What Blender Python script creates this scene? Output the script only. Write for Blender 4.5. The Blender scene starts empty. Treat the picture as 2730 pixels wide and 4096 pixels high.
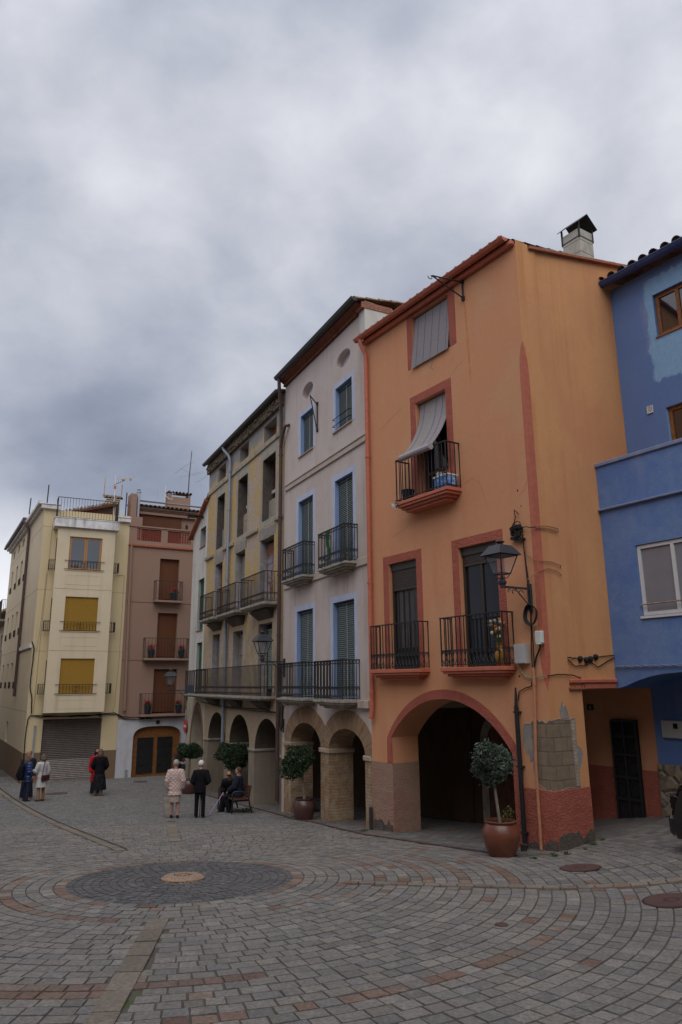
import bpy, math, random
from mathutils import Vector, Matrix
from mathutils.geometry import tessellate_polygon
random.seed(7)
S=bpy.context.scene; COL=S.collection
R=math.radians
# ---------------------------------------------------------------- camera, light, exposure
CAM=Vector((0,0,2.85)); PIT=R(13.398); ROLL=R(-.503)
fw=Vector((0,math.cos(PIT),math.sin(PIT))); u0=Vector((0,-math.sin(PIT),math.cos(PIT))); r0=Vector((1,0,0))
rt=r0*math.cos(ROLL)+u0*math.sin(ROLL); up=u0*math.cos(ROLL)-r0*math.sin(ROLL)
cd=bpy.data.cameras.new('camera'); cd.sensor_fit='VERTICAL'; cd.sensor_height=36; cd.lens=25.154; cd.clip_end=2000; cd.clip_start=.05
cam=bpy.data.objects.new('camera',cd); COL.objects.link(cam)
cam.matrix_world=Matrix(((rt.x,up.x,-fw.x,CAM.x),(rt.y,up.y,-fw.y,CAM.y),(rt.z,up.z,-fw.z,CAM.z),(0,0,0,1)))
S.camera=cam
S.view_settings.view_transform='Standard'; S.view_settings.look='None'; S.view_settings.exposure=.36; S.view_settings.gamma=1
SUN_EL,SUN_AZ=56.0,176.0     # azimuth clockwise from +y; the sun stands behind the camera
sd=bpy.data.lights.new('sun','SUN'); sd.energy=1.1; sd.angle=R(60); sd.color=(1,.965,.92)
sun=bpy.data.objects.new('sun',sd); COL.objects.link(sun)
az=R(SUN_AZ); el=R(SUN_EL)
sv=Vector((math.sin(az)*math.cos(el),math.cos(az)*math.cos(el),math.sin(el)))
sun.rotation_euler=sv.to_track_quat('Z','Y').to_euler(); sun.location=(0,-10,30)

def nd(t,typ,ins={},**props):
    n=t.nodes.new(typ)
    for k,v in props.items(): setattr(n,k,v)
    for k,v in ins.items():
        s=n.inputs[k]
        if isinstance(v,bpy.types.NodeSocket): t.links.new(v,s)
        else: s.default_value=v
    return n
def mth(t,op,a,b=None,c=None,clamp=False):
    n=t.nodes.new('ShaderNodeMath'); n.operation=op; n.use_clamp=clamp
    for i,v in enumerate((a,b,c)):
        if v is None: continue
        if isinstance(v,bpy.types.NodeSocket): t.links.new(v,n.inputs[i])
        else: n.inputs[i].default_value=v
    return n.outputs[0]
def ramp(t,f,stops,interp='LINEAR'):
    n=t.nodes.new('ShaderNodeValToRGB'); n.color_ramp.interpolation=interp
    e=n.color_ramp.elements
    while len(e)<len(stops): e.new(.5)
    for i,(p,c) in enumerate(stops):
        e[i].position=p; e[i].color=c if len(c)==4 else (*c,1)
    t.links.new(f,n.inputs[0]); return n.outputs[0]
def mixc(t,f,a,b,mode='MIX'):
    n=t.nodes.new('ShaderNodeMix'); n.data_type='RGBA'; n.blend_type=mode
    for k,v in ((0,f),(6,a),(7,b)):
        if isinstance(v,bpy.types.NodeSocket): t.links.new(v,n.inputs[k])
        else: n.inputs[k].default_value=v if k==0 or len(v)==4 else (*v,1)
    return n.outputs[2]

# overcast sky: Nishita underneath, a thick cloud deck over it
Wd=bpy.data.worlds.new('World'); S.world=Wd; Wd.use_nodes=True; t=Wd.node_tree; t.nodes.clear()
sky=nd(t,'ShaderNodeTexSky',sky_type='NISHITA',sun_disc=False,sun_elevation=R(SUN_EL),sun_rotation=R(SUN_AZ))
tc=nd(t,'ShaderNodeTexCoord')
mp=nd(t,'ShaderNodeMapping',{0:tc.outputs['Generated'],1:(3.1,1.7,.4),2:(R(20),R(15),R(35)),3:(1.0,1.0,1.5)})
n1=nd(t,'ShaderNodeTexNoise',{'Vector':mp.outputs[0],'Scale':2.7,'Detail':6,'Roughness':.47,'Distortion':.2})
n2=nd(t,'ShaderNodeTexNoise',{'Vector':mp.outputs[0],'Scale':9.5,'Detail':7,'Roughness':.6,'Distortion':.35})
cl=mth(t,'ADD',mth(t,'MULTIPLY',n1.outputs[0],.84),mth(t,'MULTIPLY',n2.outputs[0],.16))
# thinner cloud (brighter) toward three parts of the sky, thicker (darker) low on the left
def lobe(px,py,w):
    d=(fw+rt*((px-1365)/2862)-up*((py-2048)/2862)).normalized()
    dp=nd(t,'ShaderNodeVectorMath',{0:tc.outputs['Generated'],1:d},operation='DOT_PRODUCT').outputs['Value']
    return ramp(t,dp,[(math.cos(R(w)),(0,0,0)),(1,(1,1,1))],'EASE')
LOBES=[(560,860,6,.05),(1020,1060,6,.06),(2480,480,17,.15),(800,1600,7,.06),(10,2330,7,.30),(350,1450,12,-.11),(250,2000,13,-.12),(250,950,8,-.04),(550,250,16,.02)]
for a,b,w,k in LOBES: cl=mth(t,'ADD',cl,mth(t,'MULTIPLY',lobe(a,b,w),k))
cc=ramp(t,cl,[(.20,(.15,.175,.235)),(.35,(.255,.282,.355)),(.49,(.385,.407,.475)),(.60,(.505,.52,.575)),(.73,(.66,.668,.71)),(.9,(.78,.785,.82))])
bg1=nd(t,'ShaderNodeBackground',{0:sky.outputs[0],1:.08})
# cloud deck is brighter on the sun's side, behind the camera
dps=nd(t,'ShaderNodeVectorMath',{0:tc.outputs['Generated'],1:sv},operation='DOT_PRODUCT').outputs['Value']
bst=mth(t,'ADD',1.0,mth(t,'MULTIPLY',ramp(t,dps,[(.15,(0,0,0)),(1,(1,1,1))]),.55))
bg2=nd(t,'ShaderNodeBackground',{0:cc,1:bst})
mx=nd(t,'ShaderNodeMixShader',{0:.95,1:bg1.outputs[0],2:bg2.outputs[0]})
nd(t,'ShaderNodeOutputWorld',{0:mx.outputs[0]})

# ---------------------------------------------------------------- materials
MATS={}
def base(name,rough=.85,spec=.25):
    m=bpy.data.materials.new(name); m.use_nodes=True; t=m.node_tree; b=t.nodes['Principled BSDF']
    b.inputs['Roughness'].default_value=rough; b.inputs['Specular IOR Level'].default_value=spec
    MATS[name]=m; return m,t,b
def co(t,scale=(1,1,1),rot=(0,0,0)):
    tc=nd(t,'ShaderNodeTexCoord'); return nd(t,'ShaderNodeMapping',{0:tc.outputs['Object'],2:rot,3:scale}).outputs[0]
def bump(t,b,h,st=.3,dist=.02):
    n=nd(t,'ShaderNodeBump',{'Strength':st,'Distance':dist,'Height':h}); t.links.new(n.outputs[0],b.inputs['Normal'])
def noise(t,v,s,d=4,r=.55,dis=0):
    return nd(t,'ShaderNodeTexNoise',{'Vector':v,'Scale':s,'Detail':d,'Roughness':r,'Distortion':dis}).outputs[0]
def plain(name,c,rough=.6,var=.12,scale=14,spec=.3,bs=0,metal=0):
    m,t,b=base(name,rough,spec); v=co(t); n=noise(t,v,scale,4)
    k=[x*(1-var) for x in c]; l=[min(1,x*(1+var)) for x in c]
    t.links.new(ramp(t,n,[(.3,k),(.7,l)]),b.inputs['Base Color']); b.inputs['Metallic'].default_value=metal
    if bs: bump(t,b,noise(t,v,scale*4,3),bs,.01)
    return m
def stucco(name,c,c2=None,lo=.45,hi=.62,scale=.55,var=.1,streak=None,sk=.5,fine=.25,bs=.25,bsc=60,rough=.9,dist=.012):
    """painted render: broad tone drift, a second worn tone in patches, narrow run-off streaks, trowel bump"""
    m,t,b=base(name,rough,.15); v=co(t)
    n=noise(t,v,scale,6,.6); f=noise(t,v,11,7,.72)
    col=mixc(t,n,[x*(1-var) for x in c],[min(1,x*(1+var)) for x in c])
    if c2: col=mixc(t,ramp(t,noise(t,co(t,(1,1,.8)),scale*1.7,7,.62,.4),[(lo,(0,0,0)),(hi,(1,1,1))]),col,c2)
    col=mixc(t,mth(t,'MULTIPLY',ramp(t,f,[(.35,(1,1,1)),(.65,(0,0,0))]),fine),col,[x*.8 for x in c])
    if streak:
        s1=noise(t,co(t,(2.6,2.6,.10)),1.3,3,.5); s2=noise(t,co(t,(.8,.8,.5)),1.0,3)
        k=mth(t,'MULTIPLY',ramp(t,s1,[(.5,(0,0,0)),(.68,(1,1,1))]),ramp(t,s2,[(.42,(0,0,0)),(.6,(1,1,1))]))
        col=mixc(t,mth(t,'MULTIPLY',k,sk),col,streak)
    t.links.new(col,b.inputs['Base Color']); bump(t,b,mth(t,'ADD',noise(t,v,bsc,3,.6),mth(t,'MULTIPLY',noise(t,v,6,3),.8)),bs,dist)
    return m
def glass(name,c,rough=.06,ior=1.4):
    m,t,b=base(name,rough,.5); b.inputs['Base Color'].default_value=(*c,1); b.inputs['IOR'].default_value=ior
    bump(t,b,noise(t,co(t),1.6,2),.03,.05); return m
def bricks(name,c1,c2,mort,w=.28,h=.07,ms=.012,plaster=None,lo=.5,hi=.6):
    m,t,b=base(name,.92,.1); tc=nd(t,'ShaderNodeTexCoord'); s=nd(t,'ShaderNodeSeparateXYZ',{0:tc.outputs['Object']})
    v=nd(t,'ShaderNodeCombineXYZ',{0:mth(t,'ADD',s.outputs[0],s.outputs[1]),1:s.outputs[2],2:0.0}).outputs[0]
    dv=nd(t,'ShaderNodeVectorMath',{0:v,1:nd(t,'ShaderNodeVectorMath',{0:nd(t,'ShaderNodeTexNoise',{'Vector':tc.outputs['Object'],'Scale':6.0,'Detail':3}).outputs['Color'],'Scale':.02},operation='SCALE').outputs[0]},operation='ADD').outputs[0]
    br=nd(t,'ShaderNodeTexBrick',{'Vector':dv,'Color1':(*c1,1),'Color2':(*c2,1),'Mortar':(*mort,1),'Scale':1.0,'Mortar Size':ms,'Mortar Smooth':.3,'Bias':0.0,'Brick Width':w,'Row Height':h})
    n=noise(t,tc.outputs['Object'],9,5,.65)
    col=mixc(t,.55,br.outputs['Color'],ramp(t,n,[(.3,[x*.5 for x in c1]),(.7,[min(1,x*1.25) for x in c2])]))
    hgt=mth(t,'SUBTRACT',mth(t,'MULTIPLY',n,.5),br.outputs['Fac'])
    if plaster: col=mixc(t,ramp(t,noise(t,tc.outputs['Object'],2.2,6,.6,.5),[(lo,(0,0,0)),(hi,(1,1,1))]),col,plaster)
    t.links.new(col,b.inputs['Base Color']); bump(t,b,hgt,.6,.02); return m
def attrmat(name,rough=.85,moss=False):
    m,t,b=base(name,rough,.2); at=nd(t,'ShaderNodeAttribute',attribute_name='col'); v=co(t)
    f=noise(t,v,28,5,.65)
    col=mixc(t,.8,at.outputs['Color'],ramp(t,f,[(.25,(.3,.3,.3)),(.75,(1.05,1.05,1.05))]),'MULTIPLY')
    col=mixc(t,mth(t,'MULTIPLY',ramp(t,noise(t,v,.9,7,.68,.4),[(.47,(0,0,0)),(.62,(1,1,1))]),.30),col,(.13,.12,.115))
    col=mixc(t,mth(t,'MULTIPLY',ramp(t,noise(t,v,5,6,.7),[(.58,(0,0,0)),(.7,(1,1,1))]),.4),col,(.34,.32,.29))
    t.links.new(col,b.inputs['Base Color']); bump(t,b,f,.35,.01); return m

M_OR=stucco('orange_render',(.65,.305,.165),(.64,.335,.185),.48,.62,.5,.07,(.48,.20,.08),.25,.3,.4)
M_ORS=stucco('orange_side_render',(.68,.335,.15),(.63,.295,.145),.46,.62,.4,.08,(.48,.20,.07),.5,.3,.4)
M_RED=stucco('red_rough_render',(.49,.15,.105),(.43,.125,.09),.45,.65,1.5,.12,None,.5,.3,1.0,38,.92,.05)
M_REDP=plain('red_paint',(.50,.15,.09),.55,.12,9)
M_TAN=stucco('tan_rough_render',(.43,.275,.20),(.42,.205,.16),.5,.66,1.1,.14,None,.5,.4,1.0,42,.95,.05)
M_PINKM=stucco('pink_moulding',(.54,.455,.395),(.48,.385,.31),.45,.65,1.2,.07,(.3,.18,.1),.4)
M_PINK=stucco('pink_render',(.59,.505,.47),(.54,.445,.39),.46,.66,.6,.07,(.36,.22,.13),.3,.15)
M_BLW=stucco('pale_blue_paint',(.52,.555,.68),(.44,.50,.66),.45,.65,1.5,.06,None,.5,.1)
M_BLR=stucco('blue_reveal',(.26,.36,.58),None,.4,.6,1.5,.08)
M_BEIGE=stucco('beige_moulding',(.45,.35,.27),(.40,.29,.205),.45,.65,1.2,.08,(.3,.18,.1),.4)
M_STONE=stucco('grey_stone',(.36,.325,.27),(.22,.20,.17),.48,.62,2.4,.14,(.13,.11,.08),.5,.4)
M_CEM=stucco('grey_cement',(.285,.265,.255),(.36,.31,.245),.47,.6,1.6,.15,(.12,.11,.10),.6,.45)
M_CEMD=stucco('dark_cement',(.15,.125,.105),(.095,.085,.078),.45,.62,2.4,.2,(.06,.055,.05),.6,.5,.9,34,.95,.04)
M_WHITE=stucco('white_render',(.62,.60,.555),(.52,.50,.45),.47,.63,.8,.06,(.33,.31,.28),.5,.2)
M_BROWN=stucco('brown_render',(.305,.195,.145),None,.4,.6,.5,.05,None,.5,.12)
M_CREAM=stucco('cream_render',(.66,.555,.395),(.62,.52,.365),.46,.66,.5,.05,(.25,.21,.15),.25,.12)
M_CREAMY=stucco('cream_yellow_render',(.62,.505,.305),None,.46,.66,.5,.05,(.25,.21,.15),.25,.12)
M_DADO=stucco('brown_granite_dado',(.20,.135,.085),None,.4,.6,3,.18,None,.5,.5,.2)
M_BLUE=stucco('blue_render',(.125,.215,.475),(.175,.27,.49),.44,.62,.8,.12,(.30,.34,.46),.35,.3,.5,44)
M_BLUEL=stucco('light_blue_render',(.24,.42,.66),(.29,.46,.68),.46,.64,1.2,.07,None,.5,.2)
def bluepatch():
    """blue wall where a lighter coat was brushed round the window"""
    m,t,b=base('blue_wall_with_pale_coat',.9,.15); v=co(t); s=nd(t,'ShaderNodeSeparateXYZ',{0:v})
    n=mth(t,'MULTIPLY',mth(t,'SUBTRACT',noise(t,v,1.6,8,.7,.4),.5),.42); n2=mth(t,'MULTIPLY',mth(t,'SUBTRACT',noise(t,co(t,(3,1,1)),2.3,8,.72,.6),.5),.40)
    def edge(val,at,w=.05): return ramp(t,mth(t,'DIVIDE',mth(t,'SUBTRACT',val,at),w),[(0,(0,0,0)),(1,(1,1,1))])
    k=mth(t,'MULTIPLY',edge(mth(t,'ADD',s.outputs[0],n),6.13),mth(t,'MULTIPLY',edge(mth(t,'ADD',s.outputs[2],n2),8.93),mth(t,'SUBTRACT',1.0,edge(mth(t,'ADD',s.outputs[2],n2),11.28))))
    w2=noise(t,v,.7,6,.6); blue=mixc(t,w2,(.11,.19,.43),(.17,.26,.48))
    halo=mth(t,'MULTIPLY',edge(mth(t,'ADD',s.outputs[0],mth(t,'MULTIPLY',n2,2.0)),5.95,.25),mth(t,'MULTIPLY',edge(mth(t,'ADD',s.outputs[2],n),9.5,.3),mth(t,'SUBTRACT',1.0,edge(s.outputs[2],10.8,.3))))
    blue=mixc(t,mth(t,'MULTIPLY',halo,.45),blue,(.30,.34,.46))
    c=mixc(t,k,blue,mixc(t,noise(t,v,2.4,6),(.23,.42,.66),(.30,.49,.70)))
    c=mixc(t,mth(t,'MULTIPLY',ramp(t,noise(t,v,11,7,.72),[(.35,(1,1,1)),(.65,(0,0,0))]),.25),c,(.10,.16,.34))
    t.links.new(c,b.inputs['Base Color']); bump(t,b,noise(t,v,50,3,.6),.35,.012); return m
M_BLUEP=bluepatch()
M_BLTRIM=stucco('faded_blue_trim',(.22,.27,.42),(.28,.31,.40),.46,.62,3,.12,None,.5,.3)
M_MARB=stucco('white_marble_cladding',(.52,.52,.545),(.44,.42,.44),.5,.68,1.0,.07,(.36,.30,.31),.4,.12,.05,20,.5)
M_CORN=stucco('white_concrete',(.74,.72,.70),(.45,.43,.41),.5,.7,1.5,.08,(.12,.12,.12),.6,.2)
M_IRON=plain('black_iron',(.018,.018,.02),.5,.3,30,.4)
M_RUST=plain('rusty_iron',(.045,.032,.028),.75,.4,25)
M_GUTD=plain('dark_gutter_metal',(.045,.042,.042),.45,.2,9,.4)
M_GUTB=plain('brown_pipe',(.075,.045,.04),.5,.2,9,.4)
M_GUTBL=plain('blue_gutter',(.045,.075,.20),.5,.15,9,.4)
M_ZINC=plain('zinc_pipe',(.24,.27,.32),.5,.12,9,.4,0,.3)
M_GALV=plain('galvanised',(.40,.41,.44),.4,.1,9,.4,0,.5)
M_DARK=plain('dark_interior',(.02,.018,.017),.9,.2,5)
M_GLASS=glass('dark_glass',(.012,.014,.018))
M_GLASSR=glass('reflecting_glass',(.012,.014,.018),.03,2.1)
M_GLASSF=plain('frosted_pane',(.23,.23,.26),.35,.05,4,.5)
M_WOOD=plain('varnished_wood',(.24,.095,.03),.5,.3,12)
M_WOODO=plain('honey_wood',(.42,.21,.075),.45,.2,12)
M_WOODD=plain('old_brown_wood',(.12,.062,.04),.75,.35,10)
M_WOODG=plain('grey_weathered_wood',(.22,.205,.20),.9,.25,9)
M_ALU=plain('white_aluminium',(.66,.66,.66),.4,.05,5,.4)
M_BRWNF=plain('brown_aluminium',(.05,.036,.028),.45,.1,8,.4)
M_OCH=plain('ochre_blind',(.36,.205,.028),.7,.1,20)
M_BLIND=plain('wooden_blind',(.155,.058,.026),.7,.25,30)
M_BLINDG=plain('dark_green_slat',(.085,.115,.12),.6,.2,30)
M_BLINDP=plain('pale_slat_back',(.32,.36,.35),.7,.1,30)
M_BLINDL=plain('lilac_grey_slat',(.37,.335,.345),.6,.08,20)
M_GREEN=plain('green_shutter',(.028,.115,.06),.55,.2,10)
M_GREENP=plain('pale_green_shutter',(.17,.22,.185),.7,.15,14)
M_ROPE=plain('cord',(.5,.47,.4),.9,.1,10)
def tilemat():
    m,t,b=base('clay_tile',.9,.1); v=co(t)
    c=ramp(t,noise(t,v,3.2,6,.65),[(.25,(.05,.04,.035)),(.45,(.22,.13,.085)),(.6,(.33,.25,.18)),(.75,(.40,.35,.28))])
    t.links.new(c,b.inputs['Base Color']); bump(t,b,noise(t,v,30,4),.4,.01); return m
M_TILE=tilemat()
M_TERRA=plain('terracotta_trim',(.34,.115,.06),.75,.2,12)
M_BRKR=bricks('red_brick',(.30,.095,.06),(.36,.14,.085),(.36,.31,.27),.24,.055,.012)
M_BRKP=bricks('tan_brick',(.30,.185,.105),(.38,.25,.15),(.36,.285,.205),.30,.075,.014,(.40,.31,.22),.5,.62)
M_BRKW=bricks('patched_brick',(.33,.19,.12),(.48,.40,.32),(.40,.33,.26),.24,.06,.016)
M_RUB=bricks('corbel_rubble',(.10,.075,.05),(.26,.21,.15),(.03,.026,.02),.16,.12,.03)
M_ASH=bricks('sandstone_block',(.31,.235,.155),(.21,.165,.12),(.15,.12,.09),.34,.235,.014)
M_SHADE=stucco('dim_gallery_wall',(.085,.055,.035),(.06,.042,.03),.45,.62,1,.1)  # arcade shade put into the gallery wall and ceiling colour
def yellowmat():
    m,t,b=base('peeling_yellow_render',.93,.1); v=co(t); tc=nd(t,'ShaderNodeTexCoord')
    z=nd(t,'ShaderNodeSeparateXYZ',{0:tc.outputs['Object']}).outputs[2]
    n=noise(t,co(t,(1,1,.7)),.9,7,.62,.5); n2=noise(t,co(t,(1.6,1.6,.35)),1.5,6,.6,.4)
    c=mixc(t,noise(t,v,2.2,5),(.51,.345,.14),(.56,.41,.205))
    c=mixc(t,ramp(t,n,[(.46,(0,0,0)),(.54,(1,1,1))]),c,(.49,.385,.29))
    g=mixc(t,noise(t,v,1.7,6,.65),(.21,.20,.20),(.36,.345,.335))
    hi=mth(t,'MULTIPLY_ADD',n2,-1.8,mth(t,'ADD',z,-10.45))          # bare render under the eaves
    c=mixc(t,ramp(t,hi,[(.0,(0,0,0)),(.25,(1,1,1))]),c,g)
    lo=mth(t,'MULTIPLY_ADD',n2,-2.6,mth(t,'SUBTRACT',6.3,z))         # and around the lower balconies
    pt=mth(t,'MULTIPLY',ramp(t,lo,[(.0,(0,0,0)),(.4,(1,1,1))]),ramp(t,n,[(.38,(1,1,1)),(.52,(.25,.25,.25))]))
    c=mixc(t,pt,c,mixc(t,noise(t,v,3.1,5),(.20,.18,.165),(.42,.36,.29)))
    c=mixc(t,mth(t,'MULTIPLY',ramp(t,mth(t,'SUBTRACT',2.3,z),[(0,(0,0,0)),(.2,(1,1,1))]),.85),c,mixc(t,n2,(.34,.255,.17),(.44,.345,.25)))
    c=mixc(t,mth(t,'MULTIPLY',ramp(t,noise(t,v,9,5,.7),[(.35,(1,1,1)),(.55,(0,0,0))]),.4),c,(.22,.175,.12))
    t.links.new(c,b.inputs['Base Color']); bump(t,b,noise(t,v,22,5,.65),.5,.02); return m
M_YEL=yellowmat()
def groundmat():
    m,t,b=base('joint_earth',.95,.1); v=co(t)
    c=ramp(t,noise(t,v,2.6,6,.7),[(.35,(.085,.078,.07)),(.55,(.115,.105,.092)),(.66,(.08,.10,.042))])
    t.links.new(c,b.inputs['Base Color']); return m
M_JOINT=groundmat()
M_PAVE=attrmat('paving_stone')
M_CONC=stucco('concrete_floor',(.17,.155,.145),(.12,.11,.10),.45,.62,1.3,.12,None,.5,.3)
M_SOIL=plain('soil',(.03,.022,.016),.95,.3,30)
# ---------------------------------------------------------------- mesh helpers
class MB:
    def __init__(s): s.v=[]; s.f=[]; s.m=[]; s.c=[]
    def add(s,vs,fs,mi=0):
        o=len(s.v); s.v+=[tuple(p) for p in vs]
        for f in fs: s.f.append([i+o for i in f]); s.m.append(mi)
        return s
    def quad(s,a,b,c,d,mi=0): return s.add([a,b,c,d],[(0,1,2,3)],mi)
    def box(s,x0,x1,y0,y1,z0,z1,mi=0):
        return s.add([(x0,y0,z0),(x1,y0,z0),(x1,y1,z0),(x0,y1,z0),(x0,y0,z1),(x1,y0,z1),(x1,y1,z1),(x0,y1,z1)],
            [(3,2,1,0),(4,5,6,7),(0,1,5,4),(1,2,6,5),(2,3,7,6),(3,0,4,7)],mi)
    def obox(s,c,ax,ay,az,mi=0):
        c=Vector(c);ax=Vector(ax);ay=Vector(ay);az=Vector(az)
        P=[c+i*ax+j*ay+k*az for k in(-1,1) for j in(-1,1) for i in(-1,1)]
        return s.add(P,[(0,2,3,1),(4,5,7,6),(0,1,5,4),(1,3,7,5),(3,2,6,7),(2,0,4,6)],mi)
    def tube(s,pts,r,n=6,mi=0,cap=True,closed=False):
        P=[Vector(p) for p in pts]; k=len(P); r=r if isinstance(r,(list,tuple)) else [r]*k
        ref=None; o=len(s.v)
        for i,p in enumerate(P):
            d=(P[min(i+1,k-1)]-P[max(i-1,0)])
            if closed: d=P[(i+1)%k]-P[i-1]
            d=d.normalized() if d.length>1e-9 else Vector((0,0,1))
            if ref is None: ref=Vector((1,0,0)) if abs(d.x)<.8 else Vector((0,1,0))
            a=d.cross(ref); a=a.normalized() if a.length>1e-6 else d.orthogonal().normalized()
            b=d.cross(a); ref=-b if False else a.cross(d).normalized()
            for j in range(n):
                th=2*math.pi*(j+.5)/n; s.v.append(tuple(p+(a*math.cos(th)+b*math.sin(th))*r[i]))
        for i in range(k if closed else k-1):
            i2=(i+1)%k
            for j in range(n): s.f.append([o+i*n+j,o+i*n+(j+1)%n,o+i2*n+(j+1)%n,o+i2*n+j]); s.m.append(mi)
        if cap and not closed:
            s.f.append([o+j for j in range(n)][::-1]); s.m.append(mi); s.f.append([o+(k-1)*n+j for j in range(n)]); s.m.append(mi)
        return s
    def lathe(s,prof,n=24,c=(0,0,0),mi=0):
        o=len(s.v)
        for r,z in prof:
            for j in range(n):
                a=2*math.pi*j/n; s.v.append((c[0]+r*math.cos(a),c[1]+r*math.sin(a),c[2]+z))
        for i in range(len(prof)-1):
            for j in range(n): s.f.append([o+i*n+j,o+i*n+(j+1)%n,o+(i+1)*n+(j+1)%n,o+(i+1)*n+j]); s.m.append(mi)
        s.f.append([o+j for j in range(n)][::-1]); s.m.append(mi); k=o+(len(prof)-1)*n
        s.f.append([k+j for j in range(n)]); s.m.append(mi); return s
    def loft(s,rings,n=16,mi=0):
        """rings: (cx,cy,cz,rx,ry)"""
        o=len(s.v)
        for x,y,z,rx,ry in rings:
            for j in range(n):
                a=2*math.pi*j/n; s.v.append((x+rx*math.cos(a),y+ry*math.sin(a),z))
        for i in range(len(rings)-1):
            for j in range(n): s.f.append([o+i*n+j,o+i*n+(j+1)%n,o+(i+1)*n+(j+1)%n,o+(i+1)*n+j]); s.m.append(mi)
        s.f.append([o+j for j in range(n)][::-1]); s.m.append(mi); k=o+(len(rings)-1)*n
        s.f.append([k+j for j in range(n)]); s.m.append(mi); return s
    def ell(s,c,r,n=14,m=9,mi=0):
        prof=[]; o=len(s.v)
        for i in range(m+1):
            a=math.pi*i/m-math.pi/2
            for j in range(n):
                b=2*math.pi*j/n; k=max(math.cos(a),.02); s.v.append((c[0]+r[0]*k*math.cos(b),c[1]+r[1]*k*math.sin(b),c[2]+r[2]*math.sin(a)))
        for i in range(m):
            for j in range(n): s.f.append([o+i*n+j,o+i*n+(j+1)%n,o+(i+1)*n+(j+1)%n,o+(i+1)*n+j]); s.m.append(mi)
        s.f.append([o+j for j in range(n)][::-1]); s.m.append(mi); k=o+m*n
        s.f.append([k+j for j in range(n)]); s.m.append(mi); return s
    def poly(s,outer,holes,y,mi=0):
        """flat face in the xz plane at depth y, with holes, facing -y"""
        loops=[[Vector((p[0],0,p[1])) for p in l] for l in [outer]+list(holes)]
        flat=[p for l in loops for p in l]
        tr=tessellate_polygon(loops); fs=[]
        for a,b,c in tr:
            A,B,C_=flat[a],flat[b],flat[c]
            if (B-A).cross(C_-A).y>0: a,b=b,a
            fs.append((a,b,c))
        return s.add([(p.x,y,p.z) for p in flat],fs,mi)
    def reveal(s,loop,y0,y1,mi=0,closed=True):
        k=len(loop)
        for i in range(k if closed else k-1):
            a=loop[i];b=loop[(i+1)%k]; s.quad((a[0],y0,a[1]),(b[0],y0,b[1]),(b[0],y1,b[1]),(a[0],y1,a[1]),mi)
        return s
    def build(s,name,mats,parent=None,loc=(0,0,0),rz=0,smooth=None,bevel=0,weld=False):
        me=bpy.data.meshes.new(name); me.from_pydata(s.v,[],s.f)
        if not isinstance(mats,(list,tuple)): mats=[mats]
        for m in mats: me.materials.append(m)
        if len(mats)>1: me.polygons.foreach_set('material_index',s.m)
        if s.c:
            at=me.attributes.new('col','FLOAT_COLOR','FACE'); at.data.foreach_set('color',[x for c in s.c for x in (*c,1)])
        if smooth:
            me.polygons.foreach_set('use_smooth',[True]*len(me.polygons)); me.set_sharp_from_angle(angle=R(smooth))
        me.update()
        o=bpy.data.objects.new(name,me); COL.objects.link(o)
        if parent:
            o.parent=parent
            if parent.type=='EMPTY' and 'zb' in ZB.get(parent.name,{}): o.location=(loc[0],loc[1],loc[2]-ZB[parent.name]['zb'])
            else: o.location=loc
        else: o.location=loc
        o.rotation_euler=(0,0,rz)
        if bevel:
            b=o.modifiers.new('bevel','BEVEL'); b.width=bevel; b.segments=1; b.limit_method='ANGLE'; b.angle_limit=R(40)
        return o
ZB={}
def tag(o,label=None,cat=None,group=None,kind=None):
    if label: o['label']=label
    if cat: o['category']=cat
    if group: o['group']=group
    if kind: o['kind']=kind
    return o
def root(name,loc,rz=0,label=None,cat=None,group=None):
    o=bpy.data.objects.new(name,None); COL.objects.link(o); o.empty_display_size=.2
    o.location=loc; o.rotation_euler=(0,0,rz); return tag(o,label,cat,group)
def copy_tree(o,parent=None):
    c=o.copy(); COL.objects.link(c)
    if parent: c.parent=parent
    for ch in [x for x in bpy.data.objects if x.parent==o]: copy_tree(ch,c)
    return c
# facade frames: origin at the facade's left foot, x to the right along it, y into the building
FR={'O':(.674,17.509,-56.65),'P':(-1.841,22.632,-63.85),'Y':(-5.925,31.079,-64.2),'W':(-7.0,33.304,-64.2),
    'C':(-10.67,35.28,26.4),'B':(-10.67,35.28,29.05),'S':(3.622,13.029,33.35)}
def L2W(fr,x,y):
    ox,oy,th=FR[fr]; a=R(th); return (ox+x*math.cos(a)-y*math.sin(a),oy+x*math.sin(a)+y*math.cos(a))
def W2L(fr,x,y):
    ox,oy,th=FR[fr]; a=R(th); dx=x-ox;dy=y-oy; return (dx*math.cos(a)+dy*math.sin(a),-dx*math.sin(a)+dy*math.cos(a))
FR['D']=(*L2W('C',-4.02,0),-60)
def house(name,fr,zb,label,cat='house'):
    ox,oy,th=FR[fr]; o=root(name,(ox,oy,zb),R(th),label,cat); ZB[o.name]={'zb':zb}; return o
def rect(x0,x1,z0,z1): return [(x0,z0),(x0,z1),(x1,z1),(x1,z0)]
def ell_arch(x0,x1,zb,zs,zt,n=24):
    c=(x0+x1)/2;a=(x1-x0)/2;h=zt-zs
    return [(x0,zb)]+[(c-a*math.cos(math.pi*i/n),zs+h*math.sin(math.pi*i/n)) for i in range(n+1)]+[(x1,zb)]
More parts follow.
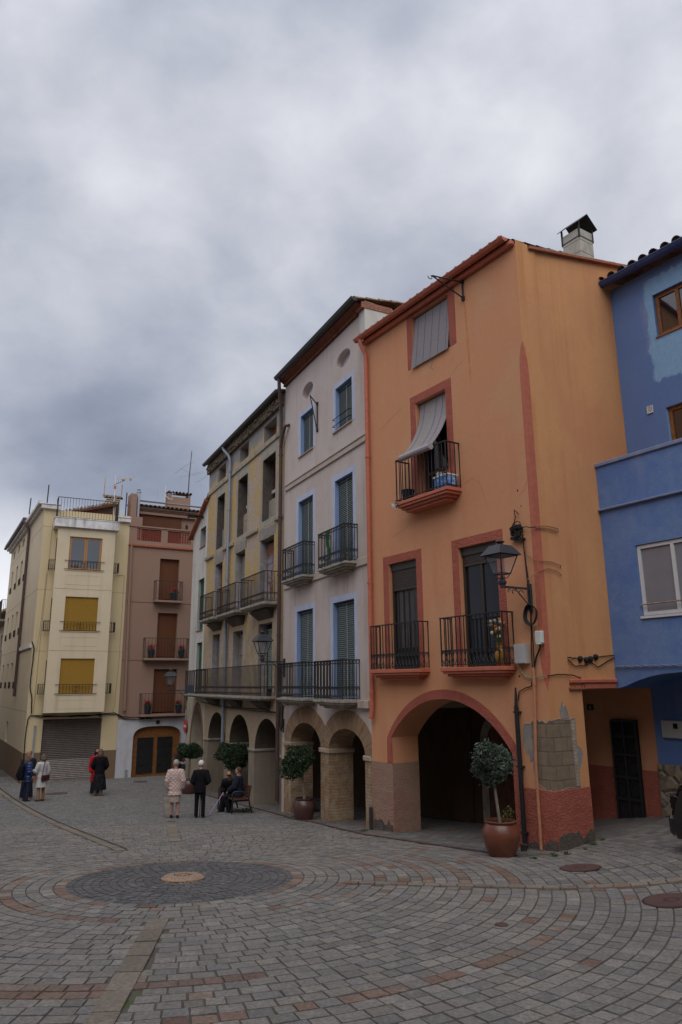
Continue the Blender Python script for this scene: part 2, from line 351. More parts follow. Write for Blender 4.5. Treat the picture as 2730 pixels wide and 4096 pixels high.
def seg_arch(x0,x1,zb,z0,z1,zt,n=24):
    """flattish arc through (x0,z0) and (x1,z1) rising to zt"""
    c=x1-x0; h=zt-(z0+z1)/2; r=(c*c/4+h*h)/(2*h); a=math.asin(c/2/r); P=[(x0,zb)]
    for i in range(n+1):
        th=-a+2*a*i/n; k=i/n; P.append(((x0+x1)/2+r*math.sin(th),zt-r+r*math.cos(th)+(z0-z1)/2*(1-2*k)))
    return P+[(x1,zb)]
def frame_mb(mb,x0,x1,z0,z1,w,y0,y1,mi=0,mid=(),cross=()):
    mb.box(x0,x0+w,y0,y1,z0,z1,mi).box(x1-w,x1,y0,y1,z0,z1,mi).box(x0+w,x1-w,y0,y1,z1-w,z1,mi).box(x0+w,x1-w,y0,y1,z0,z0+w,mi)
    for x in mid: mb.box(x-w/2,x+w/2,y0,y1,z0+w,z1-w,mi)
    for z in cross: mb.box(x0+w,x1-w,y0+.003,y1-.003,z-w/2,z+w/2,mi)
    return mb
def band(outer,inner):
    return outer,[inner]
def surround(x0,x1,z0,z1,wl,wt,wr,wb,proud,mi=0,mb=None):
    mb=mb or MB()
    mb.box(x0-wl,x0,-proud,.0,z0-wb,z1+wt,mi).box(x1,x1+wr,-proud,.0,z0-wb,z1+wt,mi).box(x0,x1,-proud,.0,z1,z1+wt,mi)
    if wb: mb.box(x0,x1,-proud,.0,z0-wb,z0,mi)
    return mb
def opening(par,x0,x1,z0,z1,d,rev,back,name='window',sur=None,smat=None,proud=.006,frame=None,fmat=None,fw_=.06,mid=(),cross=(),pane=None):
    """a recessed window: reveal + back as the part, surround / frame / pane as sub-parts"""
    w=MB().reveal(rect(x0,x1,z0,z1),0,d,0).quad((x0,d,z0),(x1,d,z0),(x1,d,z1),(x0,d,z1),1).build(name,[rev,back],par)
    if sur: surround(x0,x1,z0,z1,*sur,proud).build('surround',smat,w)
    if frame: frame_mb(MB(),x0+.01,x1-.01,z0+.01,z1-.01,fw_,d-.07,d-.012,0,mid,cross).build('frame',fmat,w)
    if pane: MB().box(x0+fw_,x1-fw_,d-.04,d-.03,z0+fw_,z1-fw_).build('pane',pane,w)
    return w
def slats(par,x0,x1,z0,z1,y,pitch,m1,m2,h=.62,cords=2,bow=0,name='blind'):
    mb=MB(); n=max(2,int((z1-z0)/pitch))
    if m2: mb.box(x0,x1,y+.012,y+.02,z0,z1,1)
    for i in range(n):
        z=z1-(i+.5)*pitch; a=pitch*h/2
        mb.add([(x0,y+.01,z+a),(x1,y+.01,z+a),(x1,y-.008,z-a*.2),(x0,y-.008,z-a*.2),(x1,y+.01,z-a),(x0,y+.01,z-a)],[(3,2,1,0),(5,4,2,3)],0)
    mb.box(x0,x1,y-.02,y+.02,z1-.06,z1,0)
    for k in range(cords):
        x=x0+(x1-x0)*(k+.5)/cords; mb.box(x-.008,x+.008,y-.024,y-.018,z0,z1-.02,2)
    return mb.build(name,[m1,m2 or m1,M_ROPE],par)
def curl(mb,c,r,a0,a1,y,tr,n=6,sx=1):
    mb.tube([(c[0]+sx*r*(1-.35*i/n)*math.cos(a0+(a1-a0)*i/n),y,c[1]+r*(1-.35*i/n)*math.sin(a0+(a1-a0)*i/n)) for i in range(n+1)],tr,3,0,False)
def railing(par,x0,x1,p,z0,z1,mat,sp=.115,scroll=.24,top=0,bar=.0075,sides=(1,1),y0=0,name='railing'):
    """wrought iron balcony rail: front at y0-p, returns to the wall; scroll-work band at the foot"""
    mb=MB(); y=y0-p
    def run(ax,ay,bx,by,skip0=False):
        L=math.hypot(bx-ax,by-ay); n=max(1,round(L/sp)); dx=(bx-ax)/L; dy=(by-ay)/L
        for i in range(n+1):
            if skip0 and i==0: continue
            x=ax+dx*L*i/n; yy=ay+dy*L*i/n; big=.011 if i in(0,n) else bar
            mb.box(x-big,x+big,yy-big,yy+big,z0,z1,0)
        nx,ny=-dy,dx
        for zc,hh,ww in ((z1,.012,.02),(z0+.03,.008,.012)):
            mb.obox(((ax+bx)/2,(ay+by)/2,zc),(dx*(L/2+.012),dy*(L/2+.012),0),(nx*ww,ny*ww,0),(0,0,hh))
        if scroll:
            for i in range(n):
                s=L*(i+.5)/n; w=L/n*.46
                for sg in (-1,1):
                    P=[]
                    for k in range(11):
                        a=k/10; zz=z0+.05+a*scroll
                        off=sg*w*(math.sin(a*math.pi*1.0)*.95 if a<.75 else math.sin(.75*math.pi)*.95*(1-(a-.75)*2.2))
                        P.append((ax+dx*(s+off),ay+dy*(s+off),zz))
                    mb.tube(P,.0065,3,0,False)
                    q=(s+sg*w*.45); cz=z0+.05+scroll*.86
                    mb.tube([(ax+dx*(q+.026*math.cos(b)),ay+dy*(q+.026*math.cos(b)),cz+.026*math.sin(b)) for b in [j*1.05 for j in range(6)]],.006,3,0,False)
            mb.obox(((ax+bx)/2,(ay+by)/2,z0+.05+scroll),(dx*L/2,dy*L/2,0),(nx*.006,ny*.006,0),(0,0,.006))
        if top:
            mb.obox(((ax+bx)/2,(ay+by)/2,z1-top),(dx*L/2,dy*L/2,0),(nx*.006,ny*.006,0),(0,0,.006))
            for i in range(n):
                s=L*(i+.5)/n
                mb.tube([(ax+dx*(s+top*.42*math.cos(b)),ay+dy*(s+top*.42*math.cos(b)),z1-top/2+top*.42*math.sin(b)) for b in [j*math.pi/3 for j in range(6)]],.007,3,0,False,True)
    run(x0,y,x1,y)
    if sides[0]: run(x0,y,x0,y0,True)
    if sides[1]: run(x1,y,x1,y0,True)
    return mb.build(name,mat,par)
def slab(par,x0,x1,p,zt,th,mat,under=0,name='balcony',y0=0,ins=.12):
    """balcony slab with a moulded, inset underside"""
    mb=MB().box(x0,x1,y0-p,y0,zt-th,zt)
    if under:
        k=3
        for i in range(k):
            a=ins*(i+.5)/k*2; mb.box(x0+a,x1-a,min(y0-p+a*.7,y0-.03),y0,zt-th-under*(i+1)/k,zt-th-under*i/k)
    return mb.build(name,mat,par,bevel=.008)
def tiles(mb,x0,x1,y0,z0,y1,z1,pitch=.21,r=.088,row=.38,mi=0,nseg=6,jit=.008):
    """barrel tiles running from the eave (y0,z0) up to (y1,z1)"""
    L=math.hypot(y1-y0,z1-z0); uy=(y1-y0)/L; uz=(z1-z0)/L
    mb.quad((x0,y0,z0),(x1,y0,z0),(x1,y1,z1),(x0,y1,z1),mi)
    n=int((x1-x0)/pitch); pitch=(x1-x0)/n; nr=max(1,int(L/row))
    for i in range(n):
        xc=x0+(i+.5)*pitch
        for k in range(nr):
            a=k*row; b=min(L,a+row+.06); ox=random.uniform(-jit,jit); o=len(mb.v)
            for q,(s,rr,h) in enumerate(((a-.03,r,.012),(b,r*.82,-.0))):
                for j in range(nseg+1):
                    th=math.pi*j/nseg; hh=h+rr*math.sin(th)
                    mb.v.append((xc+ox-rr*math.cos(th),y0+uy*s-uz*hh,z0+uz*s+uy*hh))
            for j in range(nseg): mb.f.append([o+j,o+j+1,o+nseg+2+j,o+nseg+1+j]); mb.m.append(mi)
    return mb
def gutter(par,x0,x1,y,z,r,mat,name='gutter',brk=0):
    mb=MB(); n=8
    for k in range(n):
        a=math.pi+math.pi*k/n; b=math.pi+math.pi*(k+1)/n
        mb.quad((x0,y+r*math.cos(a),z+r*math.sin(a)),(x0,y+r*math.cos(b),z+r*math.sin(b)),(x1,y+r*math.cos(b),z+r*math.sin(b)),(x1,y+r*math.cos(a),z+r*math.sin(a)))
    for x in (x0,x1): mb.add([(x,y+r*math.cos(math.pi+math.pi*k/n),z+r*math.sin(math.pi+math.pi*k/n)) for k in range(n+1)],[tuple(range(n+1))])
    mb.box(x0,x1,y-r-.012,y-r+.004,z-.012,z+.012)
    if brk:
        k=int((x1-x0)/brk)
        for i in range(1,k+1):
            x=x0+(x1-x0)*i/(k+1); P=[(x,y+(r+.004)*math.cos(math.pi+math.pi*j/6),z+(r+.004)*math.sin(math.pi+math.pi*j/6)) for j in range(7)]; mb.tube(P,.009,4)
    return mb.build(name,mat,par,smooth=50)
def pipe(par,pts,r,mat,name='drainpipe',n=10,clips=()):
    mb=MB().tube(pts,r,n)
    for p in clips: mb.tube([(p[0],p[1],p[2]-.025),(p[0],p[1],p[2]+.025)],r*1.22,n)
    return mb.build(name,mat,par,smooth=50)
# ---------------------------------------------------------------- the ground
def _sl(y):
    if y<10: return .06
    if y<14: return .06+.035*(y-10)/4
    if y<18: return .095
    if y<34: return .095-.075*(y-18)/16
    return .02 if y<60 else .002
_T=[0.0]
for i in range(4000): _T.append(_T[-1]-.05*_sl(i*.05+.025))
_O=_T[260]
def gy(y):
    if y<0: return -_O-.06*max(y,-40)
    k=y/.05; i=min(int(k),3998); return _T[i]+min(1,k-i)*(_T[i+1]-_T[i])-_O
def G(x,y):
    s=(x-3.5)/.35; r=.16*.35*math.log1p(math.exp(max(-30,min(30,s))))
    return gy(y)+min(r,1.2)
KERB=[(2.75,12.75),(2.48,13.2),(1.42,14.83),(.39,16.5),(-.81,19.5),(-1.31,20.3),(-2.17,22.5),(-2.85,23.9),(-4.95,28.02),(-6.4,31.2),(-7.3,33.0)]
def kerbx(y):
    for (xa,ya),(xb,yb) in zip(KERB,KERB[1:]):
        if ya<=y<=yb: return xa+(xb-xa)*(y-ya)/(yb-ya)
    return 99 if y<KERB[0][1] else -7.3
xs=[-150,-100,-60,-40,-30]+[-24+i*.5 for i in range(72)]+[13,16,20,30,50,90,150]
ys=[-60,-30,-15,-8]+[-4+i*.5 for i in range(130)]+[63,70,80,100,130,170,199]
mb=MB(); nx=len(xs)
mb.v=[(x,y,G(x,y)) for y in ys for x in xs]
mb.f=[[j*nx+i,j*nx+i+1,(j+1)*nx+i+1,(j+1)*nx+i] for j in range(len(ys)-1) for i in range(nx-1)]; mb.m=[0]*len(mb.f)
mb.build('ground',M_JOINT,smooth=60)['kind']='structure'
DC=(-2.285,11.05); DR=1.55
def pix(x,y,z):
    v=Vector((x,y,z))-CAM; d=v.dot(fw)
    return (1365+2862*v.dot(rt)/d,2048-2862*v.dot(up)/d) if d>.3 else (-9e9,0)
GREYS=[(.268,.245,.222),(.255,.234,.213),(.28,.258,.233),(.245,.228,.212),(.232,.219,.211),(.27,.246,.217),(.288,.264,.237),(.26,.238,.214)]
TERR=[(.25,.165,.128),(.265,.185,.145),(.235,.15,.122),(.265,.2,.16)]
PAV=MB()
def stone(P,c,h=.012,ins=.005,zf=G):
    """P: four plan corners; a slightly tilted, chamfered sett"""
    cx=sum(p[0] for p in P)/4; cy=sum(p[1] for p in P)/4
    tx=random.uniform(-.012,.012); ty=random.uniform(-.012,.012); h=h+random.uniform(-.003,.003); o=len(PAV.v)
    P=[(p[0]+random.uniform(-.004,.004),p[1]+random.uniform(-.004,.004)) for p in P]
    for p in P: PAV.v.append((p[0],p[1],zf(p[0],p[1])-.01))
    for p in P:
        L=math.hypot(cx-p[0],cy-p[1])+1e-6; x=p[0]+(cx-p[0])*ins*1.4/L; y=p[1]+(cy-p[1])*ins*1.4/L
        PAV.v.append((x,y,zf(x,y)+h+tx*(x-cx)+ty*(y-cy)))
    PAV.f+=[[o+4,o+5,o+6,o+7]]+[[o+i,o+(i+1)%4,o+4+(i+1)%4,o+4+i] for i in range(4)]
    k=random.gauss(1,.085); c=tuple(x*k for x in c); PAV.m+=[0]*5; PAV.c+=[c]+[tuple(x*.9 for x in c)]*4
def pol(r,a): return (DC[0]+r*math.cos(a),DC[1]+r*math.sin(a))
STRIPS=[(-84.3,2.28,7.2),(104,4.5,8.5),(104,10.4,17.2),(120.6,3.4,25.5),(-9.5,2.3,7.4)]
def instrip(r,a):
    for d,r0,r1 in STRIPS:
        if r0-.05<r<r1+.05:
            da=(a-R(d)+math.pi)%(2*math.pi)-math.pi
            if abs(da)*r<.08 and abs(da)<1: return True
    return False
def visible(x,y,mg=170):
    p=pix(x,y,G(x,y)); return -mg<p[0]<2730+mg and 2900<p[1]<4096+mg*1.6
def isopen(x,y):
    if y>12.75 and x>kerbx(y)+.0: 
        lx,ly=W2L('O',x,y)
        if not (lx>5.42 and ly<3.0): return False
    elif x>2.75:
        lx,ly=W2L('O',x,y)
        if ly>-.06 and lx<5.4: return False
        if ly>(3.0 if lx>5.42 else -.06): return False
    lx,ly=W2L('C',x,y)
    if ly>-.02 and lx>-4.02: return False
    lx,ly=W2L('D',x,y)
    if ly>-.02 and lx<.05 and y>33: return False
    return True
def terr(k,r,deg):
    if k==0: return .72 if not -125<deg<-20 else .2
    if k==4: return .62 if (deg<-40 or deg>95) and not -75<deg<-55 else .12
    if -12<deg<40 and k in (7,9,11,14,18): return .72
    if k==17: return .85 if -100<deg<-70 else .05
    if k==18 and deg<-84: return .8
    if k==22: return .6 if -84<deg<-20 else .05
    return .012
LEN=.205; CW=.166
k=0
while True:
    r0=DR+k*CW; r1=r0+CW; rm=(r0+r1)/2
    if rm>29: break
    n=round(2*math.pi*rm/LEN); off=random.random(); g=.0048/rm
    a=off*2*math.pi/n; a_end=a+2*math.pi-1e-6
    while a<a_end-.5*LEN/rm:
        w=random.choice((1,1,1,.8,1.2))*2*math.pi/n; a1=min(a+w,a_end); am=(a+a1)/2; x,y=pol(rm,am)
        if y>4.4 and visible(x,y) and isopen(x,y) and not instrip(rm,am):
            deg=math.degrees((am+math.pi)%(2*math.pi)-math.pi)
            c=random.choice(TERR) if random.random()<terr(k,rm,deg) else random.choice(GREYS)
            if y>19: c=tuple(v*.55+.185*.45 for v in c)
            gg=g*(.85 if y<17 else .6); dr=.0048 if y<17 else .0035
            stone([pol(r0+dr,a+gg),pol(r0+dr,a1-gg),pol(r1-dr,a1-gg),pol(r1-dr,a+gg)],c)
        a=a1
    k+=1
# dark inner disc of small setts
BL=[(.142,.138,.14),(.15,.146,.147),(.135,.132,.136),(.157,.151,.15)]
r=.315
while r<DR-.05:
    n=round(2*math.pi*(r+.05)/.15); o=random.random()
    for i in range(n):
        a=(i+o)*2*math.pi/n; b=a+2*math.pi/n; e=.006/(r+.05)
        stone([pol(r+.005,a+e),pol(r+.005,b-e),pol(r+.108,b-e),pol(r+.108,a+e)],random.choice(BL),.008,.004)
    r+=.115
TANS=[(.265,.222,.175),(.28,.235,.185),(.25,.21,.165)]
for d,r0,r1 in STRIPS:
    r=r0; a=R(d); u=(math.cos(a),math.sin(a)); nn=(-u[1],u[0]); tl=.22 if d==-9.5 else .46; w=.112 if d in (-84.3,104) else .09
    while r<r1:
        e=min(r+tl,r1); q=lambda s,t_: (DC[0]+u[0]*s+nn[0]*t_,DC[1]+u[1]*s+nn[1]*t_)
        m=q((r+e)/2,0)
        if isopen(*m) and e-r>.05: stone([q(r+.004,-w),q(e-.004,-w),q(e-.004,w),q(r+.004,w)],random.choice(TANS) if d!=-9.5 else random.choice(TERR+TANS+TANS),.026)
        r=e
M_GRATE=plain('drain_grate',(.03,.027,.025),.8,.3)
gm_=MB()
for d,r0,r1 in ((120.6,3.5,25.2),):
    a=R(d); u=(math.cos(a),math.sin(a)); nn=(-u[1],u[0]); r=r0
    while r<r1:
        q=[(DC[0]+u[0]*s+nn[0]*w_,DC[1]+u[1]*s+nn[1]*w_) for s,w_ in ((r,-.135),(r+.3,-.135),(r+.3,-.095),(r,-.095))]; gm_.quad(*[(x,y,G(x,y)+.034) for x,y in q]); r+=.3
gm_.build('drain_channel',M_GRATE)['kind']='structure'
# arcade pavers behind the kerb: rows square to each house front
def paver_grid(fr,x0,x1,y0,y1,L,Wd_,cols):
    yy=y0; j=0
    while yy<y1:
        xx=x0-(j%2)*L/2
        while xx<x1:
            P=[L2W(fr,a,b) for a,b in ((max(xx,x0)+.006,yy+.006),(min(xx+L,x1)-.006,yy+.006),(min(xx+L,x1)-.006,yy+Wd_-.006),(max(xx,x0)+.006,yy+Wd_-.006))]
            m=((P[0][0]+P[2][0])/2,(P[0][1]+P[2][1])/2)
            if min(xx+L,x1)-max(xx,x0)>.06 and m[1]>12.9 and m[0]>kerbx(m[1])+.1: stone(P,random.choice(cols),.012)
            xx+=L
        yy+=Wd_; j+=1
AC=[(.19,.18,.175),(.215,.20,.19),(.165,.16,.165),(.20,.175,.155),(.225,.17,.14)]
paver_grid('O',0,5.36,-1.5,2.7,.30,.2,AC); paver_grid('P',0,5.72,-1.3,2.7,.30,.2,AC); paver_grid('Y',-2.6,9.38,-1.3,2.7,.30,.2,AC)
PAV.build('paving',M_PAVE)['kind']='structure'
mb=MB()
P=[(x,y) for x,y in KERB]
for (xa,ya),(xb,yb) in zip(P,P[1:]):
    n=max(1,int(math.hypot(xb-xa,yb-ya)/.6))
    for i in range(n):
        p=[(xa+(xb-xa)*(i+t_)/n,ya+(yb-ya)*(i+t_)/n) for t_ in (0,1)]
        d=Vector((p[1][0]-p[0][0],p[1][1]-p[0][1])).normalized(); nn=Vector((d.y,-d.x))*.028; z=[G(*q)+.03 for q in p]
        a,b=Vector(p[0]),Vector(p[1])
        mb.add([(*(a-nn),z[0]),(*(b-nn),z[1]),(*(b+nn),z[1]),(*(a+nn),z[0]),(*(a-nn),z[0]-.1),(*(b-nn),z[1]-.1),(*(b+nn),z[1]-.1),(*(a+nn),z[0]-.1)],[(0,3,2,1),(0,1,5,4),(2,3,7,6),(1,2,6,5),(3,0,4,7)])
mb.build('kerb',plain('kerb_steel',(.085,.05,.042),.75,.3,8))['kind']='structure'
# porous tan stone at the centre of the disc, with its drain hole
m,t,b=base('granular_stone',.95,.1); v=co(t)
vo=nd(t,'ShaderNodeTexVoronoi',{'Vector':v,'Scale':46})
t.links.new(mixc(t,noise(t,v,60,3),ramp(t,vo.outputs['Distance'],[(0,(.12,.07,.05)),(.35,(.36,.25,.18)),(.8,(.45,.34,.26))]),(.34,.23,.16)),b.inputs['Base Color']); bump(t,b,vo.outputs['Distance'],1,.02)
z=G(*DC)
dd=root('drain_stone',(DC[0],DC[1],z),0,'round speckled tan stone with a hole at the centre of the dark paving disc','drain')
st=MB(); 
st.lathe([(.115,-.02),(.115,.035),(.135,.07),(.25,.066),(.305,.03),(.305,-.03)],36).build('stone_ring',m,dd,smooth=40)
MB().lathe([(.01,.012),(.10,.012),(.112,.0)],24).build('drain_hole',M_DARK,dd)
dd.rotation_euler=(math.atan(-.075),0,0)
# ---------------------------------------------------------------- houses
def side(root_,x,poly,holes,mat,name='wall',thick=.3):
    """wall facing +x at x: poly given as (y,z)"""
    t_=MB().poly(poly,holes,0); 
    for h in holes: t_.reveal(h,0,thick)
    t_.v=[(x-b,a,c) for a,b,c in t_.v]; return t_.build(name,mat,root_)
def lside(root_,x,poly,mat,name='wall'):
    t_=MB().poly(poly,[],0); t_.v=[(x,a,c) for a,b,c in t_.v]; t_.f=[f[::-1] for f in t_.f]; return t_.build(name,mat,root_)
def shell(root_,x0,x1,depth,z0,z1,mat,front_to=.0):
    """side and back walls of a terrace house"""
    mb=MB(); k=2.82; zg=2.3
    for x in (x0,x1): mb.quad((x,front_to,zg),(x,depth,zg),(x,depth,z1),(x,front_to,z1)).quad((x,k,z0),(x,depth,z0),(x,depth,zg),(x,k,zg))
    mb.quad((x1,depth,z0),(x0,depth,z0),(x0,depth,z1),(x1,depth,z1))
    return mb.build('wall',mat,root_)
def arcade(root_,x0,x1,zc,zb,backmat,inner,yb=2.8,door=None,t=.72):
    """the gallery behind the arches: ceiling, back wall, inner face of the front wall"""
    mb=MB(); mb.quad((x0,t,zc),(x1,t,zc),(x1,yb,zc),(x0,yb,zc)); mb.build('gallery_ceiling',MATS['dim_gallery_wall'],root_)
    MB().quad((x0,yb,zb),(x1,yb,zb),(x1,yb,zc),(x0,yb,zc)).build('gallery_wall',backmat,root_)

# ======== orange corner house
OR=house('orange_house','O',-.44,'tall orange corner house with red trimmed arch and windows, between pink and blue houses')
W_O=5.363
AO=seg_arch(.79,4.44,-2.9,1.64,1.56,2.5)
holes=[rect(1.97,3.28,10.16,11.48),rect(2.0,3.06,6.83,9.24),rect(.80,1.84,3.12,5.57),rect(3.24,4.33,3.12,5.57),AO]
fm=MB().poly([(0,-3),(0,11.6),(W_O,11.6),(W_O,-3)],holes,0)
fm.reveal(AO,0,.74).poly([(0,-3),(0,2.75),(W_O,2.75),(W_O,-3)],[AO],.74)
wO=fm.build('wall',M_OR,OR)
RX=W_O-.03
side(OR,W_O,[(0,-3),(0,11.69),(.37,11.69),(.37,11.62),(.585,11.66),(.585,-3)],[],M_ORS,thick=.2)
side(OR,RX,[(.585,2.69),(.585,11.64),(4.6,12.46),(9,11.5),(9,-3),(3.3,-3),(3.3,2.69)],[],M_ORS)
MB().quad((W_O,.585,2.69),(RX,.585,2.69),(RX,.585,11.66),(W_O,.585,11.66)).quad((RX,9,-3),(0,9,-3),(0,9,11.5),(RX,9,11.5)).quad((0,9,2.77),(0,.0,2.77),(0,0,11.6),(0,9,11.6)).build('wall',M_ORS,OR)
# corner pier behind the arch foot, side beam with its cornice
pm=MB().box(4.44,W_O-.002,.741,.92,-3,2.69); pm.quad((W_O-.001,.585,-3),(W_O-.001,.92,-3),(W_O-.001,.92,2.69),(W_O-.001,.585,2.69)).build('corner_pier',M_ORS,OR)
MB().box(W_O-.35,RX-.002,.92,3.14,2.69,2.76).build('side_beam',M_OR,OR)
MB().box(RX-.1,W_O+.035,.59,1.95,2.80,2.875).box(RX-.1,W_O+.005,.95,1.95,2.69,2.80).build('side_cornice',M_REDP,OR,bevel=.015)
MB().box(W_O-.1,W_O+.05,.56,.97,2.692,2.725).build('pier_cap',M_TERRA,OR)
# base bands
MB().box(.0,.806,-.016,-.001,-1.5,1.08).box(.79,.806,-.001,.735,-1.5,1.08).build('base_band',M_TAN,OR)
MB().box(4.62,W_O+.014,-.016,-.001,-1.5,1.0).box(W_O+.001,W_O+.016,-.014,.922,-1.5,1.01).build('base_band',M_RED,OR,bevel=.008)
def jag(x0,x1,z0,f,n=9,seed=1):
    rr=random.Random(seed); P=[(x0,z0)]
    for i in range(n+1): P.append((x0+(x1-x0)*i/n,f+rr.uniform(-.07,.1)))
    return P+[(x1,z0)]
def sorted_open(poly,sd):
    ''' the outline without the run along the house corner '''
    on=[abs(p[0]-(0 if sd else W_O))<.02 for p in poly]
    if not any(on): return poly+poly[:1]
    k=max(i for i in range(len(poly)) if on[i] and not on[(i+1)%len(poly)])
    q=poly[k:]+poly[:k]
    return [q[0]]+[p for p in q[1:] if not abs(p[0]-(0 if sd else W_O))<.02]+[p for p in q[1:] if abs(p[0]-(0 if sd else W_O))<.02][:1]
def patch(par,poly,y,mat,name='patch',sd=False,x=0,th=.006):
    m_=MB().poly(poly,[],-th).reveal(poly,-th,0)
    m_.v=[(a,b+y,c) for a,b,c in m_.v]
    if sd: m_.v=[(x-b,a,c) for a,b,c in m_.v]
    o_=m_.build(name,mat,par)
    if name in ('bare_stone','grey_patch'):
        e_=MB().tube([(p[0]+random.uniform(-.006,.006),y-th,p[1]+random.uniform(-.006,.006)) for p in sorted_open(poly,sd)],.007,5,0,False)
        if sd: e_.v=[(x-b,a,c) for a,b,c in e_.v]
        e_.build('torn_edge',M_CEM,o_)
    return o_
patch(OR,jag(.05,.78,-1,-.18,9,3),-.016,M_CEMD,'bare_foot'); patch(OR,jag(4.66,W_O+.02,-1,.14,8,4),-.016,M_CEMD,'bare_foot'); patch(OR,jag(-.0,.92,-1,.24,9,5),0,M_CEMD,'bare_foot',True,W_O+.016)
# red trim round the arch, closing down the legs
oa=seg_arch(.62,4.63,1.08,1.62,1.56,2.69,28)[1:-1]; ia=seg_arch(.79,4.44,-1,1.64,1.56,2.5,28)[1:-1]
tr=[(.62,1.08)]+oa+[(4.63,-1.2),(4.44,-1.2)]+ia[::-1]+[(.79,1.08)]
MB().poly(tr,[],-.021).reveal(tr,-.021,0).build('arch_trim',M_RED,OR)
# red ribbon painted on the corner
fr_=[(W_O,9.41),(W_O-.05,9.3),(W_O-.1,9.05),(W_O-.115,8.7),(W_O-.115,3.2),(W_O-.08,2.95),(W_O,2.68)]
patch(OR,fr_+[(W_O,2.68)][:0],0,M_REDP,'corner_ribbon',th=.004)
sp_=[(0,2.68),(.09,2.95),(.13,3.2),(.13,8.7),(.105,9.05),(.05,9.3),(0,9.41)][::-1]
patch(OR,sp_,0,M_REDP,'corner_ribbon',True,W_O,th=.004)
# exposed masonry at the corner and patches of lost render
patch(OR,[(4.92,2.10),(4.97,2.15),(5.02,2.12),(5.08,2.19),(5.13,2.13),(5.2,2.16),(5.28,2.12),(W_O,2.17),(W_O,.97),(5.27,1.01),(5.18,.99),(5.06,1.06),(4.97,1.12),(4.95,1.25),(4.92,1.32),(4.94,1.6),(4.915,1.85)],0,M_ASH,'bare_stone',th=.004)
patch(OR,[(0,.98),(0,2.15),(.2,2.19),(.5,2.17),(.63,2.2),(.645,1.6),(.66,1.02),(.3,1.03)],0,M_ASH,'bare_stone',True,W_O,th=.004)
patch(OR,[(.53,2.18),(.64,2.19),(.66,1.05),(.56,1.04)],0,M_BRKW,'bare_stone',True,W_O+.004,th=.004)
patch(OR,[(4.73,1.98),(4.76,2.08),(4.9,2.1),(4.925,2.05),(4.925,1.5),(4.86,1.45),(4.85,1.58),(4.78,1.6),(4.76,1.7),(4.73,1.75)],0,M_CEM,'grey_patch',th=.003)
patch(OR,[(.3,2.2),(.27,2.35),(.33,2.48),(.36,2.36),(.42,2.42),(.47,2.3),(.5,2.2)],0,M_CEM,'grey_patch',True,W_O,th=.003)
patch(OR,[(.66,1.72),(.76,1.66),(.8,1.55),(.74,1.42),(.67,1.3)],0,M_CEM,'grey_patch',True,W_O,th=.003)
for x_,z_,r_ in ((4.98,6.42,.022),(5.04,6.10,.016),(4.72,2.93,.02)):
    patch(OR,[(x_-r_,z_),(x_,z_+r_*1.4),(x_+r_,z_+.3*r_),(x_+.2*r_,z_-r_)],0,M_DARK,'anchor_hole',th=.002)
# roof, gutter, chimney
rf=tiles(MB(),-.02,W_O-.08,-.2,11.70,4.6,12.50,.255,.092); tiles(rf,-.02,W_O-.08,9.3,11.5,4.6,12.50,.3,.1,.6)
roofO=rf.build('roof',M_TILE,OR)
mb=MB()
for i in range(11):
    s=.42+i*.42; mb.tube([(W_O-.03,s,11.635+.207*(s-.37)),(W_O-.03,s+.45,11.65+.207*(s+.08))],[.062,.055],8,0)
mb.build('verge_tiles',M_TILE,OR)
MB().add([(RX-.05,.37,11.585),(W_O+.06,.37,11.585),(W_O+.06,4.6,12.46),(RX-.05,4.6,12.46),(RX-.05,.37,11.635),(W_O+.06,.37,11.635),(W_O+.06,4.6,12.51),(RX-.05,4.6,12.51)],[(3,2,1,0),(4,5,6,7),(0,1,5,4),(1,2,6,5),(2,3,7,6),(3,0,4,7)]).build('verge_trim',M_TERRA,OR)
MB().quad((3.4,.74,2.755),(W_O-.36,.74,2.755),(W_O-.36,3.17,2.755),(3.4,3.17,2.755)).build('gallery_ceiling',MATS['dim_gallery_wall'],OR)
MB().box(-.0,W_O-.002,-.12,0,11.54,11.67).build('eaves_moulding',M_REDP,OR,bevel=.03)
gutter(OR,-.12,W_O-.08,-.21,11.71,.085,M_REDP,brk=.75)
pipe(OR,[(.12,-.24,11.62),(.12,-.23,11.5),(.16,-.1,11.22),(.16,-.09,11.0),(.16,-.09,2.25),(.15,-.10,2.12),(.13,-.12,2.02)],.058,M_REDP,clips=[(.16,-.09,8.4),(.16,-.09,5.2),(.16,-.09,2.6)])
ch=MB()
cx0,cx1,cy0,cy1=3.86,4.38,3.5,4.02
for k in range(5): ch.box(cx0,cx1,cy0,cy1,12.24+k*.33,12.24+k*.33+.318)
chm=ch.box(cx0+.01,cx1-.01,cy0+.01,cy1-.01,12.2,13.87).build('chimney',stucco('chimney_block',(.47,.44,.38),(.36,.34,.30),.45,.6,2,.1,None,.5,.3),OR,bevel=.006)
MB().box(cx0-.02,cx1+.02,cy0-.02,cy1+.02,12.1,12.92).build('flashing',M_REDP,chm)
cp=MB(); zt=13.89
frame_mb_=cp
for x in (cx0,cx1):
    for y in (cy0,cy1): cp.box(x-.018,x+.018,y-.018,y+.018,zt-.28,zt+.17)
for z in (zt-.25,): cp.box(cx0,cx1,cy0-.012,cy0+.006,z,z+.02).box(cx1-.006,cx1+.012,cy0,cy1,z,z+.02).box(cx0-.012,cx0+.006,cy0,cy1,z,z+.02).box(cx0,cx1,cy1-.006,cy1+.012,z,z+.02)
ym=(cy0+cy1)/2
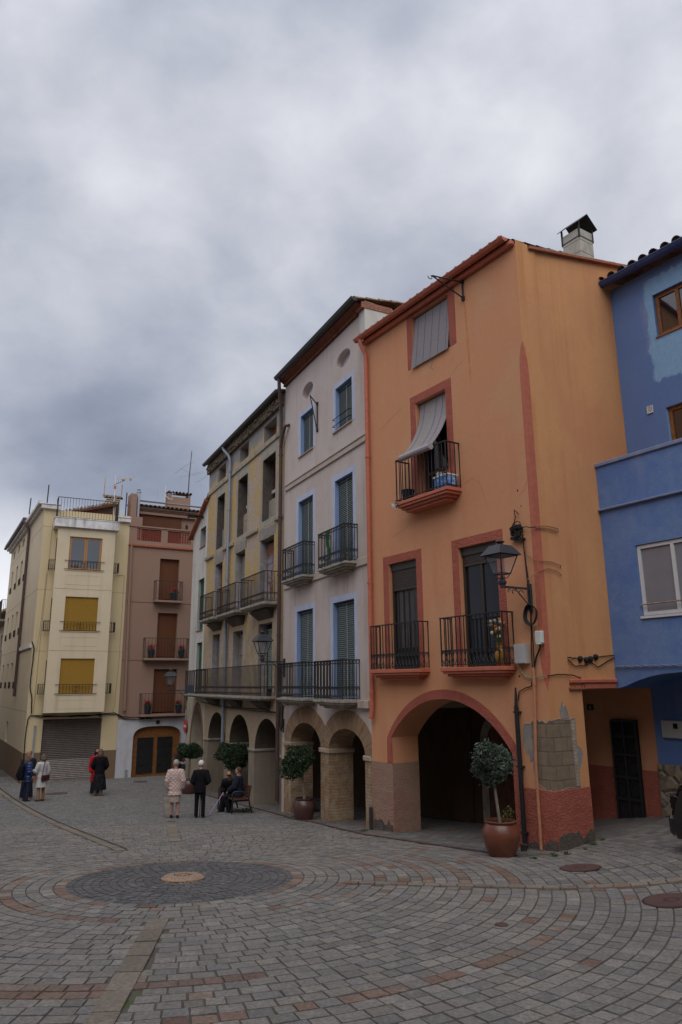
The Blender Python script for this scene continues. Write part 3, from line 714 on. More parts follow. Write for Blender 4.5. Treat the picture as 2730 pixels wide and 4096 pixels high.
for sg in (-1,1): cp.add([(cx0-.07,ym,zt+.40),(cx1+.09,ym,zt+.40),(cx1+.09,ym+sg*.36,zt+.08),(cx0-.07,ym+sg*.36,zt+.08),(cx0-.07,ym,zt+.42),(cx1+.09,ym,zt+.42),(cx1+.09,ym+sg*.36,zt+.10),(cx0-.07,ym+sg*.36,zt+.10)],[(0,1,2,3),(7,6,5,4),(3,2,6,7),(0,3,7,4),(1,5,6,2)])
cp.build('chimney_cap',M_IRON,chm)
# windows
RS=(.19,.19,.21,0)
w=opening(OR,1.97,3.28,10.16,11.48,.3,M_OR,M_DARK,sur=(.19,.12,.22,0),smat=M_RED,frame=1,fmat=M_WOODD)
bl=MB(); n=34
for i in range(n):
    f=i/n; z=11.44-1.33*(i+.5)/n; y=.10-.16*f; bl.box(1.99-.02*f,3.27-.0*f,y-.006,y+.006,z-.013,z+.013,0)
for i in range(n-1): bl.quad((1.99,.105-.16*i/n,11.44-1.33*i/n),(3.26,.105-.16*i/n,11.44-1.33*i/n),(3.26,.105-.16*(i+1)/n,11.44-1.33*(i+1)/n),(1.99,.105-.16*(i+1)/n,11.44-1.33*(i+1)/n),1)
for k in range(5): x=2.15+k*.26; bl.tube([(x,.088,11.44),(x,-.072,10.1)],.003,4,1)
bl.tube([(2.75,-.07,10.1),(2.74,-.07,9.95),(2.69,-.08,9.86),(2.78,-.08,9.78)],.006,4,1)
bl.build('blind',[M_BLINDL,M_BLINDG],w)
w=opening(OR,2.0,3.06,6.83,9.24,.3,M_OR,M_DARK,'balcony_door',sur=(.19,.19,.2,0),smat=M_RED,frame=1,fmat=M_WOODD,mid=(2.53,),cross=(7.5,),pane=M_GLASS)
bl=MB(); n=42; prev=None
for i in range(n+1):
    f=i/n; z=9.2-1.38*f; y=.12-.60*f**2.1
    if prev:
        y0_,z0_=prev; ym=(y+y0_)/2; zm=(z+z0_)/2; d=Vector((0,y-y0_,z-z0_)); nn=Vector((0,-d.z,d.y)).normalized()*.006
        bl.obox((2.54,ym,zm),(.51,0,0),tuple(nn),tuple(d*.36),0); bl.quad((2.03,y0_+.01,z0_),(3.05,y0_+.01,z0_),(3.05,y+.01,z),(2.03,y+.01,z),1)
    prev=(y,z)
for x in (2.2,2.4,2.62,2.85): bl.tube([(x,.12-.60*(i/10)**2.1-.012,9.2-1.38*i/10) for i in range(11)],.0035,4,1 if x!=2.4 else 2)
bl.tube([(2.01,-.5,7.79),(3.07,-.5,7.79)],.075,10,0)
bl.build('blind',[M_BLINDL,M_BLINDG,plain('lime_cord',(.45,.5,.12),.8,.1)],w)
for x0,x1,zr in ((.80,1.84,5.0),(3.24,4.33,5.25)):
    w=opening(OR,x0,x1,3.12,5.57,.17,M_OR,M_DARK,'balcony_door',sur=(.2,.19,.19,0),smat=M_RED,frame=1,fmat=M_BRWNF,mid=((x0+x1)/2,) if zr>5.1 else (),pane=M_GLASS)
    mb=MB().box(x0+.01,x1-.01,.07,.165,5.40,5.565)
    z=5.40
    while z>zr: mb.box(x0+.05,x1-.05,.095,.115,z-.048,z-.004); z-.0; z-=.05
    mb.box(x0+.05,x1-.05,.085,.115,z-.03,z+.01).build('roller_shutter',M_BRWNF,w)
    if zr<5.1:
        cu=MB(); k=16
        for i in range(k):
            a=x0+.16+(x1-x0-.2)*i/k; b=x0+.16+(x1-x0-.2)*(i+1)/k
            cu.quad((a,.125+.012*math.sin(i*1.7),3.6),(b,.125+.012*math.sin(i*1.7+1.7),3.6),(b,.125+.012*math.sin(i*1.7+1.7),5.1),(a,.125+.012*math.sin(i*1.7),5.1))
        cu.build('curtain',plain('grey_curtain',(.075,.072,.07),.9,.15,6),w)
# balconies
def balcony(rt_,x0,x1,p,zt,rh,mat,under,rmat,scroll=.26,top=0,sp=.115,th=.075,sides=(1,1),ins=.12):
    b_=slab(rt_,x0,x1,p,zt,th,mat,under,ins=ins)
    railing(b_,x0+.03,x1-.03,p-.03,zt+.025,zt+rh,rmat,sp,scroll,top,sides=sides); return b_
balcony(OR,1.67,3.44,.42,6.83,1.0,M_REDP,.17,M_IRON,0)
balcony(OR,.40,2.2,.31,3.12,1.0,M_REDP,.15,M_IRON,.27)
balcony(OR,2.87,4.67,.31,3.12,1.0,M_REDP,.15,M_IRON,.27)
# gallery behind the arch
arcade(OR,-.0,3.4,2.76,-2.9,M_SHADE,M_CEMD)
dw=MB(); dg=ell_arch(.95,2.3,-1.3,1.35,1.95)
MB().poly(dg,[],2.76).reveal(dg,2.76,2.8).build('gallery_door',M_WOODD,OR)
tr=ell_arch(.72,2.53,-1.3,1.35,2.2); ti=ell_arch(.95,2.3,-1.3,1.35,1.95)
MB().poly(tr+ti[::-1],[],2.74).reveal(tr,2.74,2.8).build('gallery_door_surround',M_STONE,OR)
MB().box(3.0,3.24,2.74,2.8,.35,.75).box(3.32,3.78,2.73,2.8,.32,.75).box(3.05,3.27,2.75,2.8,1.55,1.85).build('gallery_hatch',M_IRON,OR)
# end of the gallery by the blue house: number-six door
EY=3.15
MB().box(3.4,5.26,EY+.02,EY+.14,1.09,2.76).build('gallery_end_wall',M_OR,OR)
MB().box(3.4,4.27,EY,EY+.14,-1,1.09).build('base_band',M_RED,OR); MB().box(4.88,5.26,EY,EY+.14,-1,1.09).build('base_band',M_RED,OR)
gd=MB().box(4.27,4.88,EY-.04,EY+.015,-.5,2.05).build('iron_door',M_DARK,OR)
gm=MB(); frame_mb(gm,4.27,4.88,.02,2.05,.045,EY-.075,EY-.045,0,(4.575,),(.5,.92,1.36,1.72))
for xc in (4.425,4.73):
    for zc in (.71,1.14,1.54,1.88):
        for sg in (-1,1): gm.tube([(xc+sg*(.02+.075*math.sin(a*math.pi)),EY-.06,zc-.15+.3*a) for a in [i/8 for i in range(9)]],.007,4); curl(gm,(xc+sg*.04,zc+.1),.035,0,4.5,EY-.06,.006,6,sg); curl(gm,(xc+sg*.04,zc-.1),.035,0,-4.5,EY-.06,.006,6,sg)
gm.build('ironwork',M_IRON,gd)
fl=MB()
for i in range(14):
    for j in range(10):
        q=[(3.4+a*.32,.75+b_*.24) for a,b_ in ((i,j),(i+1,j),(i+1,j+1),(i,j+1))]
        fl.quad(*[(x_,y_,G(*L2W('O',x_,y_))+.012) for x_,y_ in q])
fl.build('porch_floor',M_CONC,OR)
# cracks in the render
def crack(par,P,sd=False,x=0,y=-.002):
    mb=MB()
    pts=[(a,-.001,c) for a,c in P]
    q=[]
    for i in range(len(pts)-1):
        for k in range(4):
            f=k/4; q.append((pts[i][0]+(pts[i+1][0]-pts[i][0])*f+random.uniform(-.012,.012),-.001,pts[i][2]+(pts[i+1][2]-pts[i][2])*f+random.uniform(-.012,.012)))
    mb.tube(q,.0022,3); 
    if sd: mb.v=[(x-b,a,c) for a,b,c in mb.v]
    return mb.build('crack',MATS.get('crack_line') or plain('crack_line',(.33,.16,.08),.9),par)
crack(OR,[(3.5,6.9),(3.75,6.98),(3.95,6.85),(4.1,6.5),(4.2,6.1)]); crack(OR,[(1.0,6.2),(1.3,6.28),(1.66,6.4)]); crack(OR,[(3.28,9.45),(3.5,9.62),(3.7,9.65)]); crack(OR,[(.6,9.0),(1.1,9.2),(1.6,9.3)])
crack(OR,[(5.0,6.3),(5.15,6.42),(5.25,6.6)])
patch(OR,[(3.78,11.08),(3.84,11.08),(3.87,10.4),(3.9,9.6),(3.88,8.9),(3.83,9.6),(3.81,10.4)],0,stucco('rust_stain',(.56,.24,.095),(.62,.29,.145),.4,.6,4),'rust_stain',th=.0015)

# ======== pink house
PK=house('pink_house','P',-.82,'pale pink house with blue framed windows and two brick arches, left of the orange house')
W_P=5.722
AP=[ell_arch(.75,2.87,-2.9,1.13,1.75),ell_arch(3.38,5.405,-2.9,1.14,1.72)]
PW=[(1.19,2.30,5.86,8.30),(3.81,4.90,5.86,8.30),(1.12,2.31,2.44,4.93),(3.65,4.90,2.44,4.93)]
P3=[(1.34,2.32,9.76,11.07),(3.89,4.92,9.74,11.02)]
def oval(cx,cz,rx,rz,n=28): return [(cx-rx*math.cos(2*math.pi*i/n),cz+rz*math.sin(2*math.pi*i/n)) for i in range(n)]
OV=[oval(1.87,11.77,.42,.25),oval(4.41,11.76,.44,.245)]
fm=MB().poly([(0,-3),(0,12.7),(W_P,12.7),(W_P,-3)],[rect(*w) for w in PW+P3]+AP+OV,0)
fm.poly([(0,-3),(0,2.2),(W_P,2.2),(W_P,-3)],AP,.66)
for o_ in OV: fm.reveal(o_,0,.2)
fm.build('wall',M_PINK,PK)
for o_ in OV: MB().poly([(p[0],p[1]) for p in o_],[],.2).build('oculus',stucco('pale_niche',(.60,.61,.67),None,.4,.6,2),PK)
rb=MB()
for a in AP: rb.reveal(a,0,.66)
rb.build('arch_soffit',M_BRKP,PK)
sw=MB().quad((W_P,.0,2.21),(W_P,9,2.21),(W_P,9,11.9),(W_P,.0,12.9)).quad((0,9,2.21),(0,0,2.21),(0,0,12.5),(0,9,12.5)).quad((W_P,9,-3),(0,9,-3),(0,9,12.5),(W_P,9,12.5)); sw.build('wall',stucco('cream_side',(.55,.47,.30),(.48,.42,.30)),PK)
MB().box(W_P-.3,W_P+.012,-.004,.75,11.65,12.66).build('corner_quoin',M_WHITE,PK)
MB().box(W_P-.32,W_P+.03,-.1,.85,12.66,12.84).build('corner_brick',M_BRKR,PK)
# eaves
MB().quad((0,-.02,12.66),(0,-.25,12.80),(W_P,-.25,12.80),(W_P,-.02,12.66)).box(0,W_P-.34,-.08,-.001,12.60,12.68).build('eaves',bricks('eaves_terracotta',(.17,.06,.035),(.22,.085,.05),(.10,.06,.045),.3,.3,.02),PK)
rf=tiles(MB(),-.0,W_P+.06,-.27,12.88,1.5,13.10,.22,.09); tiles(rf,0,W_P+.06,9.3,12.0,1.5,13.10,.3,.1,.6); rf.build('roof',M_TILE,PK)
gutter(PK,-.05,W_P+.04,-.31,12.90,.10,M_GUTD)
pipe(PK,[(.15,-.30,12.80),(.15,-.29,12.5),(.05,-.2,12.1),(-.1,-.12,11.75),(-.1,-.11,11.4),(-.1,-.11,-.55)],.06,M_GUTB,clips=[(-.1,-.11,z) for z in (10.2,8.1,6.2,4.3,2.3)])
pipe(PK,[(.42,-.02,11.1),(.3,-.12,11.1),(.1,-.13,10.85),(-.06,-.12,10.55),(-.1,-.11,10.4)],.055,M_GUTB)
# mouldings
MB().box(.15,W_P-.005,-.05,0,8.9,9.1).box(.15,W_P-.005,-.075,-.05,9.05,9.1).build('string_course',M_PINKM,PK,bevel=.01)
MB().box(.1,W_P-.005,-.05,0,5.70,5.9).build('string_course',M_PINKM,PK,bevel=.01)
MB().box(5.18,W_P-.02,-.10,0,2.24,2.43).build('string_course',M_PINKM,PK,bevel=.01); MB().box(.1,.78,-.08,0,2.24,2.43).build('string_course',M_PINKM,PK,bevel=.01)
# windows with blue reveals and slatted blinds
for (x0,x1,z0,z1),hang in zip(P3,(1,0)):
    w=opening(PK,x0,x1,z0,z1,.2,M_BLR,M_DARK,sur=(.17,.14,.14,0),smat=M_BLW)
    slats(w,x0+.0,x1-.0,z0+.02,z1-.03,  .12,.052,M_BLINDG,M_BLINDP,.6,1)
    MB().box(x0-.16,x1+.0,-.05,.24,z0-.035,z0-.003).build('sill',M_BEIGE,w)
    if not hang:
        mb=MB()
        for z in (z0+.12,z0+.32): mb.tube([(x0,-.02,z),(x0,-.1,z),(x1,-.1,z),(x1,-.02,z)],.012,5)
        mb.build('guard_bar',M_IRON,w)
for (x0,x1,z0,z1) in PW:
    w=opening(PK,x0,x1,z0,z1,.2,M_BLR,M_DARK,'balcony_door',sur=(.18,.17,.16,0),smat=M_BLW)
    slats(w,x0+.005,x1-.005,z0+.02,z1-.03,.12,.052,M_BLINDG,M_BLINDP,.62,1)
for x0,x1,p,zt in ((.80,2.46,.4,5.86),(3.48,5.16,.4,5.84),(.79,2.68,.5,2.43),(3.42,5.17,.5,2.42)):
    balcony(PK,x0,x1,p,zt,.97,M_STONE,.15,M_IRON,.25,.09,.095,.06,ins=.16)
M_DRIP=stucco('run_off_stain',(.47,.36,.29),(.53,.43,.37),.4,.6,5)
for x_,z1_,h_,w_ in ((4.32,5.58,.62,.035),(4.50,5.58,.66,.03),(2.9,5.66,.35,.03),(3.15,5.66,.5,.025),(.55,8.86,.5,.03),(5.4,5.66,.4,.035),(4.0,9.70,.3,.02),(2.1,9.72,.35,.02)):
    P_=[(x_-w_,z1_),(x_+w_,z1_),(x_+w_*.7,z1_-h_*.6),(x_+.1*w_,z1_-h_),(x_-w_*.6,z1_-h_*.7)]
    m_=MB().poly(P_,[],-.0012); m_.build('run_off_stain',M_DRIP,PK)
# voussoirs: fanned thin bricks round both arches
VC=[plain('voussoir_brick',(.31,.205,.13),.95,.15,9,.1,.4),plain('voussoir_brick_red',(.32,.165,.095),.95,.2,9,.1,.4),plain('voussoir_brick_pale',(.35,.25,.165),.95,.12,9,.1,.4)]
for ci,(c,zs,a,h,A,H,cl) in enumerate(((1.81,1.13,1.06,.62,1.56,1.07,(0.2,3.09)),(4.39,1.14,1.012,.58,1.50,1.03,(3.09,5.70)))):
    mb=MB(); n=54; y0,y1=-.022,.0
    for i in range(n):
        P=[]
        for k,(q,w_) in enumerate(((i+.08,0),(i+.92,0),(i+.92,1),(i+.08,1))):
            th=math.pi*q/n; x=c-(A if w_ else a)*math.cos(th); z=zs+(H if w_ else h)*math.sin(th); P.append((min(max(x,cl[0]),cl[1]),z))
        mi=random.choices((0,1,2),(6,.9,5))[0]; yy=y0-random.uniform(0,.006)
        mb.add([(p[0],yy,p[1]) for p in P]+[(p[0],y1,p[1]) for p in P],[(0,1,2,3),(1,0,4,5),(2,1,5,6),(3,2,6,7),(0,3,7,4)],mi)
    mb.build('arch_ring',VC,PK)
    th=[math.pi*i/40 for i in range(41)]
    P=[(min(max(c-A*math.cos(q),cl[0]),cl[1]),zs+H*math.sin(q)) for q in th]; Q=[(min(max(c-a*math.cos(q),cl[0]),cl[1]),zs+h*math.sin(q)) for q in th]
    MB().poly(P+Q[::-1],[],-.014).build('arch_mortar',VC[0],PK)
for q in ((.235,.765),(2.855,3.395),(5.39,W_P-.03)): MB().box(*q,-.02,.675,-3,1.05).build('brick_pier',M_BRKP,PK)
for q in ((.20,.80),(2.80,3.44),(5.34,W_P-.025)): MB().box(*q,-.06,.71,1.05,1.165).build('capital',M_BEIGE,PK,bevel=.015)
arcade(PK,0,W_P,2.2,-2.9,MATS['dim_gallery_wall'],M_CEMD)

# ======== yellow house
YE=house('yellow_house','Y',-1.25,'derelict yellow house with peeling render, bricked-up attic windows and three tall arches')
W_Y=9.382
AY=[ell_arch(1.17,3.50,-2.9,.70,1.76),ell_arch(4.03,6.32,-2.9,.73,1.77),ell_arch(6.87,9.17,-2.9,.74,1.74)]
Y4=[(1.49,2.57,11.28,11.9),(4.46,5.55,11.3,11.92),(7.29,8.57,11.25,11.87)]
Y3=[(1.47,2.53,8.33,10.6),(4.35,5.52,8.33,10.63),(7.23,8.52,8.35,10.6)]
Y2=[(1.43,2.49,5.38,7.70),(4.25,5.39,5.38,7.72),(7.10,8.46,5.38,7.70)]
Y1=[(1.38,2.41,2.42,4.79),(4.18,5.35,2.42,4.74),(7.05,8.38,2.42,4.80)]
def rough(r,seed,k=.02):
    rr=random.Random(seed); x0,x1,z0,z1=r; return [(x0+rr.uniform(-k,k),z0),(x0+rr.uniform(-k,k),z1),((x0+x1)/2,z1+rr.uniform(-k,k)),(x1,z1+rr.uniform(-k,k)),(x1+rr.uniform(-k,k),z0)]
fm=MB().poly([(.62,-3),(.62,2.2),(0,2.2),(0,12.42),(W_Y,12.42),(W_Y,-3)],[rect(*w) for w in Y4+Y3+Y2+Y1]+AY,0)
fm.poly([(.62,-3),(.62,2.2),(W_Y,2.2),(W_Y,-3)],AY,.8); fm.build('wall',M_YEL,YE)
rb=MB()
for a in AY: rb.reveal(a,0,.8)
rb.build('arch_soffit',stucco('dark_arch_soffit',(.125,.10,.075),(.085,.075,.065),.45,.6,2,.15),YE)  # soffit colour darkened to carry the shade inside the arches
shell(YE,.0,W_Y,9,-3,12.3,M_CEM)
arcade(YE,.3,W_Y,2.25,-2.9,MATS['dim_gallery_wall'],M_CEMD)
M_PIER=stucco('warm_pier_render',(.29,.235,.175),(.235,.205,.165),.45,.62,1.4,.13,(.14,.12,.1),.4,.4)
for q in ((.60,1.185,.62),(3.485,4.045,.64),(6.305,6.885,.64),(9.155,W_Y-.01,.64)): MB().box(q[0],q[1],-.015,.82,-3,q[2]).build('pier',M_PIER,YE)
for q in ((.56,1.23,.62),(3.44,4.09,.64),(6.26,6.93,.64),(9.1,W_Y-.005,.64)): MB().box(q[0],q[1],-.055,.86,q[2],q[2]+.09).build('capital',M_STONE,YE,bevel=.02)
mb=MB().box(-.1,W_Y-.1,-.06,0,11.0,11.2); mb.build('string_course',stucco('worn_cornice',(.44,.37,.26),(.33,.30,.26),.42,.58,2,.12,(.12,.11,.1),.5,.4),YE,bevel=.02)
for a,b in ((-.1,1.14),(2.6,3.97),(5.58,6.84),(8.62,W_Y-.1)): MB().box(a,b,-.09,0,8.08,8.25).build('ledge',MATS['worn_cornice'],YE,bevel=.025)
def cem(x0,x1,z0,z1,seed,m=M_CEM,hole=None,k=.05):
    rr=random.Random(seed); P=[]
    for (a,b),(c,d) in (((x0,z0),(x0,z1)),((x0,z1),(x1,z1)),((x1,z1),(x1,z0)),((x1,z0),(x0,z0))):
        for i in range(7): f=i/7; P.append((a+(c-a)*f+rr.uniform(-k,k),b+(d-b)*f+rr.uniform(-k,k)))
    mb=MB().poly(P,[rect(*hole)] if hole else [],-.006).reveal(P,-.006,0)
    return mb.build('bare_render',m,YE)
for i,(w2,w3) in enumerate(zip(Y2,Y3)):
    cem(w3[0]-.18,w3[1]+.16,8.12,w3[3]+.4,20+i,stucco('thin_grey_wash%d'%i,(.40,.36,.29),(.30,.29,.28),.45,.6,1.5,.12,None,.5,.4),(w3[0]-.01,w3[1]+.01,w3[2]-.01,w3[3]+.01),.04)
    cem(w2[0]-.15,w2[1]+.16,w2[3]+.03,8.07,30+i,k=.025); cem(w2[0]-.17,w2[0]-.02,5.5,w2[3],40+i,stucco('lilac_wash%d'%i,(.33,.33,.38),(.42,.37,.30),.45,.58,2.5,.1),k=.03)
for i,(x0,x1,z0,z1) in enumerate(Y4):
    opening(YE,x0,x1,z0,z1,.34,M_CEM,M_BRKR)
for i,(x0,x1,z0,z1) in enumerate(Y3):
    w=opening(YE,x0,x1,z0,z1,.5,M_CEMD,M_DARK)
    zt=(9.2,9.24,9.14)[i]; MB().box(x0+.002,x1-.002,.24,.45,z0+.002,zt).build('infill',(M_CEM,M_BRKW,stucco('fresh_cement',(.34,.30,.23),(.27,.25,.22),.45,.6,3))[i],w)
    frame_mb(MB(),x0+.02,x1-.02,zt,z1-.03,.06,.36,.42,0).build('frame',M_WOODD,w)
    MB().box(x0+.1,x1-.06,.30,.34,zt+.25,zt+.36).build('rail',plain('pale_plank',(.46,.43,.40),.8),w)
for i,(x0,x1,z0,z1) in enumerate(Y2):
    w=opening(YE,x0,x1,z0,z1,.32,stucco('lilac_reveal%d'%i,(.30,.27,.24),(.36,.35,.40),.48,.6,2.5,.12),M_DARK,'balcony_door')
    dm=(plain('red_brown_door',(.14,.05,.04),.7,.3,9),M_WOODG,stucco('faded_door',(.20,.085,.055),(.30,.28,.30),.47,.58,1.3,.15))[i]
    mb=MB().box(x0+.08,x1-.03,.24,.30,z0+.02,z1-.12)
    for a,b in ((.06,.47),(.53,.94)):
        for c,d in ((.05,.32),(.37,.62),(.67,.95)):
            X0=x0+.08+(x1-x0-.11)*a;X1=x0+.08+(x1-x0-.11)*b;Z0=z0+(z1-z0-.1)*c;Z1=z0+(z1-z0-.1)*d
            mb.box(X0,X1,.225,.24,Z0,Z1)
    mb.build('door_leaf',dm,w,bevel=.006)
for i,(x0,x1,z0,z1) in enumerate(Y1):
    w=opening(YE,x0,x1,z0,z1,.32,MATS['lilac_reveal%d'%((i+1)%3)],M_DARK,'balcony_door')
    if i==2: slats(w,x0+.3,x1-.02,z0+.25,z1-.18,.24,.07,M_GREENP,M_GREENP,.7,0)
    else: frame_mb(MB().box(x0+.06,x1-.03,.27,.3,z0+.02,z1-.1),x0+.06,x1-.03,z0+.02,z1-.1,.08,.24,.27,0,((x0+x1)/2,),(z0+.8,z0+1.5)).build('door_leaf',(M_WOODG,plain('pale_door',(.27,.24,.22),.8,.2))[i%2],w)
for x0,x1 in ((1.0,3.03),(3.58,5.92),(6.5,8.93)):
    b_=balcony(YE,x0,x1,.52,5.38,1.0,M_STONE,.06,M_RUST,.24,0,.12,.07,ins=.05)
    MB().add([(x0+.35,-.30,5.20),(x1-.35,-.30,5.20),(x1-.5,0,4.92),(x0+.5,0,4.92),(x0+.35,0,5.24),(x1-.35,0,5.24)],[(0,1,2,3)[::-1],(0,4,5,1),(0,3,4),(1,5,2)]).build('corbel',M_CEMD,b_)
b_=balcony(YE,.75,8.77,.52,2.43,.98,M_STONE,.06,M_RUST,.24,0,.12,.07,ins=.05)
for x in (1.5,4.3,7.2): MB().add([(x,-.34,2.27),(x+1.2,-.34,2.27),(x+1.1,0,2.0),(x+.1,0,2.0),(x,0,2.3),(x+1.2,0,2.3)],[(3,2,1,0),(0,4,5,1),(0,3,4),(1,5,2)]).build('corbel',M_CEMD,b_)
MB().box(0,W_Y-.1,-.13,0,12.02,12.42).build('corbel_course',M_RUB,YE)
mb=MB(); k=int(W_Y/.16)
for i in range(k): x=.08+i*.158; mb.ell((x,-.11+random.uniform(-.02,.03),12.15+random.uniform(-.08,.14)),(.085,.09,.075),7,5)
mb.build('corbel_stones',M_RUB,YE)
rf=tiles(MB(),-.05,W_Y,-.22,12.46,4.6,13.4,.24,.09); tiles(rf,-.1,W_Y,9.3,12.3,4.6,13.4,.32,.1,.6); rf.build('roof',M_TILE,YE)
gutter(YE,-.05,W_Y-.02,-.26,12.48,.085,M_GUTD)
pipe(YE,[(2.95,-.26,12.40),(2.98,-.25,12.3),(3.45,-.16,11.9),(3.53,-.11,11.7),(3.53,-.11,.2)],.062,M_ZINC,clips=[(3.53,-.11,z) for z in (11.2,9.6,6.8,4.2,2.1)])

# ======== narrow white house
WH=house('white_house','W',-1.35,'narrow white house with green shutters left of the yellow house')
W_W=2.471
AW=ell_arch(.97,2.80,-2.9,.40,1.86)
WN=[(1.24,2.18,8.86,9.75),(1.22,2.20,5.13,7.40),(1.33,2.23,2.43,4.60)]
fm=MB().poly([(0,2.25),(0,9.72),(W_W,10.85),(W_W,2.25)],[rect(*w) for w in WN],0); fm.build('wall',M_WHITE,WH)
fm=MB().poly([(0,-3),(0,2.25),(3.07,2.25),(3.07,-3)],[AW],-.012).reveal(AW,-.012,.6); fm.quad((3.07,-.012,-3),(3.07,.8,-3),(3.07,.8,2.25),(3.07,-.012,2.25)).quad((0,-.012,2.25),(3.07,-.012,2.25),(3.07,.0,2.25),(0,.0,2.25))
fm.build('wall',stucco('cream_ground_floor',(.46,.41,.31),(.36,.32,.25),.45,.6,1.2,.1),WH)
oa=ell_arch(.80,2.95,-1.4,.40,2.07); ia=ell_arch(.97,2.80,-1.4,.40,1.86); MB().poly(oa+ia[::-1],[],-.03).reveal(oa,-.03,-.012).build('arch_trim',stucco('brown_arch_trim',(.20,.12,.085),None,.4,.6,2),WH)
shell(WH,0,W_W,9,-3,9.7,M_WHITE)
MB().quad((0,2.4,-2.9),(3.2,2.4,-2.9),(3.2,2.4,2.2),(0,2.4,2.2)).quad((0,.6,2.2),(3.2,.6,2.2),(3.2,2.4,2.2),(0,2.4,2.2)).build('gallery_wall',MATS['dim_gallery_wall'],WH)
sh=MB()
for i in range(14): sh.box(.9,2.9,.55,.62,-.1+i*.05,-.058+i*.05)
sh.box(.9,2.9,.5,.66,-1.6,-.32).build('counter',plain('ochre_counter',(.20,.115,.05),.8,.15),WH)
for i,(x0,x1,z0,z1) in enumerate(WN):
    w=opening(WH,x0,x1,z0,z1,.3,stucco('grey_reveal%d'%i,(.36,.36,.36),None,.4,.6,2),M_DARK,frame=1 if i==0 else None,fmat=M_WOODD,pane=M_GLASS if i==0 else None)
    if i: slats(w,x0+.01,x1-.005,z0+.01,z1-.02,.12,.07,M_GREEN,M_GREEN,.75,0,name='shutter')
    MB().box(x0-.04,x1+.02,-.04,.05,z0-.04,z0-.004).build('sill',M_TERRA,w)
for x0,x1 in ((1.40,3.0),): balcony(WH,x0,x1,.5,2.43,.96,M_STONE,.06,M_RUST,.0,0,.10,.06,ins=.05)
MB().box(1.44,3.0,-.485,-.475,2.47,2.78).build('balcony_screen',plain('blue_screen',(.04,.05,.075),.8),WH)
vt=MB()
for i in range(9):
    f=i/8.5; x=-.25+2.75*f; z=9.66+1.13*f*2.75/2.471
    vt.tube([(x,-.06,z+.02),(x+.36,-.06,z+.16)],[.085,.075],8)
vt.build('verge_tiles',M_TILE,WH)
MB().add([(-.32,-.2,9.52),(2.5,-.2,10.80),(2.5,4.5,10.80),(-.32,4.5,9.52),(-.32,-.2,9.62),(2.5,-.2,10.90),(2.5,4.5,10.9),(-.32,4.5,9.62)],[(3,2,1,0),(4,5,6,7),(0,1,5,4),(1,2,6,5),(2,3,7,6),(3,0,4,7)]).build('roof',M_TERRA,WH)

# ======== brown house
BR=house('brown_house','B',-1.45,'plain brown house with wooden blinds and a red brick lattice roof terrace')
def sup(x0,x1,zb,zs,zt,e=.55,n=24):
    c=(x0+x1)/2;a=(x1-x0)/2; P=[(x0,zb)]
    for i in range(n+1):
        q=math.pi-math.pi*i/n; P.append((c+a*math.copysign(abs(math.cos(q))**e,math.cos(q)),zs+(zt-zs)*abs(math.sin(q))**e))
    return P+[(x1,zb)]
AB=sup(.75,3.10,-2.9,.20,.87,.62)
BD=[(1.63,2.63,6.97,9.09),(1.65,2.66,4.12,6.33),(1.60,2.76,1.46,3.57)]
W_B=5.0
MB().poly([(0,-3),(0,9.62),(W_B,9.62),(W_B,-3)],[rect(*w) for w in BD]+[AB],0).build('wall',M_BROWN,BR)
shell(BR,0,W_B,9,-3,9.7,M_BROWN)
MB().poly([(0,-3),(0,1.22),(3.9,1.22),(3.9,-3)],[AB],-.03).reveal(AB,-.03,.3).quad((0,-.03,1.22),(3.9,-.03,1.22),(3.9,0,1.22),(0,0,1.22)).box(0.0,.72,-.034,-.03,-.39,-.38).box(0,.72,-.034,-.03,.3,.31).build('marble_cladding',M_MARB,BR)
dr=MB().poly(AB,[],.22).build('gate',M_WOOD,BR)
for a,b in ((1.02,1.79),(1.99,2.72)):
    g_=MB().box(a,b,.19,.22,-1.29,.34).build('gate_leaf',M_DARK,dr)
    mb=MB(); frame_mb(mb,a,b,-1.29,.34,.03,.17,.19,0,((a+b)/2,),(-.9,-.45,-.05))
    for xc in ((a*3+b)/4,(a+3*b)/4):
        for zc in (-1.08,-.68,-.25,.14): mb.tube([(xc+.11*math.cos(q),.18,zc+.15*math.sin(q)) for q in [i*math.pi/4 for i in range(8)]],.008,4,0,False,True)
    mb.build('ironwork',M_IRON,dr)
mb=MB(); mb.tube([(1.9,-.07,1.05),(1.9,-.02,1.05)],.10,16); mb.tube([(1.9,-.075,1.05),(1.9,-.068,1.05)],.06,12); mb.build('vent',M_RUST,BR)
MB().box(.45,.58,-.06,-.03,-1.45,-1.05).build('low_hatch',M_GALV,BR)
MB().box(0,W_B,-.10,0,9.62,9.73).build('ledge',M_TERRA,BR,bevel=.01)
ho=[rect(.39,1.62,9.93,10.55),rect(1.96,3.19,9.93,10.55),rect(3.5,4.6,9.93,10.55)]
pm=MB().poly([(0,9.73),(0,10.62),(W_B,10.62),(W_B,9.73)],ho,0)
for h in ho: pm.reveal(h,0,.16)
pm.poly([(0,9.73),(0,10.62),(W_B,10.62),(W_B,9.73)],ho,.16).box(-.04,W_B,-.05,.2,10.62,10.69).build('parapet',M_BROWN,BR)
M_LAT=plain('red_lattice',(.23,.05,.038),.8,.25,14)
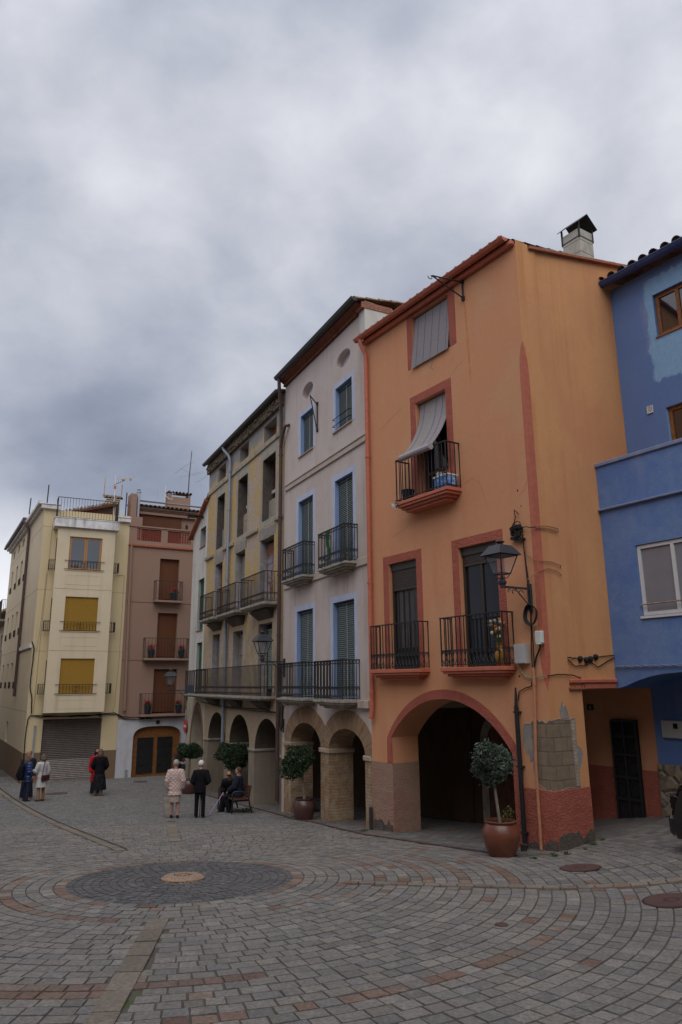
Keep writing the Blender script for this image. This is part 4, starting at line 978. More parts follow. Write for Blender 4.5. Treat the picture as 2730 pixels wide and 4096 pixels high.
for x0,x1 in ((.39,1.62),(1.96,3.19)):
    mb=MB(); nx_=9;nz_=5
    for i in range(nx_+1): x=x0+(x1-x0)*i/nx_; mb.box(x-.012,x+.012,.05,.11,9.93,10.55)
    for j in range(nz_+1): z=9.93+.62*j/nz_; mb.box(x0,x1,.055,.105,z-.011,z+.011)
    for i in range(nx_):
        for j in range(nz_):
            xc=x0+(x1-x0)*(i+.5)/nx_; zc=9.93+.62*(j+.5)/nz_
            for sg in (-1,1): mb.tube([(xc+sg*.05*math.cos(q),.08,zc+.045*math.sin(q)+sg*.01) for q in (-1.2,-.4,.4,1.2)],.016,4)
    mb.build('lattice',M_LAT,BR)
MB().box(.34,.64,1.6,2.4,9.7,12.76).box(.64,1.0,1.6,2.4,9.7,11.5).box(.9,W_B,2.5,9,9.7,12.0).build('upper_storey',M_BROWN,BR)
ub=MB().box(.97,3.35,2.44,2.49,9.75,11.95)
for i in range(40): ub.box(.97,3.35,2.425,2.44,9.77+i*.055,9.77+i*.055+.035)
for x in (1.76,2.55,2.95): ub.box(x-.012,x+.012,2.415,2.43,9.75,11.95)
ub.build('blind',M_BLIND,BR)
ea=MB()
for i in range(4): ea.box(.9,W_B,2.36-i*.06,2.5,12.0+i*.055,12.0+i*.055+.042)
ea.box(.9,W_B,2.3,2.5,11.86,11.99).build('eaves',M_BROWN,BR)
rf=tiles(MB(),.9,W_B,2.1,12.26,6,13.1,.235,.092); roofB=rf.build('roof',M_TILE,BR)
gutter(BR,.9,W_B-.4,2.3,12.60,.07,M_GALV,brk=1.2)
MB().box(2.93,4.25,3.9,4.5,12.3,13.45).box(2.93,3.12,3.9,4.5,13.45,13.62).box(4.1,4.25,3.9,4.5,13.45,13.62).build('chimney',M_BROWN,roofB)
tiles(MB(),2.85,4.33,3.82,13.66,4.6,13.72,.21,.085).build('chimney_tiles',M_TILE,roofB)
fl=MB().tube([(.80,1.95,11.4),(.80,1.95,12.95)],.085,12).tube([(.80,1.95,12.92),(.80,1.95,13.0)],.125,12).tube([(.80,1.95,13.08),(.80,1.95,13.1)],.11,12).tube([(.80,1.95,12.98),(.80,1.95,13.1)],.04,6); fl.build('flue',M_GALV,BR,smooth=50)
for z in (6.83,4.0): MB().box(0,W_B,-.02,0,z,z+.05).build('string_course',M_BROWN,BR)
for (x0,x1,z0,z1) in BD:
    w=opening(BR,x0,x1,z0,z1,.28,M_BROWN,M_DARK,'balcony_door')
    bl=MB().box(x0+.005,x1-.005,.2,.22,z0+.06,z1-.01)
    for i in range(int((z1-z0)/.05)): bl.box(x0+.005,x1-.005,.19,.2,z0+.07+i*.05,z0+.07+i*.05+.032)
    bl.box((x0+x1)/2-.01,(x0+x1)/2+.01,.18,.192,z0+.05,z1).build('blind',M_BLIND,w)
for x0,x1,zt in ((1.36,2.77,6.93),(.98,3.25,4.08),(.95,3.25,1.43)): balcony(BR,x0,x1,.42,zt,.97,M_BROWN,.0,M_RUST,0,0,.16,.1)
pipe(BR,[(.12,-.1,9.6),(.16,-.1,6.9),(.2,-.1,5.0),(.26,-.1,1.62)],.062,M_BROWN,clips=[(.18,-.1,7.1),(.2,-.1,4.6)])

# ======== cream house
CR=house('cream_house','C',-1.4,'cream corner house with a projecting bay of ochre blinds above a roller shutter garage')
GA=rect(-3.30,-.73,-2.9,1.33)
MB().poly([(-4.02,-3),(-4.02,11.12),(0,11.12),(0,-3)],[GA],0).reveal(GA,0,.25).build('wall',M_CREAMY,CR)
gs=MB(); 
for i in range(34):
    z=-1.32+i*.079; gs.add([(-3.3,.16,z),(-.73,.16,z),(-.73,.135,z+.04),(-3.3,.135,z+.04),(-.73,.16,z+.077),(-3.3,.16,z+.077)],[(0,1,2,3),(3,2,4,5)],0 if i>10 else 1)
gs.box(-3.3,-.73,.13,.17,-1.5,-1.32,1).build('garage_shutter',[plain('brown_shutter_slat',(.12,.096,.088),.6,.15,10),plain('scuffed_shutter_slat',(.235,.20,.19),.5,.2,10)],CR)  # lower slats are paler than the upper ones
MB().box(-4.03,-3.3,-.02,-.001,-2,-.1).build('base_band',M_DADO,CR); MB().box(-.73,-.0,-.02,-.001,-2,-.14).build('base_band',M_DADO,CR)
bx0,bx1,bp=-3.39,-.77,.72
BWN=[(-2.84,-1.36,8.15,9.73),(-2.83,-1.36,5.29,6.87),(-2.82,-1.33,2.45,4.03)]
by=MB().poly([(bx0,1.63),(bx0,10.15),(bx1,10.15),(bx1,1.63)],[rect(*w) for w in BWN],-bp)
by.quad((bx0,0,1.63),(bx0,-bp,1.63),(bx0,-bp,10.15),(bx0,0,10.15)).quad((bx1,-bp,1.63),(bx1,0,1.63),(bx1,0,10.15),(bx1,-bp,10.15)).quad((bx0,0,1.63),(bx1,0,1.63),(bx1,-bp,1.63),(bx0,-bp,1.63))
bay=by.build('bay',M_CREAM,CR)
def yshift(o,dy): o.location.y+=dy; return o
for i,(x0,x1,z0,z1) in enumerate(BWN):
    w=opening(CR,x0,x1,z0,z1,.14,M_CREAM,M_DARK,frame=1 if i==0 else None,fmat=M_WOODO,fw_=.085,mid=(-2.12,-2.06) if i==0 else (),pane=M_GLASSR if i==0 else None); yshift(w,-bp)
    if i:
        bl=MB()
        for k in range(40): zz=z1-.01-(z1-z0)*(k+1)/40; bl.add([(x0,.07,zz),(x1,.07,zz),(x1,.055,zz+.02),(x0,.055,zz+.02),(x1,.07,zz+.039),(x0,.07,zz+.039)],[(0,1,2,3),(3,2,4,5)])
        bl.build('blind',M_OCH,w)
    mb=MB(); zb_=z0+.01; zt_=z0+.42
    mb.box(x0-.17,x1+.17,-.05,-.03,zt_-.01,zt_+.01).box(x0-.17,x1+.17,-.05,-.03,zb_-.01,zb_+.01)
    for k in range(11): x=x0+.04+(x1-x0-.08)*k/10; mb.box(x-.009,x+.009,-.045,-.032,zb_,zt_)
    xm=(x0+x1)/2
    for sg in (-1,1): curl(mb,(xm+sg*.05,zb_+.3),.05,0,5,-.04,.008,7,sg); curl(mb,(xm+sg*.05,zb_+.12),.05,0,-5,-.04,.008,7,sg)
    mb.build('guard_rail',M_RUST,w); MB().box(x0-.06,x1+.06,-.03,.05,z0-.045,z0-.004).build('sill',M_CREAM,w)
    for x,s_ in ((bx0,-1),(bx1,1)):
        mb=MB(); xo=x+s_*.27
        for k in range(5):
            y=-.62+k*.115; mb.box(xo-.008,xo+.008,y-.008,y+.008,z0+.0,z0+.44)
        for y in (-.62,-.16):
            for zz in (z0,z0+.44): mb.box(min(x,xo),max(x,xo),y-.01,y+.01,zz-.01,zz+.01)
            for k in (1,2): xx=x+s_*.09*k; mb.box(xx-.007,xx+.007,y-.007,y+.007,z0,z0+.44)
        for zz in (z0,z0+.44): mb.box(xo-.01,xo+.01,-.62,-.16,zz-.01,zz+.01)
        mb.box(min(x,x+s_*.015),max(x,x+s_*.015),-.58,-.2,z0,z0+1.5,1)
        mb.build('side_window',[M_RUST,M_CEMD],bay)
for z0,z1 in ((7.44,7.9),(4.6,5.02),(1.79,2.2)):
    mb=MB(); frame_mb(mb,-2.88,-1.32,z0,z1,.02,-bp-.008,-bp,0); mb.build('panel_moulding',M_CREAM,bay)
M_GRV=plain('groove_shadow_line',(.30,.245,.15),.9)
for z in (7.22,4.37):
    MB().box(bx0,bx1,-bp-.003,-bp,z,z+.018).build('joint_line',M_GRV,bay); MB().box(-4.02,bx0,-.003,0,z,z+.018).build('joint_line',M_GRV,CR); MB().box(bx1,0,-.003,0,z,z+.018).build('joint_line',M_GRV,CR)
MB().box(-4.02,bx0,-.003,0,10.25,10.268).build('joint_line',M_GRV,CR)
MB().box(bx0-.19,bx1+.14,-bp-.15,0,10.15,10.56).box(bx0-.21,bx1+.16,-bp-.17,0,10.56,10.60).build('bay_coping',M_CORN,bay,bevel=.01)
railing(bay,bx0-.1,bx1+.06,bp+.02,10.62,11.6,M_IRON,.13,0,0,.008,(1,1),0)
MB().box(-4.18,bx0+.05,-.16,0,11.12,11.32).box(-4.2,bx0+.07,-.2,0,11.32,11.36).box(-.62,.02,-.16,0,10.78,10.98).box(-.64,.04,-.2,0,10.98,11.02).build('cornice',M_CORN,CR,bevel=.01)
mb=MB().poly([(-3.3,10.6),(-3.3,11.18),(-.62,11.95),(-.62,10.6)],[],1.6); mb.quad((-3.4,1.3,11.22),(-.5,1.3,12.05),(-.5,4.5,12.05),(-3.4,4.5,11.22)).quad((-3.4,1.3,11.12),(-.5,1.3,11.95),(-.5,1.3,12.05),(-3.4,1.3,11.22)).quad((-3.4,1.3,11.12),(-3.4,4.5,11.12),(-.5,4.5,11.95),(-.5,1.3,11.95))
hut=mb.build('roof_shed',M_WOODD,CR)
tb=MB()
for i in range(16): x=-3.3+i*.18; tb.tube([(x,1.27,11.28+.286*(x+3.4)),(x+.1,4.4,11.31+.286*(x+3.4))],.075,7)
tb.build('shed_tiles',M_TILE,hut)
MB().box(-.95,-.25,1.9,2.5,11.0,12.4).build('stair_head',M_CREAMY,CR); tiles(MB(),-1.1,-.1,1.8,12.4,2.6,12.75,.2,.09).build('stair_head_tiles',M_TILE,CR)
# its side along the street
DD=root('x',(0,0,0)); 
dx,dy=W2L('C',*L2W('D',0,0)); 
def dmap(mb):
    a=R(-60-26.4); c,s=math.cos(a),math.sin(a)
    mb.v=[(dx+x*c-y*s,dy+x*s+y*c,z) for x,y,z in mb.v]; return mb
bpy.data.objects.remove(DD)
DW=[(u0_,u1_,z0,z1) for u0_,u1_ in ((-6.35,-5.45),(-8.5,-7.6),(-10.6,-9.8),(-13.1,-12.3)) for z0,z1 in ((10.58,11.05),(8.4,9.76),(5.5,6.87),(2.7,4.05))]+[(-8.2,-7.1,-.05,.95)]
fm=MB().poly([(-14.7,-3),(-14.7,11.35),(0,11.35),(0,-3)],[rect(*w) for w in DW],0)
for w in DW: fm.reveal(rect(*w),0,.16)
dmap(fm).build('street_wall',M_CREAM,CR)
mb=MB().quad((-14.7,9,-3),(-14.7,0,-3),(-14.7,0,11.3),(-14.7,9,11.3)); dmap(mb).build('wall',M_CREAM,CR)
for (u0_,u1_,z0,z1) in DW:
    w=dmap(MB().quad((u0_,.16,z0),(u1_,.16,z0),(u1_,.16,z1),(u0_,.16,z1),0)).build('window',M_DARK,CR)
    if 1<z0<9: 
        mb=MB().box(u0_-.03,u1_+.03,-.06,-.03,z0+.3,z0+.33)
        for k in range(8): u_=u0_+(u1_-u0_)*k/7; mb.box(u_-.01,u_+.01,-.055,-.035,z0-.02,z0+.32)
        dmap(mb).build('guard_rail',M_RUST,w)
for z in (10.3,7.25,4.65,1.65): dmap(MB().box(-14.7,0,-.003,0,z,z+.02)).build('joint_line',M_GRV,CR)
dmap(MB().box(-14.7,.02,-.3,0,11.36,11.5).box(-14.7,0,-.15,0,11.24,11.36)).build('cornice',M_CORN,CR)
g_=MB(); rr=.09
g_.tube([(-14.9,-.38,11.56),(-5.0,-.38,11.56)],rr,10); dmap(g_).build('gutter',M_GUTD,CR)
dmap(MB().tube([(-5.0,-.36,11.5),(-4.95,-.3,11.3),(-4.8,-.12,11.0),(-4.8,-.1,10.7),(-4.6,-.1,2.3)],.075,8)).build('drainpipe',M_GUTB,CR)
dmap(tiles(MB(),-14.7,-5.0,-.4,11.6,4.2,11.9,.3,.1,.6)).build('roof',M_TILE,CR)
dmap(MB().box(-14.7,-.0,-.02,-.001,-3,-.1)).build('base_band',M_DADO,CR)
dmap(MB().box(-5.4,-.35,-.08,0,4.55,4.72)).build('cable_tray',M_CORN,CR)
MB().box(0,.0,0,0,0,0) 
MB().quad((-4.02,9,-3),(0,9,-3),(0,9,11),(-4.02,9,11)).build('wall',M_CREAM,CR)
MB().quad((-4.02,0,10.9),(0,0,10.9),(0,9,10.9),(-4.02,9,10.9)).build('terrace_floor',M_TERRA,CR)

# ======== blue house
BU=house('blue_house','O',.1,'bright blue house with a set-back upper floor, right of the orange house')
LX0,LX1=RX+.003,12.0
AU=[(5.4,2.70),(5.55,2.74),(5.82,2.84),(6.08,2.91),(6.32,2.95),(6.56,2.97),(6.9,2.99),(7.5,2.97),(8.1,2.88),(8.7,2.70)]
MB().poly([(LX0,2.69),(LX0,7.1),(LX1,7.1),(LX1,-3),(8.7,-3)]+AU[::-1],[rect(6.05,7.9,4.01,5.36)],1.97).build('wall',M_BLUE,BU)
so=MB()
for a,b in zip(AU,AU[1:]): so.quad((a[0],1.97,a[1]),(b[0],1.97,b[1]),(b[0],3.15,b[1]),(a[0],3.15,a[1]))
so.quad((8.7,1.97,-3),(8.7,3.15,-3),(8.7,3.15,2.7),(8.7,1.97,2.7)).quad((LX0,1.97,2.69),(AU[0][0],1.97,2.70),(AU[0][0],3.15,2.7),(LX0,3.15,2.69)).build('arch_soffit',M_BLUE,BU)
MB().box(5.262,8.7,3.15,3.3,1.25,3.0).build('porch_wall',M_BLUE,BU)
m,t,b=base('rubble_base',.92,.15); v=co(t); vo=nd(t,'ShaderNodeTexVoronoi',{'Vector':v,'Scale':3.6,'Randomness':1.0}); ve=nd(t,'ShaderNodeTexVoronoi',{'Vector':v,'Scale':3.6,'Randomness':1.0},feature='DISTANCE_TO_EDGE')
c_=mixc(t,noise(t,v,5,6,.65),(.20,.16,.115),(.36,.30,.22)); c_=mixc(t,nd(t,'ShaderNodeSeparateXYZ',{0:vo.outputs['Color']}).outputs[0],c_,mixc(t,noise(t,v,7,5),(.30,.20,.11),(.26,.235,.20))); t.links.new(mixc(t,ramp(t,ve.outputs['Distance'],[(.0,(1,1,1)),(.06,(0,0,0))]),c_,(.22,.20,.175)),b.inputs['Base Color'])
bump(t,b,mth(t,'ADD',ramp(t,ve.outputs['Distance'],[(0,(0,0,0)),(.2,(1,1,1))]),noise(t,v,9,5)),.9,.06)
MB().box(5.262,8.7,3.09,3.3,-1,1.25).build('stone_base',m,BU,bevel=.02)
MB().box(LX0,LX1,1.93,2.06,7.1,7.18).build('parapet_coping',M_BLTRIM,BU,bevel=.012)
MB().box(LX0,LX1,1.90,1.97,6.17,6.21).build('ledge',M_BLTRIM,BU,bevel=.01)
w=opening(BU,6.05,7.9,4.01,5.36,.10,M_BLUE,M_DARK,frame=1,fmat=M_ALU,fw_=.065,mid=(6.78,),pane=M_GLASSF); w.location.y+=1.97
MB().tube([(6.05,-.03,4.22),(7.9,-.03,4.24)],.016,6).build('guard_bar',plain('flaking_bar',(.30,.22,.17),.8,.5,30),w)
MB().box(6.03,7.92,-.035,.06,3.965,4.008).build('sill',M_ALU,w)
UW=[rect(6.33,7.35,9.93,10.90),rect(6.33,7.3,7.2,8.33)]
MB().poly([(LX0,6.9),(LX0,11.5),(LX1,11.5),(LX1,6.9)],UW,3.1).build('wall',M_BLUEP,BU)
MB().quad((LX0,1.97,6.9),(LX1,1.97,6.9),(LX1,3.1,6.9),(LX0,3.1,6.9)).quad((LX1,1.97,-3),(LX1,9,-3),(LX1,9,11.5),(LX1,3.1,11.5)).quad((LX1,9,-3),(LX0,9,-3),(LX0,9,11.5),(LX1,9,11.5)).build('terrace_floor',M_TERRA,BU)
for i,(z0,z1) in enumerate(((9.93,10.90),(7.2,8.33))):
    w=opening(BU,6.33,7.33,z0,z1,.14,M_BLUEL if i else M_BLUE,M_DARK,frame=1,fmat=M_WOOD,fw_=.075,mid=(6.83,),pane=M_GLASSR); w.location.y+=3.1
    MB().box(6.31,7.35,-.03,.02,z0-.03,z0-.004).build('sill',M_TERRA,w)
vg=MB(); frame_mb(vg,5.92,6.05,8.32,8.48,.012,3.075,3.1)
for k in range(7): vg.box(5.93,6.04,3.08,3.1,8.335+k*.02,8.345+k*.02)
vg.build('vent_grille',M_CORN,BU)
rf=tiles(MB(),LX0-.1,LX1,2.78,11.62,7.2,12.7,.26,.10); rf.build('roof',M_TILE,BU)
gutter(BU,LX0-.05,LX1,2.80,11.58,.10,M_GUTBL,brk=1.0)

# ======== house beyond the cream one, and the hill
PE=root('peach_house',(*L2W('D',-14.75,.25),-1.7),R(-60),'pale peach house with a black balcony, far down the street at the left edge','house'); ZB[PE.name]={'zb':-1.7}
pw=[rect(-4.5,-3.4,4.2,6.2),rect(-2.0,-1.1,4.0,6.0),rect(-2.2,-1.2,1.2,2.9)]
fm=MB().poly([(-12,-4),(-12,7.3),(0,7.3),(0,-4)],pw,0)
for h in pw: fm.reveal(h,0,.2)
fm.quad((0,0,-4),(0,7,-4),(0,7,7.3),(0,0,7.3)).quad((-12,7,-4),(-12,0,-4),(-12,0,7.3),(-12,7,7.3)).quad((0,7,-4),(-12,7,-4),(-12,7,7.3),(0,7,7.3)).build('wall',stucco('peach_render',(.52,.40,.31),(.44,.35,.27),.45,.6,.6),PE)
for h in pw: MB().quad((h[0][0],.2,h[0][1]),(h[2][0],.2,h[0][1]),(h[2][0],.2,h[1][1]),(h[0][0],.2,h[1][1])).build('window',M_DARK,PE)
b_=slab(PE,-9,-.05,.55,7.0,.14,M_STONE,0); railing(b_,-8.9,-.1,.5,7.03,8.25,M_IRON,.1,0,0,.012)
b2=slab(PE,-5,-.3,.6,4.0,.1,M_STONE,0); railing(b2,-4.9,-.4,.55,4.03,5.0,M_IRON,.11,0,0,.012)
tiles(MB(),-12,0,-.3,7.5,3.5,8.2,.3,.1,.6).build('roof',M_TILE,PE)
hm=MB(); xs_=[-120+i*6 for i in range(31)]; ys_=[90+i*6 for i in range(14)]
hv=lambda x,y: -4+22*math.exp(-((x+56)/30)**2)*min(1,max(0,(y-88)/40))*(1+.06*math.sin(x*.21)+.05*math.sin(y*.33+x*.1))
hm.v=[(x,y,hv(x,y)) for y in ys_ for x in xs_]; hm.f=[[j*31+i,j*31+i+1,(j+1)*31+i+1,(j+1)*31+i] for j in range(13) for i in range(30)]; hm.m=[0]*len(hm.f)
hm.build('hill',stucco('dry_hillside',(.30,.22,.12),(.16,.15,.07),.45,.6,.08,.2),smooth=70)['kind']='structure'
# ---------------------------------------------------------------- lamps, signs, cables, boxes
M_LAMP=plain('lamp_iron',(.035,.037,.045),.4,.2,12,.5)
def clearmat(name,c,a):
    m,t,b=base(name,.1,.5); b.inputs['Base Color'].default_value=(*c,1); b.inputs['Alpha'].default_value=a; return m
M_LGL=clearmat('lantern_glass',(.5,.55,.6),.16)
def lamp(fr,x,z,arm,label,flip=0):
    """wall lantern: plate at (x,0), arm straight out, lantern standing on its end; z is the arm height"""
    wx,wy=L2W(fr,x,0); o=root('street_lamp',(wx,wy,z-.45),R(FR[fr][2]),label,'street lamp','wrought iron wall lanterns')
    k=.45
    MB().box(-.045,.045,-.05,-.002,k-.45,k+.10).build('wall_plate',M_LAMP,o,bevel=.006)
    ar=MB().box(-.022,.022,-arm,-.03,k-.02,k+.02)
    ar.tube([(0,-.03,k-.36),(0,-arm*.55,k-.02)],.012,5)
    for yy,s_ in ((-arm*.36,.075),(-arm*.62,.055),(-arm*.78,.045)):
        ar.tube([(0,yy+s_*(1-.07*i)*math.cos(.3+i*.62),k-.03-s_+s_*(1-.07*i)*math.sin(.3+i*.62)) for i in range(8)],.009,4)
    ar.build('arm',M_LAMP,o)
    y=-arm
    hd=MB().lathe([(.05,k-.02),(.05,k+.03),(.075,k+.06),(.08,k+.10),(.03,k+.17),(.03,k+.2)],8,(0,y,0))
    for q in range(4):
        a=math.pi/4+q*math.pi/2; c,s_=math.cos(a),math.sin(a)
        hd.tube([(.02*c,y+.02*s_,k+.16),(.10*c,y+.10*s_,k+.17),(.13*c,y+.13*s_,k+.21),(.135*c,y+.135*s_,k+.255)],.009,5)
        hd.tube([(.16*c,y+.16*s_,k+.255),(.30*c,y+.30*s_,k+.60)],.013,5)
    b0=.115; b1=.215
    for z_,w_ in ((k+.25,b0),(k+.605,b1)):
        hd.box(-w_,w_,y-w_-.012,y-w_+.012,z_-.012,z_+.012).box(-w_,w_,y+w_-.012,y+w_+.012,z_-.012,z_+.012).box(-w_-.012,-w_+.012,y-w_,y+w_,z_-.012,z_+.012).box(w_-.012,w_+.012,y-w_,y+w_,z_-.012,z_+.012)
    hd.build('lantern_frame',M_LAMP,o)
    rf=MB(); r1,r2=.275,.15
    def ring(r,z): return [(-r,y-r,z),(r,y-r,z),(r,y+r,z),(-r,y+r,z)]
    A,B,Cc=ring(r1,k+.61),ring(r2,k+.80),ring(.05,k+.83)
    rf.add(A+B+Cc+ring(.24,k+.625),[(i,(i+1)%4,4+(i+1)%4,4+i) for i in range(4)]+[(4+i,4+(i+1)%4,8+(i+1)%4,8+i) for i in range(4)]+[(12,13,14,15)[::-1]])
    rf.lathe([(.045,k+.82),(.05,k+.85),(.09,k+.875),(.09,k+.885),(.035,k+.91),(.03,k+.925),(.012,k+.94)],10,(0,y,0)).build('lantern_roof',M_LAMP,o)
    gl=MB()
    for q in range(4):
        c0=[(-1,-1),(1,-1),(1,1),(-1,1)][q]; c1=[(1,-1),(1,1),(-1,1),(-1,-1)][q]
        gl.quad((c0[0]*b0,y+c0[1]*b0,k+.26),(c1[0]*b0,y+c1[1]*b0,k+.26),(c1[0]*b1,y+c1[1]*b1,k+.6),(c0[0]*b1,y+c0[1]*b1,k+.6))
    gl.build('lantern_pane',M_LGL,o)
    if fr=='O':
        o.scale=(.93,1,.93); o.location.z=z-.45*.93
    return o
lamp('O',5.13,4.50,.72,'black iron lantern on a scrolled arm at the corner of the orange house')
lamp('Y',9.56,3.48,.74,'black iron lantern beside the dark drainpipe between the yellow and pink houses')
lamp('W',.05,2.57,.82,'black iron lantern on the far end of the white house, before a brown house balcony')

def hoist(fr,x,z0,z1,tip,label,hook=True):
    wx,wy=L2W(fr,x,0); o=root('hoist_bracket',(wx,wy,z0),R(FR[fr][2]),label,'bracket')
    mb=MB().tube([(0,-.025,0),(0,-.025,z1-z0)],.02,6).tube([(0,-.03,z1-z0-.06),tip],.016,6).tube([(0,-.03,.03),tip],.016,6)
    for z in (.02,z1-z0-.04): mb.box(-.035,.035,-.05,-.001,z-.05,z+.05)
    mb.build('arm',M_IRON,o)
    if hook: MB().tube([(tip[0]+.05*math.cos(a)*0,tip[1]-.06+.06*math.cos(a),tip[2]-.05+.05*math.sin(a)) for a in (1.2,.4,-.5,-1.4,-2.3,-3.2)],.010,5).build('hook',M_IRON,o)
hoist('O',3.80,11.08,11.56,(-.06,-.85,.34),'black iron hoist bracket with a hook under the orange house gutter')
hoist('P',2.66,10.17,11.07,(-.02,-.25,1.10),'slender black iron hoist bracket between the attic windows of the pink house',False)
wx,wy=L2W('W',1.75,0); o=root('hoist_beam',(wx,wy,10.15),R(FR['W'][2]),'short rusty steel beam jutting from the top of the white house','beam')
MB().box(-.05,.05,-.75,-.02,.10,.115).box(-.05,.05,-.75,-.02,0,.015).box(-.008,.008,-.75,-.02,.015,.10).build('beam',M_RUST,o)
MB().box(-.02,.02,-.73,-.69,-.12,0).build('hook',M_RUST,o)

def single(name,mb,mat,fr,x,y,z,label,cat,group=None,smooth=None,bevel=0):
    wx,wy=L2W(fr,x,y); o=mb.build(name,mat,None,(wx,wy,z),R(FR[fr][2]),smooth,bevel); return tag(o,label,cat,group)
M_BOX=plain('grey_plastic_box',(.47,.45,.44),.55,.06,6,.3); M_CAB=plain('black_cable',(.014,.013,.013),.6,.2,20); M_CABO=plain('painted_cable',(.30,.15,.085),.7,.15,12)
mb=MB().box(-.135,.135,-.12,-.001,0,.35).box(-.125,.125,-.125,-.12,.01,.34).box(-.05,.02,-.128,-.125,.10,.115)
single('meter_box',mb,M_BOX,'O',4.87,0,3.16,'large grey plastic meter box on the orange house, right of its balcony','meter box',bevel=.012)
mb=MB().box(-.075,.075,-.08,-.001,0,.22).box(-.06,.06,-.09,-.001,-.02,.0); single('junction_box',mb,plain('white_plastic_box',(.62,.64,.60),.5,.05,5),'O',5.33,-.035,3.50,'small white junction box on the red corner ribbon of the orange house','junction box',bevel=.01)
mb=MB().box(-.3,.3,-.07,-.001,0,.32).box(-.06,.02,-.075,-.07,.17,.30); o=single('meter_cupboard',mb,M_BOX,'O',5.76,3.15,1.75,'grey meter cupboard on the blue wall inside the porch','meter box',bevel=.01)
MB().box(-.045,.045,-.003,.003,-.05,.05).build('window',M_GLASS,o,(.0,-.079,.225))
# house number six, painted on a dark plate
o=root('number_plate',(*L2W('O',3.75,3.168),2.22),R(FR['O'][2]),'small dark number 6 plate on the porch wall beside the iron door','number plate')
MB().box(-.085,.085,-.012,-.0,0,.125).build('plate',M_IRON,o,bevel=.004)
cu=bpy.data.curves.new('six','FONT'); cu.body='6'; cu.size=.12; cu.align_x='CENTER'; cu.extrude=.001
tmp=bpy.data.objects.new('six',cu); COL.objects.link(tmp); dg_=bpy.context.evaluated_depsgraph_get(); me=bpy.data.meshes.new_from_object(tmp.evaluated_get(dg_)); bpy.data.objects.remove(tmp)
me.materials.clear(); me.materials.append(plain('number_paint',(.42,.40,.36),.6,.05)); n_=bpy.data.objects.new('numeral',me); COL.objects.link(n_); n_.parent=o; n_.rotation_euler=(R(90),0,0); n_.location=(0,-.0135,.022)
# cream house number
o=root('number_plate',(*L2W('C',-.82,-.0),1.37),R(26.4),'small dark number 5 plate above the right end of the garage shutter','number plate')
MB().box(-.07,.07,-.012,0,0,.12).build('plate',M_IRON,o)
cu=bpy.data.curves.new('five','FONT'); cu.body='5'; cu.size=.11; cu.align_x='CENTER'; cu.extrude=.001
tmp=bpy.data.objects.new('five',cu); COL.objects.link(tmp); dg_=bpy.context.evaluated_depsgraph_get(); me=bpy.data.meshes.new_from_object(tmp.evaluated_get(dg_)); bpy.data.objects.remove(tmp)
me.materials.clear(); me.materials.append(MATS['number_paint']); n_=bpy.data.objects.new('numeral',me); COL.objects.link(n_); n_.parent=o; n_.rotation_euler=(R(90),0,0); n_.location=(0,-.0135,.022)
# no-entry sign at the end of the white house
o=root('no_entry_sign',(*L2W('W',.12,-.06),.72),R(FR['W'][2]),'round red no-entry sign with a white bar on the corner of the white house','road sign')
sg=MB().tube([(0,-.03,.3),(0,-.01,.3)],.29,28); sg.v=[(x*1.0,y,z) for x,y,z in sg.v]; sg.build('disc',plain('sign_red',(.50,.03,.035),.45,.1,6,.4),o,smooth=40)
MB().box(-.2,.2,-.036,-.031,.255,.345).build('bar',M_ALU,o); MB().tube([(0,-.008,.02),(0,-.008,1.0)],.025,8).build('bracket',M_GALV,o)
# small porch lantern on the brown terrace
o=root('wall_lantern',(*L2W('B',3.62,2.42),11.25),R(FR['B'][2]),'small brown lantern on the roof terrace wall of the brown house','lantern')
MB().tube([(0,.02,.25),(0,-.12,.30),(0,-.12,.22)],.012,5).build('arm',M_RUST,o); MB().lathe([(.05,0),(.085,.14),(.10,.15),(.02,.22)],8,(0,-.12,0)).build('lantern',M_RUST,o)

def wob(P,seed,amp=.02,n=5):
    rr=random.Random(seed); Q=[]
    for a,b in zip(P,P[1:]):
        for k in range(n):
            f=k/n; Q.append(tuple(a[i]+(b[i]-a[i])*f+(rr.uniform(-amp,amp) if 0<k else 0) for i in range(3)))
    return Q+[P[-1]]
def cable(fr,runs,r,mat,label,name='cable',seed=1,amp=.012,extra=None,grp=None,n=5):
    mb=MB()
    P0=runs[0][0]
    for i,P in enumerate(runs): mb.tube([(a-P0[0],b,c-P0[2]) for a,b,c in wob(P,seed+i,amp,n)],r*.78,5)
    if extra: extra(mb,P0)
    wx,wy=L2W(fr,P0[0],0); o=mb.build(name,mat,None,(wx,wy,P0[2]),R(FR[fr][2]),60); return tag(o,label,'cable',grp)
# bundle with its connectors at the orange corner
def knot(mb,P0):
    rr=random.Random(5)
    for i in range(14):
        x=4.80+rr.uniform(0,.24)-P0[0]; z=5.60+rr.uniform(-.1,.12)-P0[2]; mb.obox((x,-.06+rr.uniform(-.03,.03),z),(.028,0,.01),(0,.025,0),(-.01,0,.035))
    for i in range(5):
        a=rr.uniform(0,6); mb.tube([(4.95-P0[0]+.12*math.cos(a+j*.6)*(1-j*.05),-.06,5.72-P0[2]+.09*math.sin(a+j*.6)) for j in range(8)],.008,4)
    mb.obox((4.95-P0[0],-.05,5.47-P0[2]),(.15,0,-.035),(0,.04,0),(.01,0,.03))
cable('O',[[(4.85,-.05,5.62),(5.05,-.05,5.68),(W_O+.04,-.05,5.62)],[(5.0,-.05,5.95),(4.92,-.06,6.05),(4.9,-.05,5.7)]],.012,M_CAB,'tangle of black cable connectors high on the orange corner',name='cable_joint',extra=knot)
